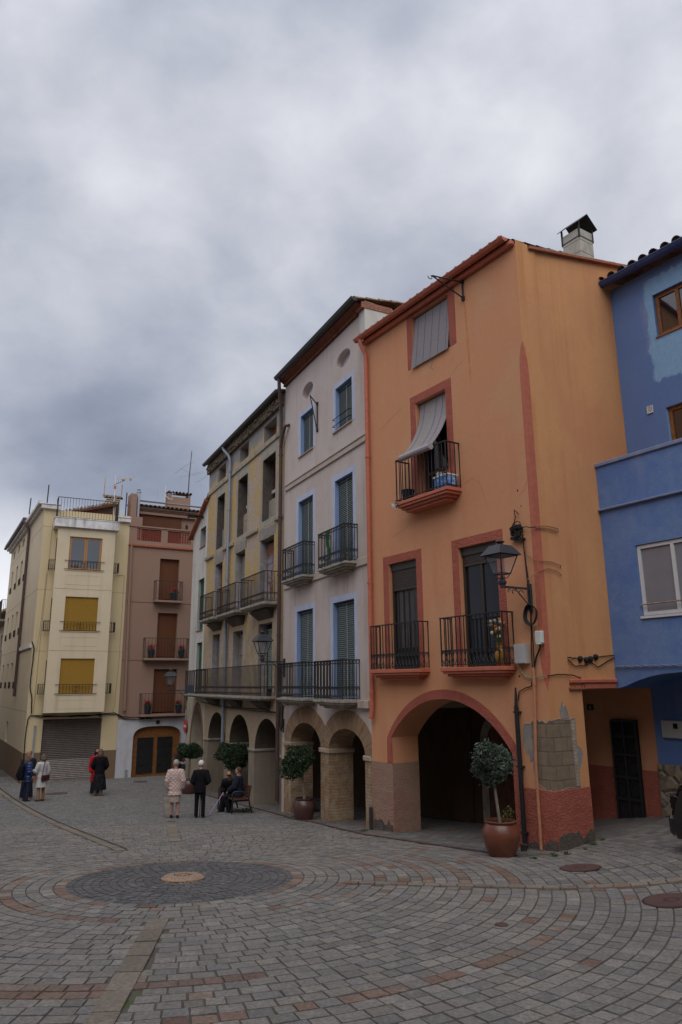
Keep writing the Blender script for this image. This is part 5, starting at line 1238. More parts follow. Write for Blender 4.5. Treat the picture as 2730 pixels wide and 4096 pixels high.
cable('S',[[(-.05,-.03,5.64),(.25,-.03,5.68),(.58,-.03,5.66)],[(-.05,-.03,5.60),(.25,-.03,5.63),(.58,-.03,5.60)],[(.58,-.03,5.66),(.585,-.03,5.58)]],.012,M_CABO,'cables clipped across the orange corner pilaster',seed=4,amp=.006)
cable('O',[[(5.08,-.03,5.5),(5.12,-.03,5.15),(W_O,-.05,5.0)]],.011,M_CABO,'orange painted cable curving down beside the corner ribbon',seed=14,amp=.004)
cable('S',[[(0,-.03,5.0),(.3,-.03,5.0),(.585,-.03,4.95)],[(.585,-.03,4.95),(.6,-.0,4.9)]],.011,M_CABO,'upper of two painted wires bent round the corner pilaster',seed=24,amp=.004)
cable('S',[[(-.35,-.03,4.62),(-.1,-.03,4.78),(.2,-.03,4.87),(.45,-.03,4.84),(.585,-.03,4.76)]],.011,M_CABO,'lower of two painted wires arching round the corner pilaster',seed=34,amp=.004)
cable('O',[[(5.05,-.03,5.55),(5.10,-.03,4.9),(5.14,-.04,4.6),(5.13,-.04,4.1),(5.08,-.03,3.4),(5.08,-.03,2.95),(5.02,-.03,2.75),(4.86,-.03,2.72),(4.72,-.03,2.66),(4.68,-.03,2.5)],[(5.06,-.03,5.55),(5.15,-.06,4.2),(5.13,-.03,3.5),(5.12,-.03,2.95)]],.013,M_CAB,'pair of black cables running down past the lantern on the orange house',seed=6,amp=.006)
coil=MB()
for k in range(4): coil.tube([((.125+.008*k)*math.cos(a),-.06-.018*k+.01*math.sin(3*a),(.165+.008*k)*math.sin(a)) for a in [i*math.pi/10 for i in range(20)]],.012,5,0,False,True)
single('cable_coil',coil,M_CAB,'O',5.17,-.0,4.02,'coil of black cable hanging under the lantern on the orange corner','cable coil',None,60)
cable('O',[[(5.33,-.06,3.5),(5.3,-.05,3.42),(5.2,-.04,3.28),(5.13,-.04,3.1),(5.11,-.04,2.9)]],.02,M_CAB,'thick black cable curling down from the small white junction box',seed=9,amp=.004)
cable('O',[[(4.78,-.05,3.16),(4.80,-.04,3.02),(4.9,-.04,2.93),(5.1,-.05,2.90),(5.36,-.05,2.93)]],.016,plain('green_earth_cable',(.25,.30,.20),.6,.1),'pale green cable looping from the grey meter box to the corner',seed=11,amp=.004)
cable('S',[[(0,-.03,2.93),(.3,-.03,2.96),(.62,-.03,2.95),(.9,.0,2.90)],[(.9,.0,2.90),(1.0,.0,2.75),(.98,.0,2.7)]],.014,M_CAB,'cable bent round the orange corner above the pier cap',seed=12,amp=.005)
def insul(mb,P0):
    for x,z in ((.95,3.24),(1.12,3.22),(1.24,3.24),(1.40,3.28)): mb.lathe([(.02,-.06),(.045,-.03),(.05,.02),(.025,.05)],8,(x-P0[0],.0,z-P0[2]))
cable('S',[[(.6,.0,3.26),(.95,.0,3.24),(1.4,.0,3.27),(1.95,.0,3.31)],[(.6,.0,3.22),(.8,.0,3.10),(1.1,.0,3.13),(1.3,.0,3.20)],[(1.2,.0,3.2),(1.45,.0,3.09),(1.95,.0,3.27)]],.014,M_CAB,'sagging cable with four black insulators on the orange side wall',name='insulated_cable',seed=15,amp=.008,extra=insul)
wr=[]
for k in range(3): wr.append([(5.38+i*.12,1.93+.012*math.cos(i*1.3+k*2.1),3.10+.016*math.sin(i*1.3+k*2.1)) for i in range(34)])
cable('O',wr,.012,plain('pale_blue_cable',(.22,.27,.42),.6,.1),'twisted blue painted cable along the front of the blue house',seed=17,amp=0,n=1)
cable('Y',[[(.3,-.10,2.12),(1.5,-.08,2.08),(3.4,-.12,2.03),(5.2,-.08,2.0),(7.2,-.08,2.03),(9.2,-.08,1.98)],[(.4,-.09,2.1),(3,-.09,2.0),(6,-.09,1.97),(9.2,-.09,1.95)]],.022,M_CAB,'thick black cable slung along the yellow house above its arches',seed=18,amp=.015)
mb_=[[(9.5,-.1,2.3),(9.52,-.12,1.6),(9.6,-.12,1.45),(9.72,-.12,1.55),(9.74,-.1,2.2)],[(9.62,-.1,2.3),(9.65,-.12,1.5),(9.8,-.12,1.42),(9.86,-.12,1.8)]]
cable('Y',mb_,.025,M_CAB,'loops of black cable hanging between the pink and yellow arches',seed=19,amp=.006)
cable('C',[[(-4.0,-.05,-1.2),(-3.98,-.05,.9),(-3.95,-.05,1.35),(-3.85,-.05,1.52),(-3.4,-.06,1.5),(-2.5,-.08,1.44),(-1.5,-.08,1.42),(-.75,-.08,1.52),(-.2,-.06,1.55),(.2,-.06,1.35),(1.0,-.1,1.28),(1.6,-.2,1.22)],[(-3.85,-.05,1.52),(-3.4,-.06,1.44),(-.75,-.08,1.47),(-.1,-.06,1.48),(.25,-.06,1.25),(1.0,-.1,1.2),(1.4,-.1,1.3)]],.03,M_CAB,'thick black cable running above the garage shutter to the brown house',seed=20,amp=.012)
cable('C',[[(-4.06,-.05,4.8),(-3.95,-.06,4.5),(-3.97,-.05,3.6),(-3.98,-.05,2.8),(-3.85,-.05,2.2),(-3.82,-.05,1.6)]],.035,M_CAB,'wavy black cable down the left corner of the cream house',seed=21,amp=.01)
cable('C',[[(-.5,-.02,8.1),(-.12,-.02,8.1),(-.12,-.02,4.0),(-.2,-.02,1.8),(-.3,-.02,1.6)]],.012,plain('cream_cable',(.36,.29,.18),.7,.1),'thin cream cable down the right edge of the cream house',seed=22,amp=.004)
cable('C',[[(-3.62,-.02,10.4),(-3.66,-.02,8.0),(-3.72,-.02,5.0),(-3.74,-.02,1.6)],[(-3.7,-.02,8.0),(-3.78,-.02,5.2),(-3.85,-.02,4.4)]],.012,MATS['cream_cable'],'thin cream cable down the left of the projecting bay',seed=23,amp=.004)
mb=MB().box(-.045,.045,-.06,-.001,-1.6,.98); mb.tube([(0,-.03,.98),(0,-.03,1.06)],.05,8)
single('cable_guard',mb,M_GALV,'C',-3.62,0,.02,'grey metal cable guard strip left of the garage shutter','cable guard')
# conduits at the arch foot of the orange house
mb=MB().tube([(0,-.07,0),(0,-.07,2.42)],.042,10).tube([(0,-.07,2.42),(.0,-.06,2.75)],[.035,.016],8)
for z in (.25,1.35,2.3): mb.box(-.06,.06,-.1,-.001,z,z+.03)
single('cable_conduit',mb,M_IRON,'O',4.66,0,-.02,'thick black conduit pipe beside the right foot of the orange arch','pipe',None,50)
mb=MB().tube([(0,-.05,0),(.01,-.05,1.4),(.10,-.05,2.75)],.028,10).tube([(.10,-.05,2.75),(.10,-.05,3.05)],.034,8)
single('gas_pipe',mb,plain('orange_pipe',(.47,.215,.12),.6,.15,8),'O',5.01,0,.03,'thin orange painted pipe climbing the corner pier','pipe',None,50)
mb=MB().lathe([(.055,-.05),(.055,.09),(.065,.10),(.065,.12),(.04,.121)],14); single('pipe_stub',mb,M_RUST,'O',4.80,-.25,G(*L2W('O',4.80,-.25)),'short capped pipe stub in the paving at the foot of the orange corner','pipe',None,40)
mb=MB().box(-.05,.05,-.05,-.001,-.4,.42).box(-.03,.03,-.06,-.05,-.4,.40); single('wall_guard',mb,M_GUTD,'P',5.70,-.03,-.35,'dark metal guard plate at the foot between the pink and orange houses','guard plate',bevel=.01)

# ---------------------------------------------------------------- aerials
def yagi(mb,c,d,up_,n,L,w,r=.006,mi=0,taper=.4):
    c=Vector(c);d=Vector(d).normalized();u=Vector(up_).normalized()
    mb.tube([c,c+d*L],r*1.3,5,mi)
    for i in range(n): p=c+d*(L*i/(n-1)); h=w*(1-taper*i/(n-1)); mb.tube([p-u*h,p+u*h],r,4,mi)
o=root('tv_aerial',(*L2W('C',-.62,1.5),10.9),0,'white mast with yellow-tipped aerials on the cream house roof','aerial')
MB().tube([(0,0,0),(0,0,2.75)],.022,7).build('mast',M_ALU,o)
mb=MB(); yagi(mb,(0,0,2.45),(.9,-.2,.05),(0,0,1),7,1.1,.07,.006); yagi(mb,(-.05,0,2.2),(.5,.7,.5),(.5,-.5,.1),6,.7,.3,.008); yagi(mb,(-.55,0,2.15),(1,0,0),(0,.1,1),3,.9,.45,.006)
mb.build('array',M_GALV,o)
M_YP=plain('yellow_plastic',(.55,.33,.05),.5,.1); M_OP=plain('orange_plastic',(.45,.13,.04),.5,.1)
MB().tube([(.38,-.05,2.46),(.48,-.05,2.46)],.075,10).build('reflector',M_YP,o); MB().tube([(.80,-.1,2.46),(.85,-.1,2.46)],.08,10).build('reflector',M_YP,o); MB().tube([(-.55,0,2.15),(-.55,0,2.6)],.022,6).build('reflector',M_YP,o)
MB().tube([(-.56,0,1.65),(-.55,0,2.15)],.02,6).build('dipole',M_OP,o); MB().tube([(.36,0,1.6),(.38,0,2.2)],.02,6).build('dipole',M_OP,o); MB().box(-.045,.045,-.04,.04,1.98,2.13).build('dipole',M_OP,o)
o=root('tv_aerial',(*L2W('B',2.72,3.8),12.9),0,'small white aerial beside the roof chimney of the brown house','aerial')
MB().tube([(0,0,.0),(0,0,1.12)],.02,6).tube([(0,0,.55),(.25,0,.32),(.45,0,.3)],.016,6).build('mast',M_ALU,o)
mb=MB(); yagi(mb,(-.32,0,.62),(1,0,0),(0,0,1),6,.9,.3,.006); mb.tube([(-.45,0,.35),(-.45,0,.9)],.014,5).tube([(.42,0,.3),(.42,0,.8)],.014,5).build('array',M_GALV,o)
o=root('tv_aerial',(*L2W('B',4.12,4.0),13.3),0,'tall rusty mast with a wide cross aerial on the brown house roof','aerial')
MB().tube([(0,0,0),(.03,0,1.5),(.12,0,3.1)],[.032,.028,.018],7).build('mast',M_RUST,o)
mb=MB(); c=(.04,0,1.75); mb.tube([(-.45,-.3,1.95),(.04,0,1.72),(.75,.3,1.45)],.01,5)
mb.tube([(-.95,.3,1.75),(-.2,-.1,2.15),(.35,-.4,2.3)],.009,5).tube([(.35,.6,1.3),(.85,.3,1.5),(1.25,0,1.68)],.009,5).tube([(-.6,.2,1.58),(.9,-.2,1.76),(.92,-.2,1.68),(-.58,.2,1.50)],.008,5); mb.build('array',M_GALV,o)
MB().tube([(.11,0,2.95),(-1.9,0,.0)],.003,3).tube([(.11,0,2.95),(.9,.6,.1)],.003,3).build('guy_wire',M_GALV,o)
for i,(x,y,z,h,lb) in enumerate(((-3.9,.9,11.3,1.25,'taller thin rusty post on the cream house parapet'),(-4.6,2.4,11.3,.85,'shorter thin rusty post at the back of the cream house parapet'),(-.05,1.0,10.95,1.65,'thin dark post between the cream and brown house roofs'))):
    tag(MB().tube([(0,0,0),(.02,0,h)],.03,6).build('roof_post',M_RUST,None,(*L2W('C' if i<2 else 'B',x,y),z)),lb,'post')

# ---------------------------------------------------------------- potted trees and flowers
def leafmat(name,c,c2,back=.5):
    m,t,b=base(name,.55,.3); v=co(t); n=noise(t,v,7,4); oi=nd(t,'ShaderNodeNewGeometry')
    t.links.new(mixc(t,oi.outputs['Random Per Island'],c,c2),b.inputs['Base Color']); return m
M_OLIVE=leafmat('olive_leaf',(.035,.052,.036),(.13,.16,.125)); M_LEAF=leafmat('dark_leaf',(.012,.026,.011),(.05,.078,.034)); M_CYC=leafmat('cyclamen_leaf',(.02,.05,.02),(.13,.19,.11)); M_PET=leafmat('red_petal',(.32,.012,.025),(.55,.03,.06)); M_WEED=leafmat('weed_leaf',(.025,.055,.015),(.07,.115,.03))
M_BARK=plain('grey_bark',(.22,.19,.15),.9,.25,20)
def glaze(name,c):
    m,t,b=base(name,.32,.5); v=co(t); n=noise(t,co(t,(1,1,2)),3,5,.6); t.links.new(ramp(t,n,[(.3,[x*.7 for x in c]),(.7,[x*1.3 for x in c])]),b.inputs['Base Color']); bump(t,b,noise(t,co(t,(.6,.6,9)),6,3),.15,.01); return m
M_POT=glaze('red_glazed_pot',(.155,.05,.028)); M_POTD=glaze('brown_glazed_pot',(.085,.038,.034))
def leaves(n,c,r,size,seed,shell_=.5,asp=.34,lump=.3,holes=()):
    rr=random.Random(seed); mb=MB(); c=Vector(c)
    ph=[(Vector((rr.uniform(-1,1),rr.uniform(-1,1),rr.uniform(-1,1))).normalized(),rr.uniform(-lump,lump)) for _ in range(26)]
    for i in range(n):
        d=Vector((rr.gauss(0,1),rr.gauss(0,1),rr.gauss(0,1))).normalized()
        k=1+sum(a*max(0,d.dot(p)-.72)*3.2 for p,a in ph)
        q=(shell_+(1-shell_)*rr.random()**.6)*k
        if rr.random()<.09: q*=rr.uniform(1.03,1.2)
        p=c+Vector((d.x*r[0],d.y*r[1],d.z*r[2]))*q
        a=(d*.6+Vector((rr.gauss(0,1),rr.gauss(0,1),rr.gauss(0,1)))*.8).normalized(); s_=size*rr.uniform(.5,1.5)*(1.25 if q>1.02 else 1)
        b=a.cross(Vector((rr.gauss(0,1),rr.gauss(0,1),rr.gauss(0,1)))).normalized()*s_*asp; a=a*s_; f=b.cross(a).normalized()*s_*.12
        mb.add([p-a*.5,p+b*.5+f,p+a*.5,p-b*.5+f],[(0,1,2,3)])
    return mb
def potted(x,y,pr,ph_,trunk,crown,cr,mat,leaf,n,size,seed,label,two=None,shrub=False,dense=False):
    z=G(x,y)-.01; o=root('potted_tree',(x,y,z),0,label,'potted tree','potted trees along the arcades')
    rb,rm,rt_=pr
    prof=[(rb*.96,0),(rb,.01),(rb+(rm-rb)*.55,ph_*.25),(rm,ph_*.58),(rm*.985,ph_*.72),(rt_*1.02,ph_*.9),(rt_*.97,ph_*.93),(rt_*1.06,ph_*.955),(rt_*1.08,ph_*.985),(rt_*1.02,ph_),(rt_*.92,ph_),(rt_*.9,ph_*.93)]
    p_=MB().lathe(prof,36).build('pot',mat,o,smooth=50)
    MB().lathe([(rt_*.91,ph_*.9),(rt_*.91,ph_*.935)],24).build('soil',M_SOIL,p_)
    tb=MB()
    for tr in trunk: tb.tube(tr,[.030,.026,.024,.022][:len(tr)],7)
    rr=random.Random(seed+3); tt=Vector(trunk[0][-1])
    for i in range(16):
        d=Vector((rr.gauss(0,1),rr.gauss(0,1),abs(rr.gauss(0,1))+.1)).normalized(); e=Vector(crown)+Vector((d.x*cr[0],d.y*cr[1],d.z*cr[2]-.05))*.75; tb.tube([tt,tt.lerp(e,.5)+Vector((0,0,.05)),e],[.014,.009,.004],4)
    tb.build('trunk',M_BARK,o,smooth=60)
    cw=leaves(n,crown,cr,size,seed)
    if two: 
        c2=leaves(int(n*.7),two[0],two[1],size,seed+9); cw.add(c2.v,c2.f)
    cw.build('crown',leaf,o)
    if shrub: leaves(60,(.12,-.06,ph_+.10),(.12,.12,.14),.05,seed+7,.2,.6).build('shrub',leafmat('shrub_leaf',(.06,.05,.02),(.12,.11,.03)),o)
    return o
potted(2.63,12.9,(.205,.315,.245),.575,[[(0,0,.5),(-.03,0,.75),(-.06,0,1.1),(-.07,0,1.25)]],(-.09,0,1.46),(.345,.345,.36),M_POT,M_OLIVE,5200,.075,11,'silvery olive ball tree in a large red glazed pot in front of the orange arch',shrub=True)
potted(-1.05,20.24,(.22,.30,.235),.56,[[(0,0,.5),(-.03,0,.8),(-.08,0,1.15),(-.1,0,1.3)],[(.03,0,.5),(.0,.02,.8),(-.04,0,1.15),(-.07,0,1.3)]],(-.13,0,1.50),(.40,.40,.42),M_POTD,M_LEAF,4200,.075,12,'round dark tree in a brown pot before the left brick arch of the pink house',two=((-.36,.05,1.45),(.2,.2,.2)))
potted(-3.86,26.25,(.22,.30,.235),.56,[[(-.06,0,.5),(-.05,0,.8),(-.02,0,1.1),(0,0,1.25)],[(.06,0,.5),(.05,.02,.8),(.02,0,1.1),(0,0,1.25)]],(.05,0,1.50),(.40,.40,.38),M_POTD,M_LEAF,4000,.085,13,'round dark leafy tree behind the bench in front of the yellow arches',two=((-.33,.15,1.62),(.26,.26,.27)))
potted(-5.9,28.96,(.22,.30,.235),.56,[[(-.05,0,.5),(-.06,0,.8),(-.02,0,1.1),(0,0,1.25)],[(.06,0,.5),(.05,.02,.8),(.02,0,1.1),(.02,0,1.25)]],(.04,0,1.56),(.40,.40,.33),M_POTD,M_LEAF,3800,.085,14,'wide dark leafy tree in a brown pot in front of the white house arch',two=((-.26,.05,1.6),(.22,.22,.24)))
def flower(fr,x,y,z,label,seed):
    o=root('flower_pot',(*L2W(fr,x,y),z),R(FR[fr][2]),label,'flower pot','red cyclamen pots on the brown house balconies')
    MB().lathe([(.115,0),(.125,.02),(.165,.34),(.175,.345),(.175,.37),(.155,.37),(.15,.33)],16).build('pot',plain('dark_grey_pot%d'%seed,(.028,.034,.045),.5,.1),o,smooth=40)
    leaves(190,(0,0,.42),(.19,.19,.10),.075,seed,.2,.8).build('foliage',M_CYC,o)
    leaves(110,(0,0,.56),(.18,.18,.09),.065,seed+1,.1,.6).build('blossom',M_PET,o); return o
flower('B',2.35,-.22,6.94,'red cyclamen in a dark pot on the top brown balcony',51)
flower('B',1.35,-.22,4.09,'red cyclamen in a dark pot at the left end of the middle brown balcony',53)
flower('B',2.86,-.22,4.09,'red cyclamen in a dark pot at the right end of the middle brown balcony',55)
flower('B',1.33,-.22,1.44,'red cyclamen in a dark pot at the left end of the lowest brown balcony',57)
flower('B',2.84,-.22,1.44,'red cyclamen in a dark pot at the right end of the lowest brown balcony',59)
# things on the orange balconies
o=root('flower_vase',(*L2W('O',4.44,-.17),3.125),R(FR['O'][2]),'golden vase of cream and orange artificial flowers on the right lower orange balcony','vase')
m,t,b=base('gold_vase',.3,.5); b.inputs['Base Color'].default_value=(.42,.20,.03,1); b.inputs['Metallic'].default_value=.5
MB().lathe([(.07,0),(.085,.03),(.12,.14),(.115,.26),(.07,.34),(.06,.38),(.085,.43),(.075,.43)],18).build('vase',m,o,smooth=50)
rr=random.Random(3); st=MB(); b1=MB(); b2=MB()
for i in range(17):
    a=rr.uniform(0,6.28); h=rr.uniform(.5,.86); d=rr.uniform(.04,.24); p=(d*math.cos(a)-.04,d*math.sin(a)*.4,h); st.tube([(0,0,.4),(p[0]*.5,p[1]*.5,h*.75),p],.005,4)
    tgt=(b1,b2)[i%2]
    for k in range(5): q=k*1.256; tgt.ell((p[0]+.017*math.cos(q),p[1]+.017*math.sin(q),p[2]+.01),(.026,.022,.034),6,4)
st.build('stem',M_WEED,o); b1.build('bloom',plain('cream_bloom',(.62,.55,.42),.7,.15),o,smooth=80); b2.build('bloom',plain('orange_bloom',(.50,.16,.05),.7,.3,8),o,smooth=80)
o=root('plant_crate',(*L2W('O',3.18,-.22),6.845),R(FR['O'][2]),'blue patterned basket with white trim on the upper orange balcony','basket')
mm,t,b=base('blue_print',.7,.2); v=co(t); t.links.new(ramp(t,noise(t,v,16,3,.5,1.5),[(.42,(.07,.17,.42)),(.56,(.12,.28,.60)),(.62,(.5,.55,.6))]),b.inputs['Base Color'])
MB().box(-.22,.22,-.14,.14,0,.27).build('basket',mm,o,bevel=.02); MB().box(-.23,.23,-.15,.15,.255,.285).build('trim',M_ALU,o)
leaves(26,(-.14,0,.33),(.1,.1,.06),.09,5,.2,.7).build('cloth_scrap',plain('pale_cloth',(.55,.52,.48),.8,.1),o); leaves(10,(.08,0,.36),(.06,.06,.06),.08,6,.2,.7).build('blossom',plain('salmon_bloom',(.5,.15,.08),.7,.2),o)
o=root('plant_pot',(*L2W('O',1.93,-.25),6.845),R(FR['O'][2]),'empty black plant pot at the left end of the upper orange balcony','plant pot')
MB().lathe([(.11,0),(.145,.22),(.16,.225),(.16,.25),(.14,.25),(.13,.2)],18).build('pot',plain('black_plastic',(.014,.015,.02),.5,.1),o,smooth=40)
mb=leaves(34,(0,0,.0),(.05,.05,.13),.08,8,.1,.7); tag(mb.build('tied_rag',plain('grey_rag',(.48,.45,.46),.9,.1),None,(*L2W('O',1.72,-.42),6.78)),'grey rag tied to the corner of the upper orange balcony','rag')
# green cloth over the pink balcony rail
o=root('green_banner',(*L2W('P',3.98,-.30),6.0),R(FR['P'][2]),'bright green cloth with a white swirl hanging on the upper right pink balcony','cloth')
mb=MB(); 
for i in range(5):
    for j in range(6):
        f=lambda i,j:(-.13+.26*i/5+.02*math.sin(j*1.2),.03*math.sin(i*1.9+j*.5),.14*j)
        mb.quad(f(i,j),f(i+1,j),f(i+1,j+1),f(i,j+1))
mb.build('cloth',plain('green_cloth',(.012,.23,.055),.6,.15),o,smooth=80)
mb=MB()
for k,(cx_,cz) in enumerate(((0.0,.22),(.03,.12),(-.02,.33))): mb.tube([(cx_+.055*math.cos(a),-.045,cz+.05*math.sin(a)) for a in [i*.7+k for i in range(8)]],.014,5)
mb.build('swirl',M_ALU,o)
# litter bin by the brown gate
x,y=-6.95,33.3; o=root('litter_bin',(x,y,G(x,y)),R(10),'dark blue litter bin with a small white label near the brown house gate','litter bin')
MB().loft([(0,0,.05,.21,.17),(0,0,.1,.23,.19),(0,0,.72,.25,.2),(0,0,.78,.24,.19)],14).build('body',plain('bin_blue',(.022,.032,.05),.5,.15),o,smooth=40); MB().box(-.05,.09,-.215,-.185,.38,.50).build('label',M_ALU,o); MB().tube([(.2,.15,0),(.2,.15,.9)],.02,6).build('post',M_GALV,o)
# manhole covers
m,t,b=base('rusty_cast_iron',.75,.3); v=co(t); ck=nd(t,'ShaderNodeTexChecker',{0:v,'Scale':26}); t.links.new(mixc(t,noise(t,v,5,5),(.075,.04,.035),(.13,.075,.065)),b.inputs['Base Color']); bump(t,b,ck.outputs['Fac'],.8,.01); M_CAST=m
for x,y,r,lb in ((3.46,11.41,.30,'round rusty manhole cover in front of the orange corner pier'),(3.80,9.13,.33,'round rusty manhole cover at the right edge of the square'),(-11.1,29.42,.42,'dark round manhole cover in front of the garage shutter'),(-9.03,33.74,.32,'worn round manhole cover before the brown house gate'),(1.67,8.42,.07,'tiny round iron cap in the paving of the near square')):
    o=root('manhole_cover',(x,y,G(x,y)+.004),0,lb,'manhole cover','iron covers in the paving'); e=.3
    dzx=(G(x+e,y)-G(x-e,y))/(2*e); dzy=(G(x,y+e)-G(x,y-e))/(2*e); o.rotation_euler=(math.atan(dzy),-math.atan(dzx),0)
    MB().lathe([(r,-.03),(r,.016),(r*.94,.02)],32).build('frame',M_RUST if r>.1 else M_CAST,o)
    if r>.1: MB().lathe([(r*.91,.0),(r*.91,.022),(r*.3,.022),(r*.28,.016),(r*.2,.016),(r*.18,.022)],32).build('lid',M_CAST,o)
o=MB().box(-.11,.11,-.05,.05,-.02,.018).build('drain_cover',M_RUST,None,(-4.48,19.95,G(-4.48,19.95)),R(14)); tag(o,'small rusty rectangular drain cover in the paving strip behind the two strollers','drain cover')
# weeds along the foot of the corner pier and the bench
for i,(x,y,s,lb) in enumerate(((3.05,12.45,.07,'weed tuft beside the red glazed pot'),(3.4,12.55,.10,'largest weed tuft at the foot of the orange corner'),(3.62,12.62,.09,'weed tuft in the joint under the orange corner pier'),(4.0,12.85,.07,'weed tuft along the right side of the corner pier'),(4.25,13.15,.10,'leafy weed at the back edge of the corner pier'),(4.5,13.45,.08,'weed tuft near the porch threshold'),(.45,17.05,.11,'weed growing at the foot between the pink and orange houses'),(-1.35,20.9,.10,'weed at the foot of the left brick pier'),(-2.85,22.5,.22,'patch of green weeds under the bench'))):
    s*=.62; mb=leaves(46,(0,0,s*.45),(s*1.4,s*1.4,s*.5),s*.75,70+i,.1,.3); tag(mb.build('weed',M_WEED,None,(x,y,G(x,y)+.005)),lb,'weed','weeds in the paving joints')
# ---------------------------------------------------------------- bench
ax=(math.cos(R(-64.2)),math.sin(R(-64.2)))
BX,BY=-3.87,23.22; BZ=G(-3.3,22.6)
bn=root('park_bench',(BX,BY,BZ),R(-64.2),'wooden bench with black iron legs and armrests in front of the yellow arches','bench')
M_BW=plain('bench_wood',(.075,.032,.02),.55,.25,16)
def seatend(x):
    mb=MB().tube([(x,.03,0),(x,.05,.25),(x,.06,.42),(x,.05,.60),(x,.10,.655),(x,.30,.65),(x,.50,.60)],.022,6)
    mb.tube([(x,.66,0),(x,.58,.25),(x,.54,.45),(x,.60,.80)],.024,6).tube([(x,.06,.40),(x,.56,.40)],.02,6)
    return mb
for x in (.06,1.44): seatend(x).build('iron_end',M_IRON,bn,smooth=60)
mb=MB()
for k in range(5): mb.box(0,1.5,.06+k*.095,.06+k*.095+.08,.425,.455)
mb.build('seat',M_BW,bn,bevel=.008)
mb=MB()
for k in range(4):
    z=.50+k*.085; y=.535+(z-.45)*.17; mb.obox((.75,y,z),(.75,0,0),(0,.012,.0),(0,.006,.036))
mb.build('backrest',M_BW,bn,bevel=.006)

# ---------------------------------------------------------------- people
M_SKIN=plain('skin',(.36,.19,.13),.6,.06,20,.3); M_SKINP=plain('pale_skin',(.42,.25,.20),.6,.06,20,.3)
M_HGREY=plain('grey_hair',(.30,.29,.29),.8,.2,40); M_HWHITE=plain('white_hair',(.62,.60,.60),.8,.12,40); M_HBRN=plain('auburn_hair',(.085,.035,.02),.7,.3,40); M_HBLK=plain('black_hair',(.012,.010,.010),.6,.3,40); M_HBLD=plain('ash_blond_hair',(.16,.105,.06),.75,.3,40); M_HDB=plain('dark_blond_hair',(.12,.085,.06),.75,.3,40)
def cloth(name,c,rough=.9,var=.15,sc=9,bs=.3):
    m,t,b=base(name,rough,.15); v=co(t); n=noise(t,v,sc,5,.6)
    t.links.new(ramp(t,n,[(.3,[x*(1-var) for x in c]),(.7,[x*(1+var) for x in c])]),b.inputs['Base Color']); bump(t,b,noise(t,co(t,(1,1,.5)),sc*1.3,3),bs,.02); return m
def remesh(o,vox,sm=4,fac=.5):
    r_=o.modifiers.new('remesh','REMESH'); r_.mode='VOXEL'; r_.voxel_size=vox; r_.use_smooth_shade=True
    if sm: s_=o.modifiers.new('smooth','SMOOTH'); s_.iterations=sm; s_.factor=fac
    return o
class Fig:
    def __init__(s,h,pz=.5,lean=0,turn=0,hd=0):
        s.h=h;s.pz=pz;s.lean=lean;s.turn=turn;s.hd=hd
    def up(s,x,y,z):       # a point of the upper body, given for an upright figure of height 1
        dz=z-.5; a=s.turn*min(1,max(0,dz/.3)); c,n=math.cos(a),math.sin(a); x,y=x*c-y*n,x*n+y*c
        return ((x)*s.h,(y-s.lean*dz)*s.h,(s.pz+dz*(1-abs(s.lean)*.25))*s.h)
    def head(s,x,y,z):
        a=s.hd; c,n=math.cos(a),math.sin(a); x,y=x*c-y*n,x*n+y*c
        b=s.up(0,0,.88); return (b[0]+x*s.h,b[1]+(y-.35*s.lean*.1)*s.h,b[2]+(z-.88)*s.h)
def loft3(mb,rings,n=16):
    o=len(mb.v)
    for (c,rx,ry,a) in rings:
        for j in range(n):
            t_=2*math.pi*j/n; x=rx*math.cos(t_);y=ry*math.sin(t_); mb.v.append((c[0]+x*math.cos(a)-y*math.sin(a),c[1]+x*math.sin(a)+y*math.cos(a),c[2]))
    k=len(rings)
    for i in range(k-1):
        for j in range(n): mb.f.append([o+i*n+j,o+i*n+(j+1)%n,o+(i+1)*n+(j+1)%n,o+(i+1)*n+j]); mb.m.append(0)
    mb.f.append([o+j for j in range(n)][::-1]); mb.m.append(0); mb.f.append([o+(k-1)*n+j for j in range(n)]); mb.m.append(0)
TOR=[(.47,.085,.06),(.52,.09,.064),(.58,.08,.06),(.63,.076,.056),(.70,.088,.062),(.76,.096,.062),(.80,.094,.052),(.825,.06,.045)]
def torso(mb,F,grow,z0=.47,z1=.83,flare=0):
    P=[]
    for z,rx,ry in TOR:
        if z0<=z<=z1: P.append((F.up(0,0,z),(rx+grow)*F.h,(ry+grow)*F.h,F.turn*min(1,max(0,(z-.5)/.3))))
    if z0<.47:
        n=5
        ex=[]
        for i in range(n):
            f=i/n; z=z0+(.47-z0)*f; ex.append(((0,F.up(0,0,.47)[1],(F.pz-.5+z)*F.h),(.085+grow+flare*(1-f))*F.h,(.06+grow+flare*(1-f))*F.h,0))
        P=ex+P
    loft3(mb,P); return mb
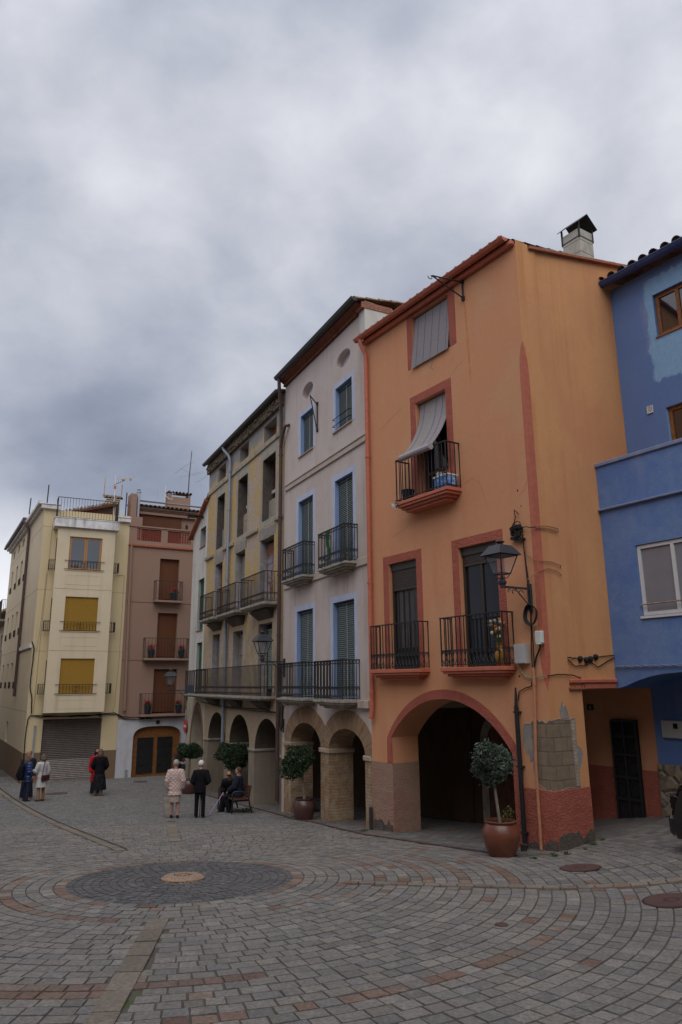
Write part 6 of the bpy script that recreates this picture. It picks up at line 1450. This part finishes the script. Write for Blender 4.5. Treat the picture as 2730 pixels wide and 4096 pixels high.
def hand(mb,w,d,nrm,h,curl_=.5):
    """palm and five fingers leaving wrist w along d; nrm is the back of the hand"""
    w=Vector(w);d=Vector(d).normalized();n=Vector(nrm); n=(n-d*n.dot(d)).normalized(); s=d.cross(n)
    c=w+d*.025*h
    mb.tube([w,w+d*.02*h,w+d*.052*h],[.013*h,.019*h,.017*h],8)
    for k,(o_,L) in enumerate(((-.018,.036),(-.006,.044),(.006,.042),(.017,.034))):
        p=w+d*.05*h+s*o_*h; q=p+(d*math.cos(curl_*.6)-n*math.sin(curl_*.6))*L*.5*h; r_=q+(d*math.cos(curl_*1.8)-n*math.sin(curl_*1.8))*L*.55*h
        mb.tube([p-d*.012*h,p,q,r_],[.0062*h,.006*h,.0056*h,.005*h],6)
    p=w+d*.018*h-s*.014*h; q=p+(d*.6-s*.8-n*.2).normalized()*.024*h; mb.tube([w+d*.012*h,p,q,q+(d*.9-s*.2-n*.3).normalized()*.022*h],[.010*h,.008*h,.007*h,.0055*h],6)
def person(x,y,face,h,label,skin=M_SKIN,arms=None,legs=None,F=None,hair=None,tops=(),legw=None,shoe=None,skirt=None,extra=None,bare_legs=None,z=None,face_mask=None,long_hair=0,bald=False,curl_=.6):
    o=root('person',(x,y,(G(x,y) if z is None else z)),math.atan2(face[0],-face[1]),label,'person')
    F=F or Fig(h); u=F.up; hd=F.head
    arms=arms or {}
    A={}
    for s_ in (-1,1):
        sh=u(s_*.098,0,.795); e,w=arms.get(s_,((s_*.125,.01,.625),(s_*.118,-.03,.475)))
        A[s_]=(sh,u(*e),u(*w))
    LG={}
    for s_ in (-1,1):
        hp=(s_*.048*h,F.up(0,0,.5)[1],F.pz*h); k,a=(legs or {}).get(s_,((s_*.06,-.01,.285),(s_*.066,.01,.045)))
        LG[s_]=(hp,tuple(v_*h for v_ in k),tuple(v_*h for v_ in a))
    b=MB(); torso(b,F,-.004)
    H_=lambda *p: hd(*p)
    def hell(c,r): 
        q=MB().ell((0,0,0),(r[0],r[1],r[2]),14,10); a=F.hd; cs,sn=math.cos(a),math.sin(a); cc=hd(*c)
        b.add([(cc[0]+(vx*cs-vy*sn)*h,cc[1]+(vx*sn+vy*cs)*h,cc[2]+vz*h) for vx,vy,vz in q.v],q.f)
    hell((0,.004,.938),(.046,.057,.062)); hell((0,-.012,.912),(.037,.042,.048)); hell((0,-.03,.893),(.022,.02,.018)); hell((0,-.056,.923),(.009,.013,.016))
    for s_ in (-1,1): hell((s_*.046,.008,.925),(.008,.014,.019))
    b.tube([u(0,.008,.80),u(0,.006,.84),hd(0,.004,.90)],[.042*h,.034*h,.033*h],10)
    for s_ in (-1,1):
        sh,e,w=A[s_]; E=Vector(e);W_=Vector(w); b.tube([sh,tuple((Vector(sh)+E)/2),e,tuple((E+W_)/2),w],[.030*h,.027*h,.023*h,.021*h,.015*h],9)
        d=(W_-E); nr=Vector((s_,0,.3)) if abs(d.normalized().z)>.6 else Vector((s_*.3,0,1)); hand(b,w,d,nr,h,curl_)
        hp,k,a=LG[s_]; K=Vector(k);AN=Vector(a); b.tube([hp,tuple((Vector(hp)+K)/2),k,tuple(K*.65+AN*.35),tuple(K*.3+AN*.7),a],[.052*h,.046*h,.034*h,.033*h,.026*h,.019*h],10)
        b.tube([a,(a[0],a[1]-.03*h,max(.02*h,a[2]-.02*h)),(a[0],a[1]-.09*h,max(.014*h,a[2]-.032*h))],[.021*h,.021*h,.015*h],8)
    bo=remesh(b.build('body',skin,o),.0075,2)
    # face details
    fm_=MB()
    for s_ in (-1,1): fm_.ell(hd(s_*.018,-.051,.934),(.006*h,.005*h,.0045*h),8,5)
    fm_.build('eyes',M_HBLK,o)
    mm_=MB(); mm_.ell(hd(0,-.048,.900),(.014*h,.006*h,.0035*h),8,5); mm_.build('mouth',plain('lip',(.25,.08,.07),.6,.05) if 'lip' not in MATS else MATS['lip'],o)
    if hair:
        hb=MB(); q=MB().ell((0,0,0),(1,1,1),18,12); a=F.hd; cs,sn=math.cos(a),math.sin(a)
        for cc,r,cut in (((0,.012,.948),(.0535,.062,.062),1),):
            vs=[]
            for vx,vy,vz in q.v:
                if vy<-.25 and vz<.42: vy=-.25; vx*=.98          # leave the face clear
                if vz<-.55: vz=-.55
                if bald and vz>.45: vz=.45*.9; vx*=1.0
                X,Y,Z=vx*r[0],vy*r[1],vz*r[2]; c_=hd(*cc); vs.append((c_[0]+(X*cs-Y*sn)*h,c_[1]+(X*sn+Y*cs)*h,c_[2]+Z*h))
            hb.add(vs,q.f)
        if long_hair:
            c_=hd(0,.03,.93); e_=hd(0,.04,.93-long_hair); hb.tube([c_,((c_[0]+e_[0])/2,(c_[1]+e_[1])/2,(c_[2]+e_[2])/2),e_],[.05*h,.058*h,.04*h],12)
            for s_ in (-1,1): hb.tube([hd(s_*.035,0,.95),hd(s_*.045,.0,.90),hd(s_*.04,.01,.94-long_hair*.9)],[.025*h,.022*h,.012*h],8)
        remesh(hb.build('hair',hair,o),.009,3)
    for nm,mat_,g,z0,z1,fl,sl,col in tops:
        c=MB(); torso(c,F,g,z0,.83,fl)
        if sl:
            for s_ in (-1,1):
                sh,e,w=A[s_]; S_=Vector(sh);E=Vector(e);W_=Vector(w); W2=E.lerp(W_,sl); r_=g*1.0
                c.tube([tuple(S_.lerp(Vector(u(0,0,.79)),.35)),sh,tuple((S_+E)/2),e,tuple((E+W2)/2),tuple(W2)],[(.034+r_)*h,(.036+r_)*h,(.033+r_)*h,(.029+r_)*h,(.027+r_)*h,(.023+r_)*h],10)
        if col: c.tube([u(0,.004,.80),u(0,.004,.845)],[.055*h,(.043+col)*h],12)
        remesh(c.build(nm,mat_,o),.011,4,.4)
    if legw:
        c=MB(); mat_,g,r2=legw
        loft3(c,[(( 0,F.up(0,0,.5)[1],(F.pz-.03)*h),.09*h,.065*h,0),((0,F.up(0,0,.5)[1],F.pz*h),.095*h,.07*h,0),((0,F.up(0,0,.56)[1],(F.pz+.06)*h),.085*h,.065*h,0)])
        for s_ in (-1,1):
            hp,k,a=LG[s_]; K=Vector(k);AN=Vector(a); c.tube([hp,tuple((Vector(hp)+K)/2),k,tuple((K+AN)/2),(a[0],a[1],a[2]-.012*h)],[(.048+g)*h,(.040+g)*h,(.031+g)*h,(.027+g+r2*.5)*h,(.023+g+r2)*h],10)
        remesh(c.build('trousers',mat_,o),.011,4,.4)
    if skirt:
        mat_,z0,w0=skirt; c=MB(); ly=F.up(0,0,.5)[1]
        loft3(c,[((0,ly,z0*h),w0*h,w0*.8*h,0),((0,ly,(z0+.02)*h),w0*h,w0*.8*h,0),((0,ly,.40*h),(w0*.5+.05)*h,(w0*.4+.04)*h,0),((0,ly,.52*h),.095*h,.07*h,0),((0,ly,.60*h),.085*h,.063*h,0)],20)
        c.build('skirt',mat_,o,smooth=50)
    if shoe:
        c=MB()
        for s_ in (-1,1):
            hp,k,a=LG[s_]; z_=max(0,a[2]-.045*h)
            c.loft([(a[0],a[1]-.032*h,z_,.027*h,.072*h),(a[0],a[1]-.032*h,z_+.012*h,.028*h,.074*h),(a[0],a[1]-.028*h,z_+.028*h,.025*h,.062*h),(a[0],a[1]-.002*h,z_+.045*h,.023*h,.032*h),(a[0],a[1]+.004*h,z_+.06*h,.022*h,.026*h)],14)
        c.build('shoes',shoe,o,smooth=60)
    if face_mask: MB().ell(hd(0,-.024,.905),(.04*h,.040*h,.030*h),12,8).build('face_mask',face_mask,o,smooth=80)
    if extra: extra(o,F,A,LG)
    return o,F,A,LG
C_BLACK=cloth('black_wool',(.008,.008,.010)); C_NAVY=cloth('navy_cloth',(.018,.020,.034)); C_DENIM=cloth('dark_denim',(.022,.026,.045)); C_BEIGE=cloth('beige_skirt_cloth',(.36,.29,.24)); C_LIGHT=cloth('pale_grey_coat_cloth',(.48,.46,.455)); C_RED=cloth('red_coat_cloth',(.42,.012,.018)); C_CAMEL=cloth('camel_trousers_cloth',(.30,.155,.08)); C_OLV=cloth('olive_jacket_cloth',(.045,.035,.022))
def quiltmat():
    m,t,b=base('quilted_pink_cloth',.85,.2); v=co(t); s=nd(t,'ShaderNodeSeparateXYZ',{0:v})
    a=nd(t,'ShaderNodeMath',{0:mth(t,'ADD',s.outputs[0],s.outputs[1]),1:0.0},operation='ADD').outputs[0]
    k=30.0
    w1=mth(t,'ABSOLUTE',mth(t,'SINE',mth(t,'MULTIPLY',mth(t,'ADD',a,s.outputs[2]),k))); w2=mth(t,'ABSOLUTE',mth(t,'SINE',mth(t,'MULTIPLY',mth(t,'SUBTRACT',a,s.outputs[2]),k)))
    h_=mth(t,'MINIMUM',mth(t,'POWER',w1,.5),mth(t,'POWER',w2,.5))
    t.links.new(mixc(t,h_,(.40,.285,.26),(.60,.455,.42)),b.inputs['Base Color']); bump(t,b,h_,.9,.015); return m
C_QUILT=quiltmat()
def puffmat():
    m,t,b=base('shiny_blue_puffer',.22,.6); v=co(t); s=nd(t,'ShaderNodeSeparateXYZ',{0:v}); w=mth(t,'ABSOLUTE',mth(t,'SINE',mth(t,'MULTIPLY',s.outputs[2],36.0)))
    b.inputs['Base Color'].default_value=(.016,.032,.11,1); bump(t,b,mth(t,'POWER',w,.5),.5,.02); return m
C_PUFF=puffmat()
def dotmat():
    m,t,b=base('dotted_black_skirt',.9,.1); v=co(t); vo=nd(t,'ShaderNodeTexVoronoi',{'Vector':v,'Scale':34}); t.links.new(ramp(t,vo.outputs['Distance'],[(.14,(.16,.20,.20)),(.2,(.010,.010,.012))]),b.inputs['Base Color']); return m
C_DOT=dotmat()
S_BLK=plain('black_leather',(.010,.009,.009),.45,.2,20,.4); S_BRN=plain('brown_leather',(.13,.045,.03),.5,.2,20,.4)
camdir=lambda x,y: (-x,-y)
# the two seen from behind on the strip
h=1.53
person(-4.64,20.95,(-.12,1),h,'person with grey hair in a pale pink quilted jacket and beige skirt, from behind',M_SKINP,F=Fig(h,.5,.04),hair=M_HGREY,
  arms={-1:((-.14,.02,.64),(-.125,-.05,.50)),1:((.14,.02,.64),(.125,-.05,.50))},legs={-1:((-.056,-.01,.285),(-.06,.01,.045)),1:((.05,-.02,.285),(.055,-.035,.045))},
  tops=(('jacket',C_QUILT,.026,.40,.83,.018,.92,.012),),skirt=(C_BEIGE,.285,.105),shoe=S_BLK)
h=1.51
def cane(col,p0,p1,lab,hk=True,r=.011):
    mb=MB(); P=[Vector(p0),Vector(p1)]; d=(P[1]-P[0]).normalized(); s_=d.orthogonal().normalized()
    pts=[P[1],P[0]]
    if hk: pts+= [P[0]-d*.03-s_*.02,P[0]-d*.035-s_*.07]
    mb.tube([tuple(p-P[1]) for p in pts],r,7); return tag(mb.build('walking_stick',col,None,tuple(P[1]),0,60),lab,'walking stick')
_,F_,A_,_2=person(-3.96,21.02,(.05,1),h,'person with white hair in a black suit, standing seen from behind',M_SKINP,F=Fig(h,.5,.05),hair=M_HWHITE,
  arms={-1:((-.165,.03,.64),(-.075,-.10,.58)),1:((.145,.03,.63),(.085,-.09,.56))},legs={-1:((-.062,-.005,.285),(-.066,.01,.045)),1:((.06,-.005,.285),(.062,-.0,.045))},
  tops=(('jacket',C_BLACK,.018,.44,.83,.004,.95,.006),),legw=(C_BLACK,.008,.004),shoe=S_BLK)
cane(M_IRON,(-3.99,21.22,G(-3.99,21.2)+.82),(-3.98,21.18,G(-3.98,21.18)+.005),'black walking stick held in front of the person in the black suit')
# pair talking by the garage
h=1.69
person(-9.50,29.05,(.45,-1),h,'person with long black hair in a bright red coat and dark mask',M_SKIN,F=Fig(h,.5,0,0,.1),hair=M_HBLK,long_hair=.16,
  tops=(('coat',C_RED,.02,.27,.83,.02,.95,.01),('scarf',C_NAVY,.0,.99,.83,0,0,.03)) if False else (('coat',C_RED,.02,.27,.83,.02,.95,.01),),legw=(C_DENIM,.01,.012),shoe=S_BLK,face_mask=C_BLACK)
h=1.68
person(-9.17,28.45,(-.2,1),h,'person with wavy ash hair in long black coat over a dotted skirt, from behind',M_SKIN,F=Fig(h,.5,0),hair=M_HDB,long_hair=.10,
  arms={-1:((-.155,0,.64),(-.09,-.10,.56)),1:((.165,.01,.64),(.10,-.11,.56))},tops=(('coat',C_BLACK,.022,.33,.83,.016,.95,.014),),skirt=(C_DOT,.135,.165),shoe=plain('tan_boot',(.20,.115,.075),.6,.2))
# group of three at the left
h=1.70
person(-11.52,27.6,(.35,-1),h,'bald person in a dark jacket and jeans, half hidden behind a backpack wearer',M_SKIN,F=Fig(h,.5,.03,0,-.25),hair=M_HBRN,bald=True,
  legs={-1:((-.07,-.01,.285),(-.09,.01,.045)),1:((.075,-.02,.285),(.10,-.03,.045))},tops=(('jacket',C_NAVY,.02,.45,.83,.004,.95,.012),),legw=(C_DENIM,.012,.008),shoe=S_BRN)
h=1.58
_,F_,A_,_2=person(-11.15,26.72,(.75,.65),h,'person with brown hair in a shiny blue puffer jacket carrying a black backpack',M_SKIN,F=Fig(h,.5,0,0,-.2),hair=M_HBLD,long_hair=.12,
  arms={-1:((-.13,.02,.64),(-.06,-.11,.58)),1:((.135,.02,.64),(.07,-.11,.57))},tops=(('jacket',C_PUFF,.032,.42,.83,.004,.95,.02),),legw=(C_DENIM,.01,.004),shoe=S_BLK)
rz=math.atan2(.75,-.65); bp_=root('backpack',(-11.15,26.72,G(-11.15,26.72)+.95),rz,'large black backpack worn over a blue puffer jacket','backpack')
remesh(MB().loft([(0,.24,-.22,.13,.08),(0,.25,-.15,.155,.11),(0,.25,.10,.15,.105),(0,.22,.27,.11,.07)],16).build('bag',C_BLACK,bp_),.012,4)
MB().box(-.10,.10,.33,.375,-.14,.04).build('pocket',C_BLACK,bp_,bevel=.02); MB().tube([(-.09,.20,.27),(-.095,.0,.36),(-.09,-.14,.22),(-.10,-.12,-.05),(-.13,.14,-.18)],.016,6).tube([(.09,.20,.27),(.095,.0,.36),(.09,-.14,.22),(.10,-.12,-.05),(.13,.14,-.18)],.016,6).build('strap',C_BLACK,bp_)
h=1.57
_,F_,A_,_2=person(-10.66,26.78,(-.75,.45),h,'person with ash blond hair in a long pale grey coat and camel trousers',M_SKINP,F=Fig(h,.5,.02),hair=M_HDB,long_hair=.07,
  arms={-1:((-.14,.02,.64),(-.11,-.02,.50)),1:((.135,-.03,.65),(.12,-.19,.635))},tops=(('coat',C_LIGHT,.026,.30,.83,.02,.95,.02),),legw=(C_CAMEL,.006,.004),shoe=S_BLK,curl_=.25)
rz=math.atan2(-.75,-.45); hb_=root('handbag',(-10.66,26.78,G(-10.66,26.78)+.78),rz,'dark red leather handbag on the back of the pale grey coat','handbag')
MB().box(-.17,.15,.135,.205,-.09,.11).build('bag',plain('oxblood_leather',(.055,.012,.016),.4,.2,12,.5),hb_,bevel=.02); MB().tube([(.13,.17,.10),(.10,.16,.30),(.03,.13,.52),(-.06,.02,.60),(-.10,-.10,.5),(-.13,-.13,.2),(-.17,.05,.05),(-.15,.16,.08)],.011,6).build('strap',MATS['oxblood_leather'],hb_)
# figure behind by the bin
h=1.6
person(-7.13,32.5,(.75,-.65),h,'person with white hair in a dark olive jacket beside the litter bin',M_SKIN,F=Fig(h,.5,.12,0,.2),hair=M_HWHITE,
  arms={-1:((-.12,-.05,.65),(-.08,-.16,.60)),1:((.12,-.05,.65),(.08,-.16,.60))},tops=(('jacket',C_OLV,.022,.44,.83,.004,.95,.01),),legw=(C_DENIM,.01,.004),shoe=S_BLK)
# the two seated on the bench
def bw(x,y): a=R(-64.2); return (BX+x*math.cos(a)-y*math.sin(a),BY+x*math.sin(a)+y*math.cos(a))
fd=(-math.sin(R(64.2)),-math.cos(R(64.2)))
h=1.56
px_,py_=bw(1.0,.36); zf=G(px_+fd[0]*.5,py_+fd[1]*.5)
person(px_,py_,(fd[0]*.9+.1,fd[1]+.55),h,'person with auburn hair in a dark navy jacket on the near end of the bench',M_SKINP,z=BZ-.02,F=Fig(h,.335,.02,0,-.15),hair=M_HBRN,
  arms={-1:((-.13,-.03,.66),(-.05,-.17,.58)),1:((.13,-.03,.66),(.04,-.17,.57))},legs={-1:((-.06,-.26,.30),(-.065,-.34,.045)),1:((.06,-.25,.30),(.075,-.12,.045))},
  tops=(('jacket',C_NAVY,.034,.47,.83,0,.92,.022),),legw=(C_BLACK,.016,.012),shoe=S_BLK,
  extra=lambda o,F,A,LG: MB().tube([F.up(-.045,-.04,.84),F.up(-.04,-.085,.78),F.up(-.025,-.10,.68),F.up(-.02,-.11,.60)],[.012*1.5,.016*1.5,.014*1.5,.012*1.5],6).tube([F.up(-.05,-.03,.84),F.up(0,.045,.85),F.up(.05,-.03,.84)],.02,6).build('scarf',cloth('patterned_scarf',(.26,.26,.34),.9,.9,60),o))
h=1.56
px_,py_=bw(.40,.36)
_,F_,A_,_2=person(px_,py_,(-.25,-1),h,'person with dark glasses in a black coat, leaning on a stick on the bench',M_SKIN,z=BZ-.06,F=Fig(h,.31,.42,0,.35),hair=M_HBRN,bald=True,
  arms={-1:((-.15,-.02,.66),(-.12,-.13,.57)),1:((.14,-.03,.66),(.07,-.15,.56))},legs={-1:((-.09,-.22,.29),(-.11,-.27,.045)),1:((.08,-.22,.29),(.07,-.25,.045))},
  tops=(('coat',C_BLACK,.032,.47,.83,0,.95,.012),),legw=(C_BLACK,.018,.012),shoe=S_BLK,
  extra=lambda o,F,A,LG: MB().box(*[v for c in zip((F.head(-.036,-.06,.928)[0],F.head(-.036,-.062,.928)[1]-.004,F.head(0,0,.924)[2]),(F.head(.036,-.05,.94)[0],F.head(.036,-.05,.94)[1]+.01,F.head(0,0,.942)[2])) for v in c]).build('glasses',plain('dark_lens',(.03,.008,.012),.2,.1),o))
rz=math.atan2(-.25,1); c_,s_=math.cos(rz),math.sin(rz)
wv=A_[-1][2]; hw=(px_+wv[0]*c_-wv[1]*s_,py_+wv[0]*s_+wv[1]*c_,BZ-.06+wv[2])
tp=D_=None
gx,gy_=-3.80,21.62
cane(plain('lilac_stick',(.36,.24,.50),.4,.15,30),(hw[0],hw[1]-.03,hw[2]-.02),(gx,gy_,G(gx,gy_)+.02),'shiny lilac walking stick slanting from the bench sitter to the ground',False,.013)

# ---------------------------------------------------------------- parked car at the right edge: only its end shows
cx,cy=L2W('O',7.36,.08); cz=G(cx+.5,cy)-.10
car=root('parked_car',(cx,cy,cz),R(FR['O'][2]),'black parked car cut off by the right edge of the picture','car')
m,t,b=base('black_car_paint',.18,.6); b.inputs['Base Color'].default_value=(.012,.010,.011,1); b.inputs['Coat Weight'].default_value=.6; M_CARP=m
prof=[(.04,.28),(.0,.40),(.02,.62),(.07,.78),(.16,.98),(.34,1.12),(.62,1.44),(1.1,1.50),(1.9,1.48),(2.5,1.34),(3.0,1.02),(3.75,.90),(3.95,.70),(4.0,.42),(3.95,.25)]
mb=MB(); n=len(prof); o_=0
secs=[(0.06,.90,.05),(.0,1,.0),(.0,1,.0),(0.06,.90,.05)]
ysx=[(.0,.10),(.10,.02),(.5,.0),(1.15,.0),(1.55,.02),(1.66,.10)]
for yy,ins in ysx:
    for (a,zv) in prof:
        cxm=2.0; f=1-ins*.6; zz_=.25+(zv-.25)*(1-ins*.5)
        wy=yy
        if zv>.95: wy=.83+(yy-.83)*(1-.16*(zv-.95)/.55)
        mb.v.append((cxm+(a-cxm)*f,wy,zz_))
for i in range(len(ysx)-1):
    for j in range(n-1): mb.f.append([i*n+j,i*n+j+1,(i+1)*n+j+1,(i+1)*n+j]); mb.m.append(0)
    mb.f.append([i*n,(i+1)*n,(i+1)*n+n-1,i*n+n-1]); mb.m.append(0)
mb.f.append(list(range(n))); mb.m.append(0); mb.f.append([(len(ysx)-1)*n+j for j in range(n)][::-1]); mb.m.append(0)
body=mb.build('body',M_CARP,car,smooth=45)
bpm=MB().box(-.06,.10,.12,1.54,.28,.56); bpm.build('bumper',M_CARP,car,bevel=.04)
MB().box(-.085,-.06,.58,1.10,.36,.48).build('number_plate',plain('plate_grey',(.10,.10,.10),.5,.05),car,bevel=.004)
for y0_,y1_ in ((.08,.34),(1.32,1.58)): MB().box(.035,.14,y0_,y1_,.66,.86).build('rear_light',plain('dark_lens_red',(.014,.006,.006),.2,.1),car,bevel=.02)
MB().quad((.38,.22,1.14),(.38,1.44,1.14),(.62,1.36,1.43),(.62,.30,1.43)).build('rear_window',M_GLASS,body)
for x_ in (.75,3.2):
    for y_ in (.06,1.60):
        w_=MB().lathe([(.20,-.09),(.30,-.10),(.31,-.06),(.31,.06),(.30,.10),(.20,.09)],24); w_.v=[(x_+a,y_+c,.30+b_) for a,b_,c in w_.v]; w=w_.build('wheel',plain('tyre_rubber',(.02,.02,.02),.9,.1) if 'tyre_rubber' not in MATS else MATS['tyre_rubber'],car,smooth=40)
        r_=MB().lathe([(.05,-.10),(.19,-.095),(.19,.095),(.05,.10)],16); r_.v=[(x_+a,y_+c,.30+b_) for a,b_,c in r_.v]; r_.build('rim',M_GALV,w,smooth=40)
MB().quad((.7,.085,1.14),(2.5,.085,1.12),(2.3,.14,1.38),(.85,.14,1.40)).build('side_window',M_GLASS,body)
# ---------------------------------------------------------------- unseen houses added round the square to shade it and fill window reflections
def shade_house(x,y,rz,w,h,mat,label,nb,floors,seed):
    z=G(x,y)-.5; o=root('house',(x,y,z),rz,label,'house'); hl=[]
    for i in range(nb):
        for k in range(floors):
            xc=w*(i+.5)/nb; z0=3.6+k*2.9; hl.append(rect(xc-.5,xc+.5,z0,z0+(2.1 if k<floors-1 else 1.3)))
        xc=w*(i+.5)/nb; hl.append(rect(xc-.8,xc+.8,.3,2.9))
    mb=MB().poly([(0,-2),(0,h),(w,h),(w,-2)],hl,0)
    for q in hl: mb.reveal(q,0,.25)
    mb.quad((w,0,-2),(w,8,-2),(w,8,h),(w,0,h)).quad((0,8,-2),(0,0,-2),(0,0,h),(0,8,h)).quad((w,8,-2),(0,8,-2),(0,8,h),(w,8,h)).build('wall',mat,o)
    for q in hl:
        ww=MB().quad((q[0][0],.25,q[0][1]),(q[2][0],.25,q[0][1]),(q[2][0],.25,q[1][1]),(q[0][0],.25,q[1][1])).build('window' if q[0][1]>3 else 'shop_door',M_GLASS if q[0][1]>3 else M_WOODD,o)
        if q[0][1]>3: frame_mb(MB(),q[0][0],q[2][0],q[0][1],q[1][1],.06,.18,.24,0,((q[0][0]+q[2][0])/2,)).build('frame',M_WOODD,ww)
    rf=tiles(MB(),-.2,w+.2,-.4,h+.02,4,h+1.1,.3,.1,.6); tiles(rf,-.2,w+.2,8.3,h+.02,4,h+1.1,.3,.1,.6); r_=rf.build('roof',M_TILE,o)
    MB().box(w*.3,w*.3+.6,3,3.6,h,h+1.9).build('chimney',M_STONE,r_)
    return o
shade_house(14,-8,R(180),11,13.5,M_WHITE,'unseen white house added behind the viewer for shade',3,3,1)
shade_house(2.5,-8.5,R(180),12,14.0,M_BROWN,'unseen long brown house added behind the viewer for shade',4,3,2)
shade_house(-7.2,-8.5,R(114),13,13.5,M_BEIGE,'unseen beige house added on the near left of the square for shade',4,3,3)
shade_house(-12.6,3.6,R(114),16,14.0,M_PINK,'unseen pale house added on the left side of the square for shade',4,3,4)
shade_house(*L2W('O',12.05,1.2),R(-56.65),12,13.0,M_STONE,'unseen tall grey house added beyond the blue house for shade',4,3,5)
shade_house(-17.4,28.6,R(120),18,11.5,M_BEIGE,'unseen house added across the street from the cream house for shade',5,3,6)
